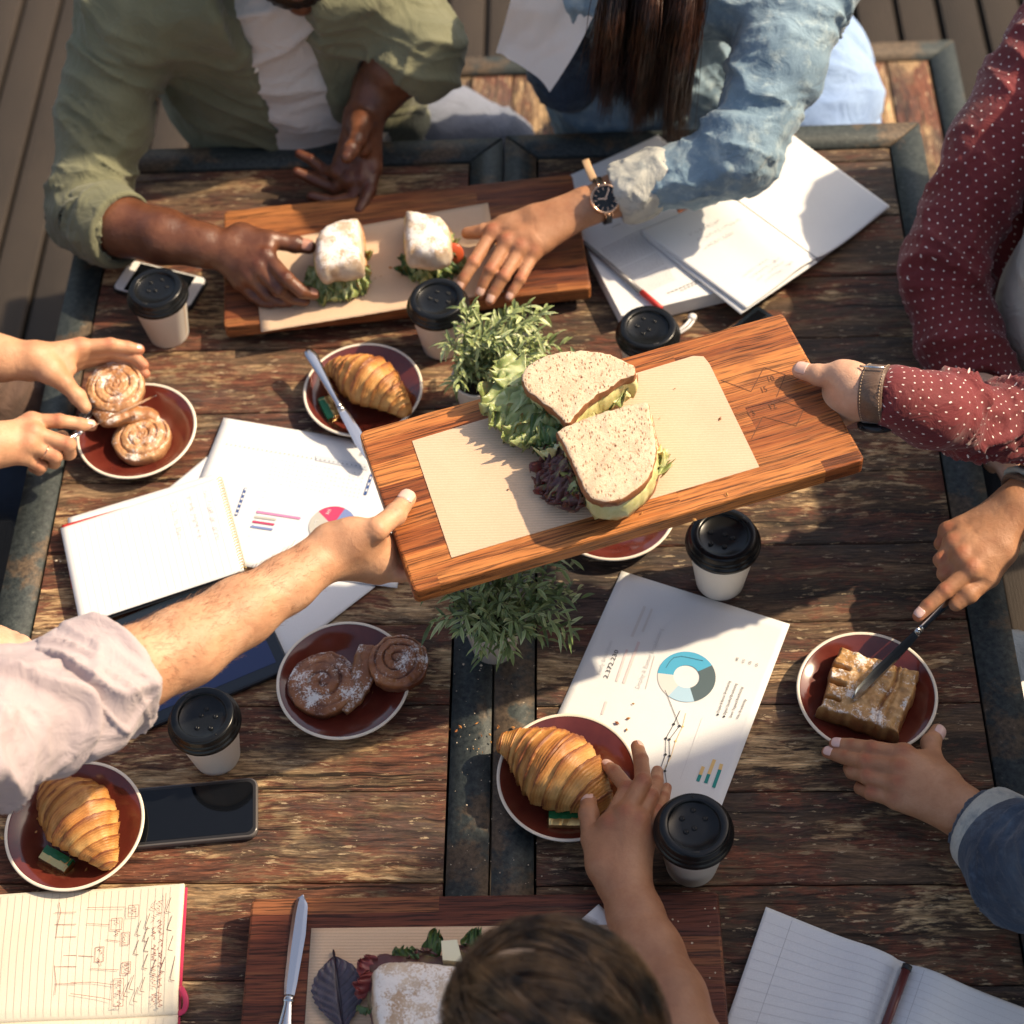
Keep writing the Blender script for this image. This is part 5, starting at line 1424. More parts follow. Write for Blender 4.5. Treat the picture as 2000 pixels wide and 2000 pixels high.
for (x, y), (tx, ty), w, l, mt, cl in (((360, 330), (150, 380), .05, .034, 'lettuce', .008), ((380, 480), (30, 620), .055, .055, 'lettuce', -.004), ((430, 600), (110, 860), .05, .052, 'lettuce', -.006), ((520, 700), (260, 930), .045, .050, 'lettuce', -.010), ((560, 780), (340, 1010), .040, .044, 'lettuce', -.008), ((640, 850), (430, 1060), .036, .036, 'rocket', -.012), ((700, 880), (520, 1110), .030, .028, 'lettuce', -.008), ((640, 940), (520, 1160), .034, .024, 'rocket', -.012)):
    p, q = W(*P7(x, y), h0 + .034), W(*P7(tx, ty), h0 + .026); d = nrm(q - p); leafpart(sA, p, np.cross(d, U), d, w, l, k * 1.7, M[mt], .006, cl); k += 1
for (x, y), (tx, ty), w, l, mt, cl in (((760, 1180), (600, 1260), .030, .034, 'redlettuce', -.008), ((800, 1270), (560, 1380), .036, .042, 'redlettuce', -.010), ((820, 1340), (590, 1500), .036, .044, 'redlettuce', -.008), ((850, 1420), (640, 1590), .034, .040, 'redlettuce', -.010), ((880, 1500), (740, 1600), .028, .030, 'lettuce', -.006), ((900, 1560), (780, 1660), .026, .030, 'redlettuce', -.006), ((930, 1620), (880, 1730), .020, .022, 'redlettuce', -.004), ((700, 1130), (560, 1170), .022, .026, 'egg', -.001), ((1690, 1300), (1800, 1340), .024, .018, 'lettuce', 0), ((1700, 1200), (1770, 1180), .030, .008, 'egg', 0)):
    p, q = W(*P7(x, y), h0 + .030), W(*P7(tx, ty), h0 + .018); d = nrm(q - p); leafpart(sB, p, np.cross(d, U), d, w, l, k * 2.3, M[mt], .007, cl); k += 1
for (x, y), (tx, ty), w, l, mt in (((1180, 620), (1330, 560), .030, .028, 'egg'), ((1100, 680), (1290, 620), .028, .030, 'lettuce'), ((1280, 500), (1390, 470), .018, .014, 'egg'), ((900, 800), (1000, 800), .020, .020, 'egg')):
    p, q = W(*P7(x, y), h0 + .020), W(*P7(tx, ty), h0 + .022); d = nrm(q - p); leafpart(sA, p, np.cross(d, U), d, w, l, k * 2.3, M[mt], .004, .002); k += 1

# floured baguette halves on the far board -----------------------------------------
def P8(x, y): return (420 + .30021 * x, 280 + .30021 * y)
def bun(parent, name, px, h0, h1, rings, mat, seed, amp=.0012, n=90, fr=140):
    v, f = outline_slab(px, h0, h1, rings, n=n)
    N_ = nrm(v - v.mean(0)); v = v + N_ * (amp * fbm(v * fr + seed, 4))[:, None]
    return mk(name, v, f, M[mat], parent, col=np.clip(.55 + .4 * vn(v * 90 + seed), 0, 1))
dome = [(.06, 0), (.0, .18), (-.01, .38), (.02, .60), (.08, .78), (.18, .90), (.34, .97), (.6, 1.0), (.85, 1.0)]
flat_ = [(.05, 0), (0, .2), (0, .8), (.05, 1), (.4, 1)]
hb = HB + .0014
for key, top, lab in (('L', [(640, 590), (690, 520), (780, 472), (880, 450), (930, 455), (945, 520), (955, 620), (958, 720), (945, 752), (860, 772), (760, 785), (690, 800), (650, 770), (640, 680)], 'left half of the floured lettuce sandwich on the far board, gripped by the dark hand'),
                      ('R', [(1228, 430), (1236, 404), (1300, 410), (1400, 430), (1480, 455), (1520, 520), (1535, 600), (1520, 670), (1450, 705), (1370, 705), (1290, 690), (1240, 680), (1226, 560)], 'right half of the floured lettuce sandwich on the far board, behind the paper cup')):
    px = [P8(*p) for p in top]; s = empty('baguette_half', W(*np.mean(px, 0), hb), lab, 'sandwich', 'floured lettuce sandwich halves')
    bun(s, 'top_bread', px, hb + .038, hb + .076, dome, 'flour', 2 if key == 'L' else 5, .0016)
    c = np.mean(px, 0); low = [tuple(c + (np.array(p) - c) * .98 + (6, 4)) for p in px]
    bun(s, 'bottom_bread', [tuple(np.array(p) + (2, 12)) for p in low], hb, hb + .020, flat_, 'baguette', 9, .001)
    bun(s, 'orange_dressing', [tuple(c + (np.array(p) - c) * .97 + (2, 13)) for p in px], hb + .030, hb + .040, flat_, 'sauce', 3, .0014)
    bun(s, 'cheese_slice', [tuple(c + (np.array(p) - c) * 1.0 + (1, 19)) for p in px], hb + .0265, hb + .030, flat_, 'cheese', 4, .0008)
    bun(s, 'greens_core', [tuple(c + (np.array(p) - c) * .98 + (4, 20)) for p in px], hb + .018, hb + .027, flat_, 'lettuce', 6, .0022)
    if key == 'L': L_ = [((690, 820), (600, 890), .030, .030), ((720, 830), (650, 960), .040, .036), ((780, 840), (740, 990), .040, .040), ((850, 840), (840, 990), .042, .038), ((910, 820), (930, 950), .040, .034), ((950, 760), (990, 800), .030, .018), ((955, 700), (1000, 700), .026, .012), ((700, 850), (690, 1000), .024, .040)]
    else: L_ = [((1270, 740), (1240, 830), .034, .026), ((1330, 760), (1310, 860), .036, .028), ((1400, 750), (1400, 850), .036, .030), ((1470, 730), (1500, 830), .040, .036), ((1520, 700), (1570, 790), .036, .036), ((1535, 620), (1570, 640), .020, .010)]
    for q, ((x, y), (tx, ty), w, l) in enumerate(L_):
        p, e = W(*P8(x, y), hb + .026), W(*P8(tx, ty), hb + .012); d = nrm(e - p); leafpart(s, p, np.cross(d, U), d, w, l, q * 1.9 + (3 if key == 'R' else 0), M['lettuce' if (q % 3 or key == 'L') else 'rocket'], .006, -.006)
    if key == 'R':
        v, f = lathe([(.0, 0), (.014, .0), (.0155, .002), (.014, .004)], 30, cap0=False); v = rot(v, 1.1, 'x'); mk('tomato_slice', v + W(*P8(1545, 715), hb + .024), f, M['tomato'], s)

# floured roll on the near board ------------------------------------------------------
def P9(x, y): return (480 + .33126 * x, 1720 + .33126 * y)
px = [P9(*p) for p in ((735, 560), (740, 500), (790, 462), (860, 448), (960, 448), (1060, 452), (1160, 462), (1260, 480), (1340, 510), (1390, 600), (1400, 760), (1380, 940), (1290, 1010), (1050, 1030), (860, 1010), (780, 930), (745, 800), (730, 680))]
s = empty('floured_roll', W(*np.mean(px, 0), HBT), 'white floured roll with cheese and greens on the bottom board, beside the dark head', 'sandwich')
hr = HBT + .0018; c = np.mean(px, 0)
bun(s, 'top_bread', px, hr + .028, hr + .064, dome, 'flour', 12, .0012, 120)
bun(s, 'bottom_bread', [tuple(c + (np.array(p) - c) * 1.0 + (0, -2)) for p in px], hr, hr + .018, flat_, 'baguette', 13, .001)
bun(s, 'filling_core', [tuple(c + (np.array(p) - c) * 1.02 + (-1, -6)) for p in px], hr + .017, hr + .029, flat_, 'redlettuce', 14, .003)
v, f = outline_slab([P9(*p) for p in ((1150, 352), (1245, 345), (1280, 480), (1160, 470))], hr + .022, hr + .042, [(0, 0), (0, .9), (.04, 1)]); mk('cheese_wedge', v, f, M['feta'], s, smooth=False)
for q, ((x, y), (tx, ty), w, l, mt) in enumerate((((1080, 470), (1105, 385), .022, .030, 'rocket'), ((1300, 490), (1330, 375), .022, .036, 'rocket'), ((940, 470), (945, 425), .03, .014, 'rocket'), ((1040, 470), (1030, 430), .03, .012, 'redlettuce'), ((760, 560), (700, 480), .026, .022, 'salami'), ((740, 640), (695, 600), .030, .018, 'salami'), ((745, 760), (735, 780), .03, .006, 'rocket'), ((1290, 470), (1270, 410), .026, .016, 'redlettuce'), ((1460, 400), (1445, 360), .016, .016, 'redlettuce'))):
    p, e = W(*P9(x, y), hr + .024), W(*P9(tx, ty), hr + .030); d = nrm(e - p); leafpart(s, p, np.cross(d, U), d, w, l, q * 2.9, M[mt], .003, 0, 'filling_leaf')

# dark basil leaf -----------------------------------------------------------------------
tip, base = W(652, 1856, HBT + .004), W(672, 2014, HBT + .003); ax_ = nrm(base - tip); L = np.linalg.norm(base - tip); sdv = A(-ax_[1], ax_[0], 0)
n, m = 60, 24; V = []; T = []
for i in range(n + 1):
    s_ = i / n
    hw_ = .0285 * (math.sin(math.pi * min(1, (s_ - .10) / .92) ** .82) if s_ > .10 else 0) + .0022 * max(0, 1 - s_ / .2) * (s_ * 20 if s_ < .05 else 1)
    hw_ = max(hw_, .0006); ser = 1 - .09 * ((s_ * 13) % 1)
    for j in range(-m, m + 1):
        y = j / m; yy = y * hw_ * (ser if abs(y) > .8 else 1)
        vein = abs(((s_ * 1.0 + abs(y) * .22) * 9) % 1 - .5) * 2
        z = .0055 * (1 - abs(y)) * .2 + .003 * abs(y) + .0016 * vein * min(1, abs(y) * 3) - .0022 * math.exp(-(y / .05) ** 2) + .004 * math.sin(s_ * 3.1) * .5
        V.append(tip + ax_ * L * s_ + sdv * yy + A(0, 0, z)); T.append(.2 + .55 * (vein > .12) * (abs(y) > .05) + .25 * float(vn(A(s_ * 14, y * 6, 0))))
k = 2 * m + 1; F = [(i * k + j, i * k + j + 1, (i + 1) * k + j + 1, (i + 1) * k + j) for i in range(n) for j in range(k - 1)]
V = np.array(V); V2 = V - A(0, 0, .0005); N_ = len(V)
F2 = F + [tuple(x + N_ for x in q[::-1]) for q in F]
o = mk('basil_leaf', np.vstack([V, V2]), [q[::-1] for q in F2], M['darkleaf'], None, col=T + T, org=base); tag(o, 'large dark purple serrated basil leaf lying on the brown paper at the bottom', 'leaf')

# pot plants ----------------------------------------------------------------------------
def pot_plant(base_px, lab, seed, lean, mat, nst=58, spread=.085, height=.10):
    b = W(*base_px, 0); t = empty('pot_plant', b, lab, 'plant', 'small white pots of grassy leaves')
    v, f = lathe([(.024, 0), (.026, .002), (.0335, .060), (.0345, .062), (.0335, .0635), (.031, .062), (.029, .050)], 48, cap1=False, c=tuple(b)); mk('pot', v, f, M['pot'], t)
    v, f = lathe([(.0305, .053), (.02, .0545)], 24, c=tuple(b)); mk('soil', v, f, M['soil'], t)
    rr = np.random.RandomState(seed); SV = []; LV = []; LF = []; T_ = []; n0 = 0
    for i in range(nst):
        a = rr.uniform(0, 2 * math.pi); r0 = rr.uniform(0, .024); out = rr.uniform(.15, 1) ** .7
        p0 = b + A(r0 * math.cos(a), r0 * math.sin(a), .054)
        d = A(math.cos(a) * spread * out + lean[0] * rr.uniform(.3, 1.1), math.sin(a) * spread * out + lean[1] * rr.uniform(.3, 1.1), height * rr.uniform(.45, 1.05) * (1.15 - .55 * out))
        pts = resample([p0, p0 + d * A(.35, .35, .62), p0 + d * A(.75, .75, .98), p0 + d * A(1.1, 1.1, .92)], 14); SV.append(pts)
        nl = rr.randint(9, 15)
        for q in range(nl):
            s_ = .22 + .78 * q / (nl - 1); c = pts[int(s_ * 13)]; aa = q * 2.4 + rr.uniform(-.5, .5)
            dd = nrm(pts[min(13, int(s_ * 13) + 1)] - pts[max(0, int(s_ * 13) - 1)])
            e1 = nrm(np.cross(dd, A(.2, .1, 1))); e2 = np.cross(dd, e1)
            o_ = nrm(e1 * math.cos(aa) + e2 * math.sin(aa) + dd * rr.uniform(.5, 1.1) + A(0, 0, .15)); ln_ = rr.uniform(.014, .028); wd_ = rr.uniform(.0016, .0027)
            sd2 = nrm(np.cross(o_, A(rr.uniform(-.5, .5), rr.uniform(-.5, .5), 1))); up = nrm(np.cross(sd2, o_))
            for kk, (f1, ww, cc, dr) in enumerate(((0, .25, 0, 0), (.25, .8, .25, 0), (.55, 1.0, .3, -.05), (.8, .6, .2, -.14), (1.0, .04, 0, -.28))):
                m_ = c + o_ * ln_ * f1 + A(0, 0, 1) * dr * ln_
                LV += [m_ - sd2 * wd_ * ww + up * wd_ * cc * 1.4, m_, m_ + sd2 * wd_ * ww + up * wd_ * cc * 1.4]
            for kk in range(4):
                a0 = n0 + kk * 3; LF += [(a0, a0 + 1, a0 + 4, a0 + 3), (a0 + 1, a0 + 2, a0 + 5, a0 + 4)]
            tv = rr.uniform(0, 1); T_ += [tv, tv * .6, tv] * 5; n0 += 15
    v, f = strands(np.array(SV), .0006); o = mk('stems', v, f, M['stem'], t); tag(o, kind='stuff')
    o = mk('foliage', LV, LF, mat, t, smooth=False, col=T_); tag(o, kind='stuff')
pot_plant((940, 794), 'small white pot of grassy leaves behind the held board, in sunlight', 5, (.052, .010), M['leaf'], 84, .050, .116)
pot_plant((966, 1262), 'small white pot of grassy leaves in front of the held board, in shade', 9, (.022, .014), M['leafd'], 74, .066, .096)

# crumbs ----------------------------------------------------------------------------------
rr = np.random.RandomState(2); V = []; F = []
def crumb(c, r):
    n0 = len(V); 
    for d in ((1, 0, 0), (-1, 0, 0), (0, 1, 0), (0, -1, 0), (0, 0, 1)): V.append(c + A(*d) * r * rr.uniform(.6, 1.3))
    F.extend([(n0 + 4, n0, n0 + 2), (n0 + 4, n0 + 2, n0 + 1), (n0 + 4, n0 + 1, n0 + 3), (n0 + 4, n0 + 3, n0)])
for _ in range(90): 
    u, v_ = rr.uniform(880, 1060), rr.uniform(1180, 1730); crumb(W(u, v_, .0035), rr.uniform(.0003, .0011))
for _ in range(60): crumb(W(rr.uniform(100, 1880), rr.uniform(700, 1700), .0015), rr.uniform(.0003, .0009))
for u, v_, h_ in [(rr.uniform(1290, 1400), rr.uniform(1760, 1990), HBT + .0006) for _ in range(16)] + [(rr.uniform(700, 1600), rr.uniform(700, 1100), 0) for _ in range(0)]: crumb(W(u, v_, h_), rr.uniform(.0005, .0014))
for u, v_ in ((748, 1372), (745, 1382), (905, 1297), (940, 1300), (110, 1095), (118, 1096)): crumb(W(u, v_, .006), .0018)
o = mk('crumbs', V, F, plain('bread crumbs', (.62, .52, .38), .8), None, smooth=False, org=W(960, 1500, 0)); tag(o, 'pale bread crumbs scattered over the tables', 'crumbs', kind='stuff')

rr = np.random.RandomState(12); V = []; F = []; T_ = []
for (u, v_, h_, sp_, n_) in ((709, 770, .010, 80, 14), (1108, 1530, .010, 85, 20), (146, 1620, .010, 85, 16), (671, 1340, .010, 80, 12), (1693, 1360, .010, 85, 14), (930, 1440, .0035, 60, 14), (1190, 880, HH + .0015, 190, 16), (850, 520, HB + .002, 160, 10), (1180, 1400, .003, 60, 6)):
    for _ in range(n_):
        c = W(u + rr.normal(0, sp_ * .55), v_ + rr.normal(0, sp_ * .35), h_); L = rr.uniform(.0008, .0032); a = rr.uniform(0, 6.3); e1 = A(math.cos(a), math.sin(a), rr.uniform(-.4, .4)) * L; e2 = A(-math.sin(a), math.cos(a), rr.uniform(-.4, .4)) * L * rr.uniform(.3, .8); n0 = len(V)
        V += [c - e1 + A(0, 0, .0004), c + e2, c + e1 + A(0, 0, .0009), c - e2 + A(0, 0, .0005), c + A(0, 0, .0016)]; F += [(n0, n0 + 1, n0 + 4), (n0 + 1, n0 + 2, n0 + 4), (n0 + 2, n0 + 3, n0 + 4), (n0 + 3, n0, n0 + 4), (n0, n0 + 3, n0 + 2, n0 + 1)]; T_ += [rr.uniform(.3, 1)] * 5
o = mk('pastry_flakes', V, F, M['croissant'], None, smooth=False, col=T_, org=W(1000, 1200, 0)); tag(o, 'golden pastry flakes scattered on the plates and tables', 'crumbs', kind='stuff')

# ---------------------------------------------------------------- people
def P_(*q): return W(*q)
def body(name, S, mat, parent, fold=None, uvp=None, smooth_it=0, col=None):
    """mesh of an SDF body, optional list of (polyline, amp, lam, seed) folds"""
    V, F = S.mesh()
    for (pts, amp, lam, seed, wh) in (fold or []): V = folds(V, F, pts, amp, lam, seed, where=wh)
    uv = None
    if uvp is not None: uv = uv_faces(V, F, *uvp)
    if S.spots:
        col = np.zeros(len(V))
        for c, r in S.spots:
            m = np.abs(V - c).max(1) < r * 3; col[m] = np.maximum(col[m], np.exp(-((V[m] - c) ** 2).sum(1) / r ** 2))
    return mk(name, V, F, mat, parent, uv=uv, col=col)

FR = [(.0102, .0092, .0083, .0070), (.0104, .0094, .0085, .0072), (.0098, .0088, .0080, .0068), (.0088, .0078, .0071, .0060)]
def hand(S, wrist, mcps, fingers, thumb, sc=1.0, palm_n=(0, 0, 1), wrist_r=.021, pr=.0125, wflat=1.25):
    """wrist: point; mcps: four knuckles; fingers: per finger [pip, dip, tip]; thumb: [cmc, mcp, ip, tip]"""
    wrist = np.asarray(wrist, float); mc = [np.asarray(m, float) for m in mcps]
    across = nrm(mc[0] - mc[3])
    pn = nrm(np.cross(np.cross(across, palm_n), across)); pn = nrm(np.asarray(palm_n, float))
    for i, m in enumerate(mc):                       # metacarpals
        root = wrist + across * (.010, .0035, -.0035, -.010)[i] * sc
        S.cap(root, m, pr * 1.12 * sc, (FR[i][0] + .0012) * sc, k=.014)
    for a, b in zip(mc[:-1], mc[1:]):                # webbing between the knuckles
        S.cap(a * .82 + wrist * .18, b * .82 + wrist * .18, .0100 * sc, k=.008)
    tb = [np.asarray(p, float) for p in thumb]
    S.cap(wrist + across * .008 * sc, tb[0], .0145 * sc, .0150 * sc, k=.014)
    S.cap(tb[0], tb[1], .0150 * sc, .0118 * sc, k=.012)
    S.cap(tb[0] * .5 + mc[0] * .5, tb[1] * .6 + mc[0] * .4, .009 * sc, .0065 * sc, k=.014)
    S.cap(tb[1], tb[2], .0112 * sc, .0102 * sc, k=.003)
    d = nrm(tb[3] - tb[2]); S.cap(tb[2], tb[3] - d * .004 * sc, .0104 * sc, .0086 * sc, k=.002)
    S.ell(tb[2], A(1, 1, 1) * .0112 * sc, k=.003)
    for i, fg in enumerate(fingers):
        p = [mc[i]] + [np.asarray(q, float) for q in fg]; r = FR[i]
        S.cap(p[0], p[1], (r[0] + .0003) * sc, r[1] * sc * .97, k=.0045)
        S.ell(p[1], A(1, 1, 1) * r[1] * 1.06 * sc, k=.0015); S.spots += [(p[1] + pn * r[1] * .8, .0075), (p[2] + pn * r[2] * .8, .0045), (p[3], .0095), (p[0] + pn * r[0], .008)]
        S.cap(p[1], p[2], r[1] * sc * .95, r[2] * sc * .98, k=.0012)
        d = nrm(p[3] - p[2]); S.cap(p[2], p[3] - d * .003 * sc, r[2] * sc, r[3] * sc * .96, k=.0012)
        S.ell(p[0] + pn * .0016 * sc, A(1, 1, 1) * (r[0] + .0010) * sc, k=.006)      # knuckle
        # extensor tendon
        S.cap(p[0] + pn * r[0] * .42 * sc, wrist * .55 + p[0] * .45 + pn * .006 * sc, .0058 * sc, .0050 * sc, k=.006)
    return S
def nail(parent, dip, tip, up, r, mat, sc=1.0, thumb=False):
    """fingernail sitting on the back of the last joint"""
    dip, tip = np.asarray(dip, float), np.asarray(tip, float); d = nrm(tip - dip); L = np.linalg.norm(tip - dip)
    up = nrm(np.asarray(up, float) - d * (d @ np.asarray(up, float))); s = np.cross(d, up)
    ln, hw = (.0125, 1.02) if thumb else (.0100, .98); ln *= sc; r = r * sc
    e = tip - d * .002 * sc; v = []; n, m = 12, 12
    for i in range(n + 1):
        u = i / n; x = -ln + ln * 1.12 * u
        w = hw * (1 - .9 * max(0, u - .82) / .18 * .35) * (1 - .35 * max(0, .15 - u) / .15)
        drop = 0 if u < .55 else (u - .55) ** 2 * .0055
        for j in range(m + 1):
            a = (j / m - .5) * 1.75 * w
            rr_ = r * 1.13 - drop - (.0014 if u < .02 else 0)
            v.append(e + d * x + up * rr_ * math.cos(a) + s * rr_ * math.sin(a))
    f = [(i * (m + 1) + j, i * (m + 1) + j + 1, (i + 1) * (m + 1) + j + 1, (i + 1) * (m + 1) + j) for i in range(n) for j in range(m)]
    v = np.array(v); c = v - up * .0012; N_ = len(v); f2 = [q[::-1] for q in f] + [tuple(x + N_ for x in q) for q in f]
    per = [j for j in range(m + 1)] + [i * (m + 1) + m for i in range(1, n + 1)] + [n * (m + 1) + j for j in range(m - 1, -1, -1)] + [i * (m + 1) for i in range(n - 1, 0, -1)]
    for a, b in zip(per, per[1:] + per[:1]): f2.append((a, b, b + N_, a + N_))
    return mk('fingernail', np.vstack([v, c]), f2, mat, parent)
def nails(parent, fingers, thumb, ups, mat, sc=1.0, which=(0, 1, 2, 3), th=True, tup=None):
    for i in which: nail(parent, fingers[i][1], fingers[i][2], ups, FR[i][3] * .97, mat, sc)
    if th: nail(parent, thumb[2], thumb[3], tup if tup is not None else ups, .0087, mat, sc, True)
def head(parent, c, face, sk, hairmat, hair='short', seed=0, sc=1.0, beard=False, neck_to=None):
    """head centred at c (between the ears), looking along face"""
    c = np.asarray(c, float); f = nrm(face); up = nrm(A(0, 0, 1) - f * f[2]); s = np.cross(f, up)
    M_ = np.array([f, s, up]); S = SDF(.0045)
    L = lambda x, y, z: c + (f * x + s * y + up * z) * sc
    S.ell(L(-.012, 0, .030), A(.098, .076, .092) * sc, .01, M_); S.ell(L(.022, 0, -.045), A(.066, .058, .070) * sc, .03, M_)
    S.cap(L(.088, 0, .010), L(.104, 0, -.022), .008 * sc, .013 * sc, k=.012); S.cap(L(.070, 0, -.095), L(.078, 0, -.088), .018 * sc, k=.02)
    S.cap(L(.072, -.03, .028), L(.072, .03, .028), .012 * sc, k=.016)
    for y in (-1, 1):
        S.ell(L(-.006, y * .078, -.008), A(.017, .008, .030) * sc, .006, M_); S.sub(L(.092, y * .031, .004), L(.088, y * .031, .004), .009 * sc, k=.01)
    S.cap(L(.082, -.022, -.058), L(.082, .022, -.058), .0075 * sc, k=.006)
    if neck_to is not None: S.cap(L(-.022, 0, -.07), neck_to, .056 * sc, .060 * sc, k=.03)
    body('head', S, sk, parent)
    for y in (-1, 1):
        v, q = lathe([(0.0001, -.011), (.007, -.0085), (.011, 0), (.007, .0085), (.0001, .011)], 20); mk('eye', v * sc + L(.076, y * .031, .004), q, M['tee'], parent)
    S = SDF(.005)
    S.ell(L(-.020, 0, .038), A(.104, .084, .096) * sc, .01, M_)
    S.halfcut(L(.050, 0, .052), f * .8 - up * .6, k=.01) if hair != 'none' else None
    V, F = S.mesh(); N_ = vnormals(V, F); V = V + N_ * (.0035 * fbm(V * 90 + seed, 3))[:, None]; mk('hair', V, F, hairmat, parent)
    if beard:
        S = SDF(.004); S.ell(L(.030, 0, -.062), A(.066, .062, .060) * sc, .02, M_); S.halfcut(L(.0, 0, -.048), up - f * .25, k=.006)
        V, F = S.mesh(); V = V + vnormals(V, F) * (.002 * vn(V * 260))[:, None]; mk('beard', V, F, hairmat, parent)
def legs(parent, hip, fwd, mat, spread=.11, knee_h=.50, kneelen=.44):
    """seated thighs, shins and shoes"""
    hip = np.asarray(hip, float); f = nrm(A(fwd[0], fwd[1], 0)); s = A(-f[1], f[0], 0); S = SDF(.009)
    S.ell(hip + A(0, 0, .05), A(.17, .16, .12), .03)
    for y in (-1, 1):
        k_ = hip + f * kneelen + s * y * (spread + .05); k_[2] = knee_h; ft = k_ - f * .05; ft[2] = .09
        S.cap(hip + s * y * spread + A(0, 0, .02), k_, .092, .066, k=.03); S.cap(k_, ft, .064, .048, k=.02)
    body('trousers', S, mat, parent, fold=[([hip, hip + f * kneelen], .006, .06, 3, None)])
    for y in (-1, 1):
        k_ = hip + f * kneelen + s * y * (spread + .05) - f * .05; k_[2] = 0
        S = SDF(.007); S.cap(k_ + A(0, 0, .045), k_ + f * .17 + A(0, 0, .034), .040, .034, k=.02, n=(0, 0, 1), fl=1.1); S.cap(k_ + A(0, 0, .05), k_ + A(0, 0, .10), .046, .044, k=.02); S.halfcut(A(0, 0, .002), (0, 0, -1), k=.001); body('shoe', S, M['shoe'], parent)
def wristwatch(parent_lab, name, c, axis, normal, r, strap_w, strap_mat, case_mat, dial_mat, case_r, label, numerals=True, flatk=1.0, buckle=False):
    """strap ring around axis at c, case on the side of normal"""
    c = np.asarray(c, float); ax = nrm(axis); nn = nrm(np.asarray(normal, float) - ax * (ax @ np.asarray(normal, float))); s = np.cross(ax, nn)
    t = empty(name, c, label, 'watch')
    v, f = [], []; n = 60
    for i in range(n):
        a = 2 * math.pi * i / n; d = nn * math.cos(a) * r * flatk + s * math.sin(a) * r
        dn = nrm(d)
        for x, q in ((-.5, 0), (-.46, .0016), (.46, .0016), (.5, 0), (.45, -.0006), (-.45, -.0006)): v.append(c + ax * x * strap_w + d + dn * q)
    f = [(i * 6 + k, i * 6 + (k + 1) % 6, ((i + 1) % n) * 6 + (k + 1) % 6, ((i + 1) % n) * 6 + k) for i in range(n) for k in range(6)]
    mk('strap', v, f, strap_mat, t)
    def place(v): v = np.asarray(v); return c + nn * (r * flatk + .0008) + v[:, :1] * ax + v[:, 1:2] * s + v[:, 2:3] * nn
    v, f = lathe([(case_r * .9, 0), (case_r, .001), (case_r, .0052), (case_r * .93, .0066), (case_r * .86, .0066), (case_r * .85, .0058)], 48, cap1=False); mk('case', place(v), f, case_mat, t)
    v, f = lathe([(case_r * .86, .0052), (case_r * .2, .0056)], 48); mk('dial', place(v), f, dial_mat, t, smooth=False)
    if numerals:
        ms = []
        for k in range(12):
            a = k * math.pi / 6; r0, r1 = case_r * .58, case_r * .80; e = A(math.cos(a), math.sin(a), 0); q = A(-e[1], e[0], 0) * .0004
            ms.append((np.array([e * r0 - q, e * r1 - q, e * r1 + q, e * r0 + q]) + A(0, 0, .0060), [(0, 1, 2, 3)]))
        for a, l in ((.2, .5), (2.2, .68)):
            e = A(math.cos(a), math.sin(a), 0) * case_r; q = A(-e[1], e[0], 0) * .04
            ms.append((np.array([-e * .1 - q, e * l - q, e * l + q, -e * .1 + q]) + A(0, 0, .0061), [(0, 1, 2, 3)]))
        v, f = join(ms); mk('dial_marks', place(v), f, M['gold'], t, smooth=False)
    v, f = lathe([(.0016, 0), (.0019, .002), (.0012, .003)], 12); v = rot(v, math.pi / 2, 'x'); mk('crown', place(v + A(0, -case_r, .0032)), f, case_mat, t)
    for sg in (-1, 1):
        for y in (-1, 1):
            v, f = tube([A(y * strap_w * .42, sg * case_r * .75, .003), A(y * strap_w * .42, sg * (case_r + .0045), .0006)], [.0017, .0012], 8); mk('lug', place(v), f, case_mat, t)
    return t

# --- person 1: olive shirt, top left ---------------------------------------------------
g1 = empty('person', W(420, 120, -.30) * A(1, 1, 0) , 'person in open olive shirt over a pale t-shirt, gripping the floured sandwich', 'person', 'people around the tables')
sh = W(262, 30, .24); el = W(150, 405, .065); wr = W(425, 487, .085)
# forearm and right hand
S = SDF(.0018)
fa = [W(178, 420, .07), W(240, 443, .085), W(320, 462, .092), W(400, 480, .088), W(438, 487, .085)]
S.chain(fa, [.040, .040, .037, .029, .026], k=.01)
mc = [W(520, 503, .090), W(507, 524, .084), W(490, 540, .074), W(470, 550, .062)]
fg = [[W(560, 545, .088), W(590, 570, .072), W(618, 576, .060)], [W(545, 566, .072), W(570, 582, .055), W(600, 588, .050)], [W(522, 575, .055), W(545, 588, .046), W(570, 590, .045)], [W(495, 578, .047), W(512, 590, .045), W(535, 594, .045)]]
tb = [W(472, 462, .092), W(528, 469, .095), W(576, 477, .085), W(610, 484, .078)]
hand(S, W(445, 489, .084), mc, fg, tb, 1.10)
body('forearm_and_hand', S, M['skD'], g1); nails(g1, fg, tb, (0, 0, 1), M['naild'], 1.1, (0,), True, (-.1, -.3, 1))
# left forearm and open hand
S = SDF(.0018)
S.chain([W(815, 98, .16), W(775, 130, .135), W(740, 175, .105), W(712, 222, .09)], [.046, .045, .037, .027], k=.01)
mc = [W(729, 330, .050), W(708, 350, .046), W(682, 352, .046), W(660, 335, .050)]
# palm up: first is the finger pointing down, last the little finger
fg = [[W(722, 372, .040), W(711, 395, .036), W(700, 414, .034)], [W(690, 385, .030), W(650, 394, .026), W(604, 382, .034)], [W(655, 368, .030), W(615, 352, .034), W(576, 334, .044)], [W(635, 334, .040), W(608, 312, .046), W(580, 298, .052)]]
tb = [W(705, 245, .098), W(698, 272, .108), W(686, 292, .110), W(675, 312, .106)]
hand(S, W(712, 224, .088), mc, fg, tb, 1.08, (0, -.2, 1), pr=.013)
body('forearm_and_hand', S, M['skD'], g1)
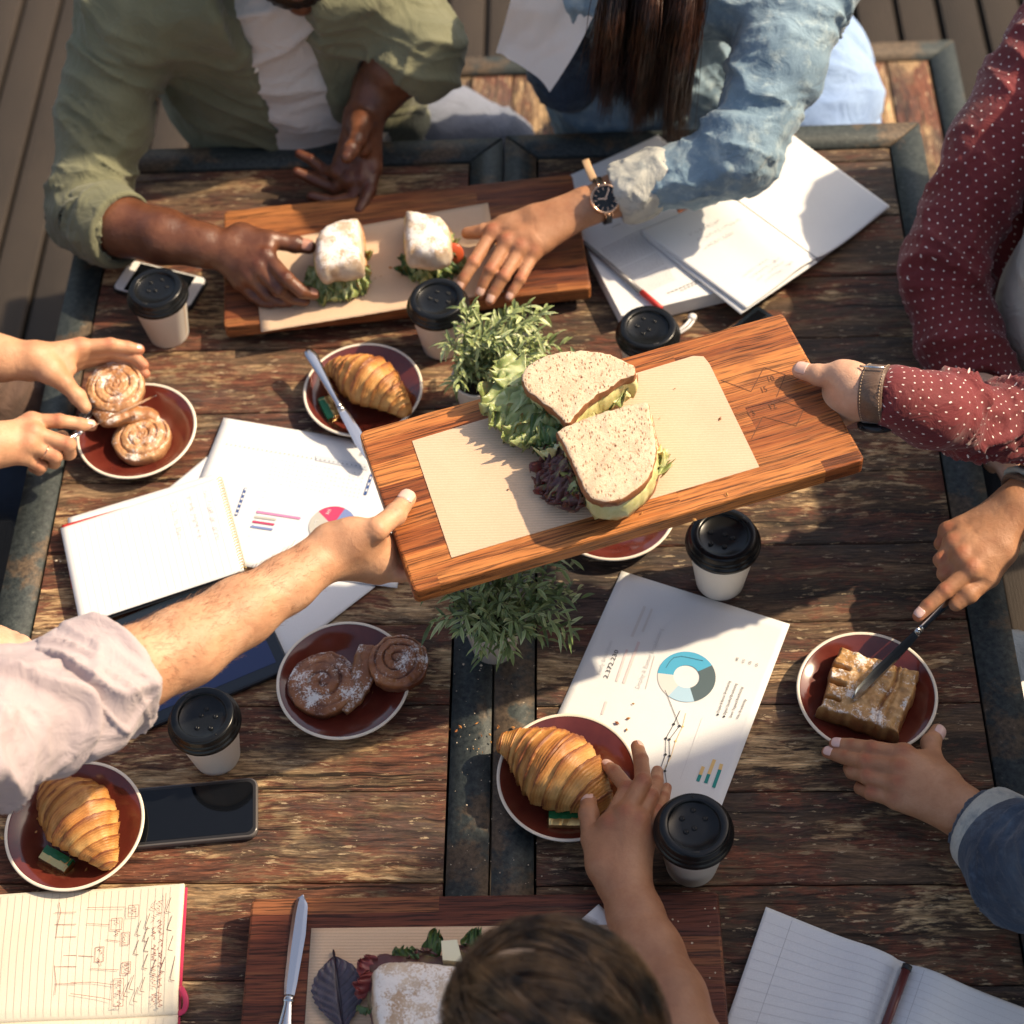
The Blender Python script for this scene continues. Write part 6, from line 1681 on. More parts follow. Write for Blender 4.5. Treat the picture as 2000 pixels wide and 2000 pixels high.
# shirt
col_ = W(500, -6, .24)
S = SDF(.0042)
hipc = A(-.46, 2.28, TT - .18)
S.chain([W(262, 25, .23), W(198, 240, .12), W(166, 404, .06)], [.076, .060, .053], k=.03)          # right sleeve
S.chain([W(166, 404, .06), W(212, 440, .078)], [.054, .054], k=.02)
S.chain([W(700, -60, .23), W(800, 60, .15)], [.080, .066], k=.05); S.chain([W(800, 60, .15), W(815, 105, .145)], [.066, .068], k=.02)
S.chain([W(300, -10, .24), W(470, -30, .27), W(640, -40, .24)], [.085, .075, .085], k=.06)
S.chain([W(470, 60, .13), W(505, 160, .02), W(560, 225, -.08)], [.140, .135, .125], k=.05, n=(0, 1, .2), fl=1.25); S.chain([W(600, 90, .08), W(640, 220, -.09)], [.125, .12], k=.08)
S.chain([W(545, 190, -.06), W(560, 250, -.16)], [.135, .135], k=.05)
S.chain([W(735, 130, .02), W(730, 260, -.14)], [.075, .075], k=.05)
# open front
S.sub(W(500, -40, .325), W(560, 150, .155), .066, .052, k=.008); S.sub(W(560, 150, .155), W(618, 300, -.01), .052, .042, k=.008)
S.sub(W(180, 424, .07), W(262, 448, .086), .044, .048, k=.004)
S.sub(W(805, 108, .14), W(770, 150, .12), .050, .050, k=.004)
sl = [W(262, 25, .23), W(198, 240, .12), W(166, 404, .06), W(212, 440, .078)]
body('shirt', S, M['olive'], g1, fold=[(sl, .0060, .042, 2, lambda s: np.clip((.60 - s) / .05, .15, 1)), ([W(470, 0, .2), W(540, 250, -.15)], .004, .09, 5, None)])
S = SDF(.005)
S.chain([W(520, -10, .20), W(560, 120, .06), W(600, 240, -.06), W(600, 290, -.14)], [.118, .125, .125, .12], k=.06, n=(0, 1, .2), fl=1.15)
body('t_shirt', S, M['tee'], g1, fold=[([W(520, -10, .2), W(600, 290, -.14)], .006, .06, 9, None)])
for (u, v_, h_) in ((474, 43, .215), (498, 135, .14), (539, 214, .045)):
    v, f = lathe([(.0001, 0), (.0052, 0), (.0058, .0012), (.0045, .002), (.0001, .0015)], 20, cap0=False); v = rot(v, .9, 'x'); mk('button', v + W(u, v_, h_ + .012), f, M['button'], g1)
v, f = outline_slab([W(655, -10, .16)[:2] , W(722, -10, .16)[:2], W(722, 55, .10)[:2], W(655, 62, .10)[:2]], .12, .126, world=True)
S = SDF(.003); S.chain([W(196, 432, .073), W(236, 449, .084)], [.0600, .0545], k=.004); S.sub(W(150, 415, .06), W(280, 462, .090), .0475, .0455, k=.003); S.halfcut(W(240, 452, .084), nrm(W(260, 458, .087) - W(180, 425, .068)), k=.004); S.halfcut(W(200, 434, .074), -nrm(W(260, 458, .087) - W(180, 425, .068)), k=.004)
body('rolled_cuff', S, M['olive'], g1, fold=[([W(180, 425, .068), W(260, 458, .087)], .002, .05, 4, None)])
legs(g1, A(-.44, 2.28, TT - .20), (.12, -1), M['jeansg'], .10)
head(g1, W(560, -175, .38), (.15, -1, -.35), M['skD'], M['hairB'], seed=1, beard=True, neck_to=W(515, -25, .22), sc=1.05)
S = SDF(.006); S.chain([W(715, 225, -.16), W(860, 262, -.19), W(960, 292, -.22)], [.085, .075, .07], k=.03); body('trouser_leg', S, M['jeansg'], g1, fold=[([W(715, 225, -.16), W(960, 292, -.22)], .004, .05, 2, None)])

# --- person 2: washed denim jacket, top right --------------------------------------------
g2 = empty('person', W(1350, 60, -.30) * A(1, 1, 0), 'person with long brown hair in washed denim, wearing a gold watch, reaching over the board', 'person', 'people around the tables')
S = SDF(.0018)
S.chain([W(1310, 352, .11), W(1250, 366, .108), W(1200, 382, .104), W(1160, 398, .100)], [.033, .031, .028, .0255], k=.01, n=(0, 0, 1), fl=1.05)
mc = [W(962, 455, .080), W(990, 474, .083), W(1018, 486, .080), W(1043, 494, .074)]
fg = [[W(925, 513, .072), W(906, 544, .060), W(895, 566, .050)], [W(958, 528, .072), W(945, 556, .058), W(936, 578, .048)], [W(984, 540, .070), W(966, 570, .056), W(955, 592, .047)], [W(1016, 545, .064), W(1002, 568, .054), W(992, 586, .047)]]
tb = [W(1045, 425, .090), W(985, 436, .080), W(946, 452, .070), W(908, 456, .060)]
hand(S, W(1145, 402, .099), mc, fg, tb, .98, pr=.0135)
body('forearm_and_hand', S, M['skM'], g2); nails(g2, fg, tb, (0, -.3, 1), M['nail'], .98, (0, 1, 2, 3), False)
S = SDF(.005)
arm = [W(1585, -40, .26), W(1520, 110, .22), W(1440, 300, .155), W(1330, 340, .125), W(1262, 366, .112)]
S.chain(arm[:3], [.070, .058, .050], k=.03); S.chain(arm[2:], [.050, .045, .037], k=.02)
S.chain([W(1420, -60, .25), W(1250, -70, .28), W(1150, -60, .25)], [.09, .085, .08], k=.06)
S.chain([W(1250, 30, .10), W(1260, 150, -.02), W(1290, 240, -.14)], [.145, .135, .14], k=.07, n=(0, 1, .2), fl=1.3)
S.sub(W(1275, 362, .114), W(1215, 378, .105), .034, .034, k=.004)
body('jacket', S, M['denimL'], g2, fold=[(arm, .0062, .034, 4, None), ([W(1250, 0, .2), W(1290, 240, -.14)], .005, .08, 7, None)])
S = SDF(.0028)
S.chain([W(1288, 350, .118), W(1252, 363, .113), W(1232, 370, .111)], [.0425, .0400, .0375], k=.006); S.sub(W(1300, 360, .112), W(1200, 381, .105), .034, .033, k=.003)
for a, b in ((W(1238, 368, .112), W(1230, 371, .111)),): S.cap(a, b, .0415, .0395, k=.004)
S.sub(W(1230, 371, .108), W(1190, 384, .104), .0335, .0335, k=.003)
body('turned_back_cuff', S, M['denimC'], g2, fold=[([W(1282, 352, .118), W(1216, 374, .110)], .0045, .03, 6, None)])
# other sleeve, shade put in as darker denim, and the hand that holds the tissue
S = SDF(.005)
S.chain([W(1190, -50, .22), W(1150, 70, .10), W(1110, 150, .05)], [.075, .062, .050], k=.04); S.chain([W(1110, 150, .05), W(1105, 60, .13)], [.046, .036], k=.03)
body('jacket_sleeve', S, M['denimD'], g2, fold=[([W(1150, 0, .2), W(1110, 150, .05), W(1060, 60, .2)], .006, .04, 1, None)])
S = SDF(.002)
S.chain([W(1108, 65, .125), W(1110, -30, .22)], [.028, .022], k=.01)
mc = [W(1096, -67, 0.300), W(1110, -73, 0.292), W(1126, -75, 0.282), W(1140, -75, 0.270)]
fg = [[W(1078, -83, 0.305), W(1088, -75, 0.280), W(1104, -65, 0.265)], [W(1094, -91, 0.300), W(1100, -79, 0.275), W(1114, -67, 0.260)], [W(1112, -95, 0.285), W(1116, -81, 0.265), W(1126, -69, 0.255)], [W(1132, -93, 0.270), W(1134, -81, 0.255), W(1140, -69, 0.248)]]
tb = [W(1088, -41, 0.270), W(1078, -59, 0.280), W(1084, -71, 0.275), W(1098, -79, 0.265)]
hand(S, W(1108, -31, 0.238), mc, fg, tb, .95); body('hand', S, M['skM'], g2)
legs(g2, A(.27, 2.30, TT - .20), (-.05, -1), M['jeans'], .10)
S = SDF(.006); S.chain([W(1530, 60, -.10), W(1600, 190, -.14), W(1575, 270, -.16), W(1560, 330, -.22)], [.085, .088, .078, .07], k=.03); body('trouser_leg', S, M['jeans'], g2, fold=[([W(1530, 60, -.1), W(1560, 330, -.22)], .005, .06, 3, None)])
head(g2, W(1290, -130, .36), (-.2, -1, -.75), M['skM'], M['hairR'], seed=2, neck_to=W(1300, -60, .25))
# long hair falling forward
rr = np.random.RandomState(5); K = 3400; P = np.zeros((K, 16, 3))
for i in range(K):
    x = rr.beta(1.3, 1.3); lk = int(x * 9)
    top = W(1185 + 210 * x, -120 + rr.uniform(-30, 20), .38 + rr.uniform(-.02, .02))
    side = abs(x - .5) * 2
    cl = (lk + .5) / 9
    tipu = 1150 + 185 * (cl * .75 + x * .25) + rr.normal(0, 7); tv = 186 + 88 * x + 26 * math.sin(lk * 1.9) - abs(rr.normal(0, 55)) + rr.uniform(-6, 22)
    tip_ = W(tipu, tv, .10 - .04 * x + rr.uniform(-.03, .03) )
    midp = W((1185 + 210 * x) * .45 + tipu * .55 + rr.normal(0, 6), 60 + rr.uniform(-20, 20), .27 + .025 * math.sin(lk * 2.1) + rr.uniform(-.02, .02))
    pts = resample([top, midp, tip_], 16); w = rr.uniform(0, 6.28)
    wob = np.sin(np.linspace(0, 5, 16) + w)[:, None] * A(rr.uniform(-.006, .006), rr.uniform(-.004, .004), 0) * np.linspace(0, 1, 16)[:, None]
    P[i] = pts + wob
for i in range(160): P[i] = P[i] + np.cumsum(rr.normal(0, .0022, (16, 3)), 0)
v, f = strands(P, .00060); o = mk('long_hair', v, f, M['hairR'], g2); tag(o, kind='stuff')
K = 500; P = np.zeros((K, 12, 3))
for i in range(K):
    x = rr.uniform(0, 1); P[i] = resample([W(1570 + 45 * x, -80, .30), W(1598 + 26 * x, 0, .19 + rr.uniform(-.02, .02)), W(1590 + 26 * x + rr.normal(0, 3), 84 + rr.uniform(-18, 22), .13)], 12)
v, f = strands(P, .0007); o = mk('long_hair', v, f, M['hairR'], g2); tag(o, kind='stuff')
wristwatch(g2, 'wristwatch', W(1176, 392, .1015), W(1130, 404, .1) - W(1215, 382, .104), A(-.05, -.70, .75), .0305, .0105, M['strapb'], M['gold'], M['screen'], .0200, 'rose gold watch with black dial and black strap on the wrist over the far board', flatk=.98)
v, f = tube(resample([W(1160, 352, .125), W(1150, 330, .135), W(1143, 312, .138)], 10), .0052, 8, (0, -.5, 1), .2); o = mk('strap_tail', v, f, plain('tan leather lining', (.56, .36, .20), .6), [x for x in COL.objects if x.name.startswith('wristwatch')][0])
# white tissue held up
c = [W(1015, -60, .32), W(1188, -50, .33), W(1072, 184, .13), W(966, 108, .17)]
n = 30; s = np.linspace(0, 1, n + 1); X, Y = np.meshgrid(s, s)
P = ((1 - X) * (1 - Y))[..., None] * c[0] + (X * (1 - Y))[..., None] * c[1] + (X * Y)[..., None] * c[2] + ((1 - X) * Y)[..., None] * c[3]
nn_ = nrm(np.cross(c[1] - c[0], c[3] - c[0])); P = P + nn_ * (.016 * np.sin(X * 2.6 + .3)[..., None] + .008 * vn(np.stack([X * 2.5, Y * 2.5, X * 0 + 2], -1))[..., None] + .0015 * vn(np.stack([X * 9, Y * 9, X * 0], -1))[..., None]) + nrm(c[1] - c[0]) * (.035 * (Y * (1 - Y)) * X)[..., None]
V = np.vstack([P.reshape(-1, 3), P.reshape(-1, 3) - nn_ * .0004]); N_ = (n + 1) ** 2; F = []
for j in range(n):
    for i in range(n): a = j * (n + 1) + i; q = (a, a + n + 1, a + n + 2, a + 1); F += [q, tuple(x + N_ for x in q[::-1])]
o = mk('paper_tissue', V, F, M['napkin'], None, org=c[2]); tag(o, 'white paper tissue held up in front of the long brown hair, bench planks behind', 'tissue')

# --- person 3: red dotted shirt, right ------------------------------------------------------
g3 = empty('person', A(.74, 1.62, 0), 'person in dark red shirt with white pin dots, holding the board by its right end', 'person', 'people around the tables')
S = SDF(.0018)
S.chain([W(1772, 784, .301), W(1735, 773, .310), W(1700, 770, .308), W(1672, 768, .303)], [.027, .027, .0265, .025], k=.01, n=(0, 0, 1), fl=1.05)
mc = [W(1622, 752, .282), W(1606, 772, .262), W(1612, 800, .250), W(1625, 822, .250)]
fg = [[W(1585, 770, .262), W(1560, 778, .2615), W(1535, 782, .262)], [W(1578, 800, .258), W(1552, 806, .260), W(1528, 808, .262)], [W(1588, 824, .256), W(1562, 830, .260), W(1538, 832, .262)], [W(1604, 842, .256), W(1582, 848, .260), W(1560, 850, .262)]]
tb = [W(1658, 742, .318), W(1640, 728, .322), W(1598, 732, .313), W(1556, 722, .307)]
hand(S, W(1668, 770, .302), mc, fg, tb, 1.04, (0, .2, 1), pr=.0135)
S.cap(W(1655, 745, .312), W(1630, 800, .275), .017, .017, k=.014)
body('forearm_and_hand', S, M['skL'], g3); nail(g3, tb[2], tb[3], (-.05, -.1, 1), .0087, M['nail'], 1.04, True)
arm2 = [W(1750, 776, .309), W(1820, 802, .278), W(1900, 812, .224), W(2010, 820, .172), W(2170, 790, .150)]
S = SDF(.0035)
S.chain(arm2, [.0350, .0405, .040, .042, .050], k=.010); S.sub(W(1690, 770, .308), W(1756, 776, .308), .0290, .0290, k=.002)
S.chain([W(2170, 790, .150), A(.745, 1.44, TT + .36)], [.066, .08], k=.05)
ff = lambda s: np.clip((s - .060) / .03, .06, 1)
body('sleeve', S, M['dots'], g3, fold=[(arm2, .0095, .028, 3, ff)], uvp=(arm2, .05))
S = SDF(.0045)
arm1 = [W(2085, 50, .24), W(1945, 290, .165), W(1840, 520, .085), W(1872, 660, .04), W(1945, 800, .0)]
S.chain(arm1, [.068, .060, .053, .048, .044], k=.02); S.sub(W(1915, 780, .04), W(1960, 860, .01), .037, .037, k=.004)
body('sleeve', S, M['dots'], g3, fold=[(arm1, .0055, .045, 7, None)], uvp=(arm1, .058))
S = SDF(.002)
S.chain([W(1915, 775, .04), W(1950, 850, .015)], [.03, .026], k=.01)
mc = [W(1952, 898, -.005), W(1972, 905, -.010), W(1992, 906, -.016), W(2010, 902, -.022)]
fg = [[m + A(.012, -.034, -.010), m + A(.018, -.052, -.026), m + A(.020, -.060, -.040)] for m in mc]; tb = [W(1960, 862, .0), W(1945, 885, -.005), W(1938, 902, -.012), W(1940, 916, -.022)]
hand(S, W(1950, 852, .012), mc, fg, tb, 1.0); body('forearm_and_hand', S, M['skL'], g3)
S = SDF(.006)
tr = [A(.74, 1.62, TT + .30), A(.72, 1.60, TT + .10), A(.74, 1.62, TT - .20)]
S.chain(tr, [.13, .150, .15], k=.08, n=(1, 0, 0), fl=1.1); S.chain([arm1[0] + A(.03, -.02, .01), A(.76, 1.62, TT + .38), A(.75, 1.44, TT + .35)], [.075, .07, .07], k=.06)
body('shirt', S, M['dots'], g3, fold=[(tr, .004, .07, 3, None)], uvp=(tr, .15))
S = SDF(.0045); pf = [W(2020, 200, .14), W(2010, 330, .07), W(1990, 440, .0), W(1992, 560, -.08)]; S.chain(pf, [.055, .052, .050, .050], k=.03); S.sub(W(2040, 400, .12), W(2050, 640, -.08), .045, .055, k=.006)
body('shirt_front', S, M['dots'], g3, fold=[(pf, .005, .05, 9, None)], uvp=(pf, .05))
S = SDF(.006); S.chain([A(.67, 1.60, TT + .25), A(.665, 1.58, TT + .02), A(.70, 1.58, TT - .16)], [.10, .125, .125], k=.05); body('t_shirt', S, M['creamtee'], g3, fold=[(tr, .005, .06, 8, None)])
v, f = lathe([(.0014, .0), (.0058, 0), (.0064, .0014), (.0044, .0022), (.0014, .0014)], 20, cap0=False, cap1=False); v = rot(v, -.7, 'y'); v = rot(v, .4, 'x'); mk('button', v + W(1957, 435, .052), f, M['button'], g3)
legs(g3, A(.80, 1.62, TT - .22), (-1, -.05), M['navy'], .10)
head(g3, A(.80, 1.60, TT + .58), (-1, -.1, -.2), M['skL'], M['hairD'], seed=3, neck_to=A(.77, 1.62, TT + .38))
wristwatch(g3, 'wristwatch', W(1713, 770, .3100), W(1660, 768, .3) - W(1770, 776, .315), A(.1, -.62, -.78), .0300, .026, M['strapbr'], M['black'], M['screen'], .0205, 'watch on a wide stitched brown leather strap by the red dotted cuff', numerals=False)
tw = [o for o in COL.objects if o.name.startswith('wristwatch')][-1]
c = W(1713, 770, .3100); ax = nrm(W(1660, 768, .3) - W(1770, 776, .315)); s_ = nrm(np.cross(ax, A(0, 0, 1))); u_ = np.cross(s_, ax); st_ = []
for sg in (-.39, .39):
    for i in range(26):
        a = -.9 + i * .11; d = u_ * math.cos(a) + s_ * math.sin(a) * (1 if s_[1] < 0 else -1); q = c + ax * sg * .026 + d * .0320; tt = nrm(np.cross(ax, d)); st_.append(tube([q, q + tt * .0019], .00035, 5))
v, f = join(st_); mk('stitching', v, f, M['kraft'], tw)
v, f = tube([c + u_ * .0335 + s_ * .002 * 0 - ax * .013 + A(0, .008, 0), c + u_ * .0335 + ax * .013 + A(0, .008, 0)], .0012, 8); mk('buckle', v, f, M['steel'], tw)

# --- person 4: dark denim, lower right ------------------------------------------------------------
g4 = empty('person', A(.76, 1.00, 0), 'person in dark denim at the lower right, cutting the square pastry', 'person', 'people around the tables')
S = SDF(.0018)
S.chain([W(1990, 1640, .075), W(1940, 1618, .066), W(1890, 1592, .058)], [.030, .0275, .0255], k=.01, n=(0, 0, 1), fl=1.12)
mc = [W(1765, 1474, .048), W(1758, 1503, .050), W(1752, 1534, .045), W(1750, 1562, .036)]
fg = [[W(1702, 1462, .050), W(1662, 1456, .038), W(1626, 1452, .030)], [W(1690, 1488, .046), W(1648, 1478, .032), W(1612, 1468, .022)], [W(1692, 1516, .040), W(1664, 1508, .026), W(1656, 1500, .014)], [W(1700, 1549, .032), W(1680, 1540, .018), W(1682, 1528, .010)]]
tb = [W(1846, 1528, .046), W(1822, 1486, .040), W(1818, 1452, .034), W(1834, 1424, .028)]
hand(S, W(1882, 1588, .056), mc, fg, tb, .98, pr=.0135); body('forearm_and_hand', S, M['skM'], g4)
nails(g4, fg, tb, (0, -.1, 1), M['naill'], .98, (0, 1), True, (.75, .1, .7))
S = SDF(.0018)
S.chain([W(2090, 890, .118), W(2040, 935, .113), W(1990, 985, .108)], [.032, .029, .027], k=.01)
mc = [W(1898, 1112, .092), W(1878, 1086, .094), W(1862, 1062, .090), W(1852, 1038, .082)]
fg = [[W(1846, 1154, .080), W(1812, 1184, .070), W(1790, 1207, .063)], [W(1846, 1120, .076), W(1858, 1142, .066), W(1878, 1150, .060)], [W(1838, 1094, .082), W(1856, 1120, .062), W(1880, 1128, .058)], [W(1838, 1062, .074), W(1862, 1092, .058), W(1884, 1100, .056)]]
tb = [W(1958, 1075, .092), W(1932, 1128, .080), W(1892, 1160, .074), W(1862, 1184, .066)]
hand(S, W(1982, 995, .106), mc, fg, tb, 1.0, (-.1, -.1, 1), pr=.014); body('forearm_and_hand', S, M['skM'], g4)
nail(g4, fg[0][1], fg[0][2], (-.35, -.1, 1), FR[0][3] * .97, M['naill'], 1.0); nail(g4, tb[2], tb[3], (.2, -.8, .5), .0080, M['naill'], .95, True)
S = SDF(.004)
sl4 = [W(1935, 1628, .064), W(2010, 1690, .090), W(2120, 1700, .16), W(2260, 1560, .30)]
S.chain(sl4, [.045, .056, .062, .075], k=.03); S.sub(W(1890, 1600, .058), W(1965, 1640, .070), .033, .033, k=.003)
body('jacket_sleeve', S, M['denimD'], g4, fold=[(sl4, .006, .04, 2, lambda s: np.clip((s - .03) / .03, 0, 1))])
S = SDF(.003); S.chain([W(1910, 1604, .061), W(1966, 1650, .074)], [.0450, .0540], k=.004); S.sub(W(1880, 1590, .058), W(1960, 1640, .071), .0345, .036, k=.003); S.halfcut(W(1918, 1605, .062), nrm(W(1890, 1590, .058) - W(1960, 1640, .072)), k=.004); S.halfcut(W(1958, 1642, .071), -nrm(W(1890, 1590, .058) - W(1960, 1640, .072)), k=.004)
body('turned_back_cuff', S, M['denimC'], g4)
S = SDF(.006); sl = [W(2080, 900, .118), W(2190, 960, .13), A(.78, 1.12, TT + .33)]; S.chain(sl, [.046, .056, .07], k=.03); S.sub(W(2040, 930, .114), W(2090, 892, .119), .036, .036, k=.003); body('jacket_sleeve', S, M['denimD'], g4, fold=[(sl, .006, .04, 4, None)])
S = SDF(.007); tr = [A(.80, .96, TT + .34), A(.77, .96, TT + .1), A(.80, .98, TT - .2)]; S.chain(tr, [.12, .135, .145], k=.08); S.chain([A(.77, 1.12, TT + .36), A(.80, .96, TT + .39), A(.77, .80, TT + .36)], [.07, .065, .07], k=.06); body('jacket', S, M['denimD'], g4, fold=[(tr, .006, .07, 3, None)])
legs(g4, A(.84, 1.02, TT - .22), (-1, .05), M['jeansd'], .10)
head(g4, A(.76, .96, TT + .60), (-1, .25, -.45), M['skM'], M['hairD'], seed=4, sc=.96, neck_to=A(.80, .96, TT + .38))
br = empty('bracelet_watch', W(1998, 952, .11), 'dark watch with grey cloth band on the wrist above the pastry knife', 'watch')
c = W(2002, 968, .110); ax = nrm(W(2040, 935, .113) - W(1990, 985, .108)); s_ = nrm(np.cross(ax, A(0, 0, 1))); u_ = np.cross(s_, ax)
v, f = tube([c + (s_ * math.cos(a) + u_ * math.sin(a)) * .0295 for a in np.linspace(0, 2 * math.pi, 40)], .0032, 8); mk('leather_band', v, f, M['strapbr'], br)
c2 = c + ax * .009; v, f = tube([c2 + (s_ * math.cos(a) + u_ * math.sin(a)) * (.0315 + .001 * math.sin(a * 9)) for a in np.linspace(0, 2 * math.pi, 60)], .0042, 8); v = v + .001 * np.stack([vn(v * 300)] * 3, -1); mk('cloth_band', v, f, M['denimC'], br)

# --- person 5: two hands cutting the bun, left -------------------------------------------------------
g5 = empty('person', A(-1.12, 1.50, 0), 'person in brown at the left edge cutting the iced swirl bun, gold ring', 'person', 'people around the tables')
S = SDF(.0018)
S.chain([W(-90, 668, .12), W(0, 700, .115), W(58, 704, .110)], [.034, .0285, .0245], k=.01, n=(0, 0, 1), fl=1.0)
mc = [W(158, 678, .098), W(152, 690, .088), W(146, 702, .078), W(138, 714, .070)]
fg = [[W(216, 673, .092), W(250, 678, .080), W(277, 684, .070)], [W(222, 684, .074), W(262, 696, .064), W(284, 716, .058)], [W(216, 694, .062), W(258, 706, .054), W(287, 733, .050)], [W(200, 702, .054), W(236, 712, .048), W(262, 722, .045)]]
tb = [W(98, 724, .106), W(128, 750, .092), W(152, 775, .076), W(169, 800, .064)]
hand(S, W(66, 706, .108), mc, fg, tb, .98, (0, -.2, 1), pr=.0128); body('forearm_and_hand', S, M['skA'], g5)
nail(g5, tb[2], tb[3], (.6, -.5, .6), .0080, M['nail'], .92, True); nail(g5, fg[0][1], fg[0][2], (0, .2, 1), FR[0][3] * .97, M['nail'], .92)
S = SDF(.0018)
S.chain([W(-140, 905, .13), W(-50, 880, .115), W(-10, 870, .108)], [.036, .030, .027], k=.01)
mc = [W(62, 824, .102), W(66, 846, .104), W(58, 868, .100), W(44, 890, .090)]
fg = [[W(116, 822, .098), W(156, 828, .084), W(184, 832, .074)], [W(134, 868, .086), W(136, 886, .066), W(116, 888, .056)], [W(108, 892, .078), W(106, 904, .060), W(88, 902, .052)], [W(80, 912, .068), W(76, 918, .052), W(62, 914, .046)]]
tb = [W(20, 850, .080), W(62, 856, .066), W(100, 862, .062), W(128, 852, .062)]
hand(S, W(2, 868, .105), mc, fg, tb, 1.0, (0, -.1, 1), pr=.0135); body('forearm_and_hand', S, M['skA'], g5); nail(g5, fg[0][1], fg[0][2], (0, .3, 1), FR[0][3] * .97, M['nail'], 1.0)
rg = empty('ring', W(92, 884, .090), 'thin plain gold ring on the hand holding the knife at the left edge', 'ring'); a_, b_ = mc[2], fg[2][0]; c = a_ * .42 + b_ * .58; ax = nrm(b_ - a_); s_ = nrm(np.cross(ax, A(0, 0, 1))); u_ = np.cross(s_, ax)
v, f = tube([c + (s_ * math.cos(a) + u_ * math.sin(a)) * .0100 for a in np.linspace(0, 2 * math.pi, 36)], .0009, 8); mk('band', v, f, M['gold'], rg)
S = SDF(.007); tr = [A(-1.16, 1.50, TT + .32), A(-1.12, 1.50, TT + .1), A(-1.15, 1.48, TT - .2)]; S.chain(tr, [.12, .13, .145], k=.08); S.chain([A(-1.14, 1.66, TT + .34), A(-1.16, 1.50, TT + .37), A(-1.14, 1.34, TT + .34)], [.068, .062, .068], k=.06)
S.chain([A(-1.14, 1.66, TT + .34), A(-1.10, 1.72, TT + .08), W(-120, 655, .13)], [.068, .052, .042], k=.03); S.chain([A(-1.14, 1.34, TT + .34), A(-1.12, 1.24, TT + .08), W(-130, 903, .128)], [.068, .052, .044], k=.03)
body('shirt', S, M['brownc'], g5, fold=[(tr, .006, .07, 3, None)])
S = SDF(.005); S.chain([W(-60, 770, -.02), W(20, 790, -.06), W(62, 815, -.10)], [.06, .045, .035], k=.03); body('shirt_hem', S, M['brownc'], g5, fold=[([W(-60, 770, -.02), W(62, 815, -.1)], .006, .04, 3, None)])
legs(g5, A(-1.20, 1.46, TT - .22), (1, -.15), M['jeansd'], .10)
head(g5, A(-1.14, 1.50, TT + .60), (1, -.1, -.5), M['skA'], M['hairD'], seed=5, sc=.96, neck_to=A(-1.16, 1.50, TT + .38))

# --- person 6: mauve sleeve and hairy forearm holding the left end of the board ---------------------------
g6 = empty('person', A(-1.02, .66, 0), 'person in rolled mauve sleeves, hairy forearm holding the left end of the board', 'person', 'people around the tables')
S = SDF(.0018)
fa6 = [W(150, 1365, .36), W(255, 1310, .345), W(360, 1262, .330), W(470, 1195, .316), W(560, 1140, .306), W(640, 1082, .298)]
S.chain(fa6, [.043, .0405, .0395, .0345, .0285, .0265], k=.012, n=(0, 0, 1), fl=1.04)
mc = [W(745, 1062, .278), W(752, 1082, .262), W(746, 1104, .254), W(738, 1120, .252)]
fg = [[W(790, 1060, .262), W(818, 1056, .2615), W(842, 1052, .262)], [W(798, 1082, .258), W(828, 1080, .260), W(852, 1078, .262)], [W(794, 1104, .256), W(824, 1104, .260), W(846, 1104, .262)], [W(784, 1122, .256), W(808, 1124, .260), W(828, 1126, .262)]]
tb = [W(690, 1046, .312), W(735, 1034, .322), W(772, 1005, .314), W(800, 968, .308)]
hand(S, W(650, 1076, .298), mc, fg, tb, 1.06, (0, .2, 1), pr=.0145)
S.cap(W(690, 1062, .302), W(742, 1094, .272), .0185, .0155, k=.016)
body('forearm_and_hand', S, M['skA'], g6); nail(g6, tb[2], tb[3], (.1, -.1, 1), .0088, M['nail'], 1.08, True)
rr = np.random.RandomState(8); K = 2300; P = np.zeros((K, 5, 3)); 
for i in range(K):
    s_ = rr.beta(1.1, 1.5) * .93; q = s_ * 5; k_ = min(4, int(q)); u = q - k_; c = fa6[k_] * (1 - u) + fa6[k_ + 1] * u; r = np.interp(q, range(6), [.043, .0405, .0395, .0345, .0285, .0265]); ax = nrm(fa6[k_ + 1] - fa6[k_])
    sv = nrm(np.cross(ax, A(0, 0, 1))); uv_ = np.cross(sv, ax); a = rr.normal(-.25, 1.0) if rr.rand() < .75 else rr.uniform(-3, 3)
    d = sv * math.sin(a) * 1.0 + uv_ * math.cos(a) / 1.02; t1 = nrm(ax * rr.uniform(.5, 1.2) + np.cross(ax, d) * rr.normal(.35, .5) + d * .25); ln_ = rr.uniform(.005, .012)
    p0 = c + d * r * .985; P[i] = [p0, p0 + t1 * ln_ * .3 + d * .0010, p0 + t1 * ln_ * .6 + d * .0014, p0 + t1 * ln_ * .85 + d * .0013, p0 + t1 * ln_ + d * .0008]
v, f = strands(P, .00009); o = mk('arm_hair', v, f, M['armhair'], g6); tag(o, kind='stuff')
sl6 = [W(255, 1308, .345), W(170, 1342, .36), W(52, 1398, .385), W(-90, 1462, .42), W(-270, 1530, .44)]
S = SDF(.004)
S.chain(sl6[1:], [.050, .055, .060, .07], k=.02)
body('sleeve', S, M['pink'], g6, fold=[(sl6, .0095, .046, 5, None)])
S = SDF(.0032)
S.chain([W(250, 1312, .345), W(205, 1335, .352), W(172, 1356, .360)], [.0500, .0580, .0600], k=.008); S.sub(W(225, 1325, .348), W(300, 1285, .338), .0455, .0470, k=.004)
S.halfcut(W(253, 1308, .345), nrm(W(300, 1285, .338) - W(180, 1350, .36)), k=.006)
body('rolled_cuff', S, M['pink'], g6, fold=[([W(290, 1290, .34), W(165, 1358, .36)], .0085, .040, 11, lambda s: np.clip((s - .012) / .02, .15, 1))])
S = SDF(.007); tr = [A(-1.10, .62, TT + .42), A(-1.05, .66, TT + .15), A(-1.08, .66, TT - .2)]; S.chain(tr, [.13, .14, .15], k=.08); S.chain([A(-1.02, .46, TT + .46), A(-1.10, .60, TT + .50), A(-1.12, .78, TT + .46)], [.075, .07, .075], k=.06)
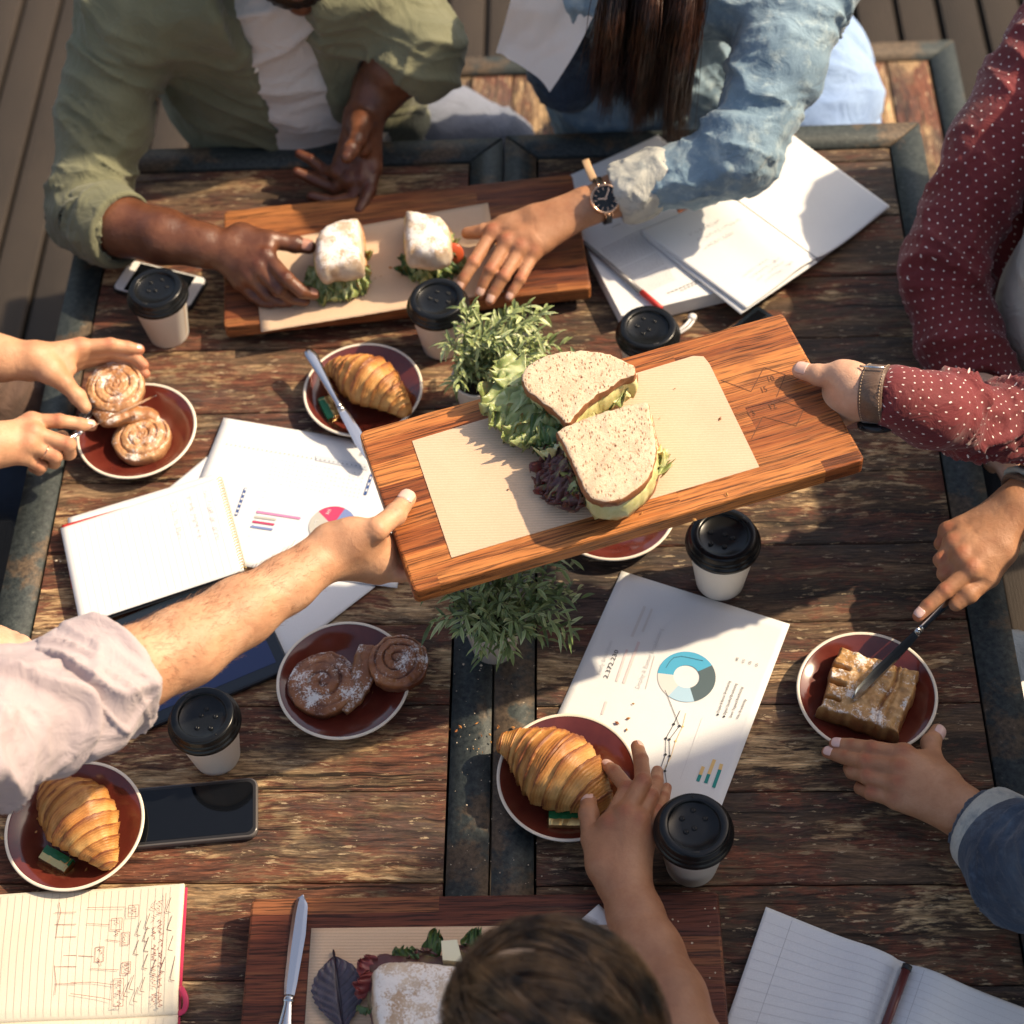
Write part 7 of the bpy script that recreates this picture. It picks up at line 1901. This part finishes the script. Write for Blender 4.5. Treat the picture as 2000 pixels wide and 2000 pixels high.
S.chain([W(-260, 1560, .44), A(-1.02, .46, TT + .46)], [.09, .08], k=.05); S.chain([A(-1.12, .78, TT + .46), A(-1.10, .95, TT + .25), W(-110, 1290, .12)], [.07, .055, .042], k=.03)
body('shirt', S, M['pink'], g6, fold=[(tr, .006, .07, 3, None)])
S = SDF(.002); S.chain([W(-130, 1290, .12), W(-40, 1280, .085)], [.034, .028], k=.01)
mc = [W(40, 1262, .066), W(50, 1282, .062), W(44, 1302, .054), W(30, 1318, .044)]
fg = [[W(56, 1274, .046), W(52, 1290, .028), W(38, 1296, .022)], [W(62, 1296, .042), W(54, 1308, .024), W(40, 1310, .020)], [W(56, 1314, .036), W(46, 1324, .020), W(32, 1322, .018)], [W(40, 1330, .030), W(30, 1336, .018), W(18, 1332, .016)]]
tb = [W(-10, 1250, .070), W(22, 1252, .052), W(40, 1268, .032), W(50, 1284, .020)]
hand(S, W(-30, 1278, .082), mc, fg, tb, 1.02); body('forearm_and_hand', S, M['skL'], g6)
legs(g6, A(-1.12, .66, TT - .22), (1, .1), M['jeansd'], .10)
head(g6, A(-1.06, .60, TT + .72), (1, .45, -.4), M['skL'], M['hairD'], seed=6, neck_to=A(-1.10, .62, TT + .48))

# --- person 7: dark head and bare arm at the bottom --------------------------------------------------------
g7 = empty('person', A(-.03, .12, 0), 'person with dark hair seen from above, bare arm reaching to the croissant', 'person', 'people around the tables')
S = SDF(.0018)
S.chain([W(1400, 2210, .10), W(1345, 2060, .085), W(1310, 1950, .075), W(1270, 1860, .065), W(1240, 1785, .058), W(1222, 1735, .056)], [.040, .037, .0345, .032, .0275, .0255], k=.012, n=(0, 0, 1), fl=1.1)
mc = [W(1190, 1612, .070), W(1222, 1592, .078), W(1246, 1606, .074), W(1262, 1632, .064)]
fg = [[W(1226, 1540, .072), W(1200, 1508, .056), W(1180, 1493, .044)], [W(1256, 1526, .082), W(1252, 1484, .066), W(1243, 1455, .050)], [W(1272, 1555, .066), W(1282, 1526, .050), W(1284, 1504, .036)], [W(1284, 1584, .052), W(1296, 1556, .038), W(1303, 1536, .026)]]
tb = [W(1176, 1690, .060), W(1156, 1640, .056), W(1150, 1590, .054), W(1149, 1551, .046)]
hand(S, W(1218, 1726, .056), mc, fg, tb, 1.0, (0, -.05, 1), pr=.0142); body('forearm_and_hand', S, M['skB'], g7)
nail(g7, tb[2], tb[3], (-.35, -.1, 1), .0086, M['nail'], 1.0, True); nail(g7, fg[1][1], fg[1][2], (.75, .1, .6), FR[1][3] * .97, M['nail'], 1.0); nail(g7, fg[0][1], fg[0][2], (.1, .6, .8), FR[0][3] * .97, M['nail'], 1.0)
hc = W(1082, 2030, .40); f7 = nrm(A(.10, .80, -.62))
S = SDF(.006); S.ell(hc, A(.076, .068, .080), .01); body('head', S, M['skB'], g7)
S = SDF(.006); S.chain([hc + A(0, -.03, -.10), A(-.03, .30, TT + .20)], [.05, .055], k=.03); body('neck', S, M['skB'], g7)
rr = np.random.RandomState(9); K = 5200; m = 14; P = np.zeros((K, m, 3)); up = nrm(A(.05, -.35, 1)); part = nrm(A(.35, .9, 0)); sx = nrm(np.cross(up, part))
for i in range(K):
    # strands start along a parting and run down each side of the skull
    t0 = rr.uniform(-1.1, 1.25); sg = 1 if rr.rand() < .5 else -1; top = nrm(up * math.cos(t0) + part * math.sin(t0)); lock = round(t0 * 7) / 7
    sw = .35 * math.sin(lock * 9 + sg); dirn = nrm(sx * sg + part * (sw + rr.normal(0, .07)) - up * .02); rad = .0835 + rr.uniform(0, .005) + .0035 * math.sin(lock * 40)
    for k in range(m):
        a = 2.3 * k / (m - 1); q = top * math.cos(a) + nrm(dirn - top * (dirn @ top)) * math.sin(a)
        P[i, k] = hc + q * A(rad * .94, rad * 1.02, rad) * (1 + .012 * math.sin(k * .8 + lock * 12)) + A(0, 0, -.004 * k * (k > 9))
for i in range(0, 900):
    P[i] = hc + (P[i] - hc) * (1.03 + rr.uniform(0, .07) * np.sin(np.linspace(0, 3.1, m))[:, None]) + np.cumsum(rr.normal(0, .0006, (m, 3)), 0)
v, f = strands(P, np.where(np.arange(K) < 900, .00035, .0008)); o = mk('hair', v, f, M['hairD'], g7); tag(o, kind='stuff')
S = SDF(.008); tr = [A(-.03, .20, TT + .16), A(-.03, .14, TT + .0), A(-.03, .10, TT - .2)]; S.chain(tr, [.12, .13, .145], k=.08); S.chain([A(.14, .24, TT + .17), A(-.03, .22, TT + .20), A(-.20, .24, TT + .17)], [.062, .06, .062], k=.06); body('top', S, M['navy'], g7, fold=[(tr, .005, .07, 3, None)])
S = SDF(.004); S.chain([A(.14, .24, TT + .17), W(1400, 2210, .10)], [.048, .040], k=.02); body('upper_arm', S, M['skB'], g7); S = SDF(.004); S.chain([A(-.20, .24, TT + .17), A(-.30, .22, TT - .05), A(-.12, .34, TT - .10)], [.045, .036, .028], k=.02); body('upper_arm', S, M['skB'], g7)
legs(g7, A(-.03, .06, TT - .22), (0, 1), M['jeansd'], .10)

# small things at the right edge
v, f = outline_slab([(1975, 1278), (2040, 1285), (2060, 1470), (2000, 1462)], -.24, -.20, [(0, 0), (0, .9), (.02, 1)]); 
wb = empty('paper_bag', W(2000, 1400, -.24), 'white folded paper bag on the seat beyond the table edge at the far right', 'bag')
v, f = outline_slab([(1972, 1278), (2060, 1285), (2090, 1480), (1996, 1465)], -.24, -.17, [(0.02, 0), (0, .2), (0, .5), (.015, .55), (0, .6), (0, .95), (.03, 1), (.3, 1.0)]); mk('bag_body', v, f, M['white'], wb, smooth=False)
v, f = outline_slab([(1990, 1330), (2058, 1334), (2075, 1440), (2004, 1436)], -.17, -.166, [(0, 0), (0, 1)]); mk('folded_flap', v, f, M['napkin'], wb, smooth=False)
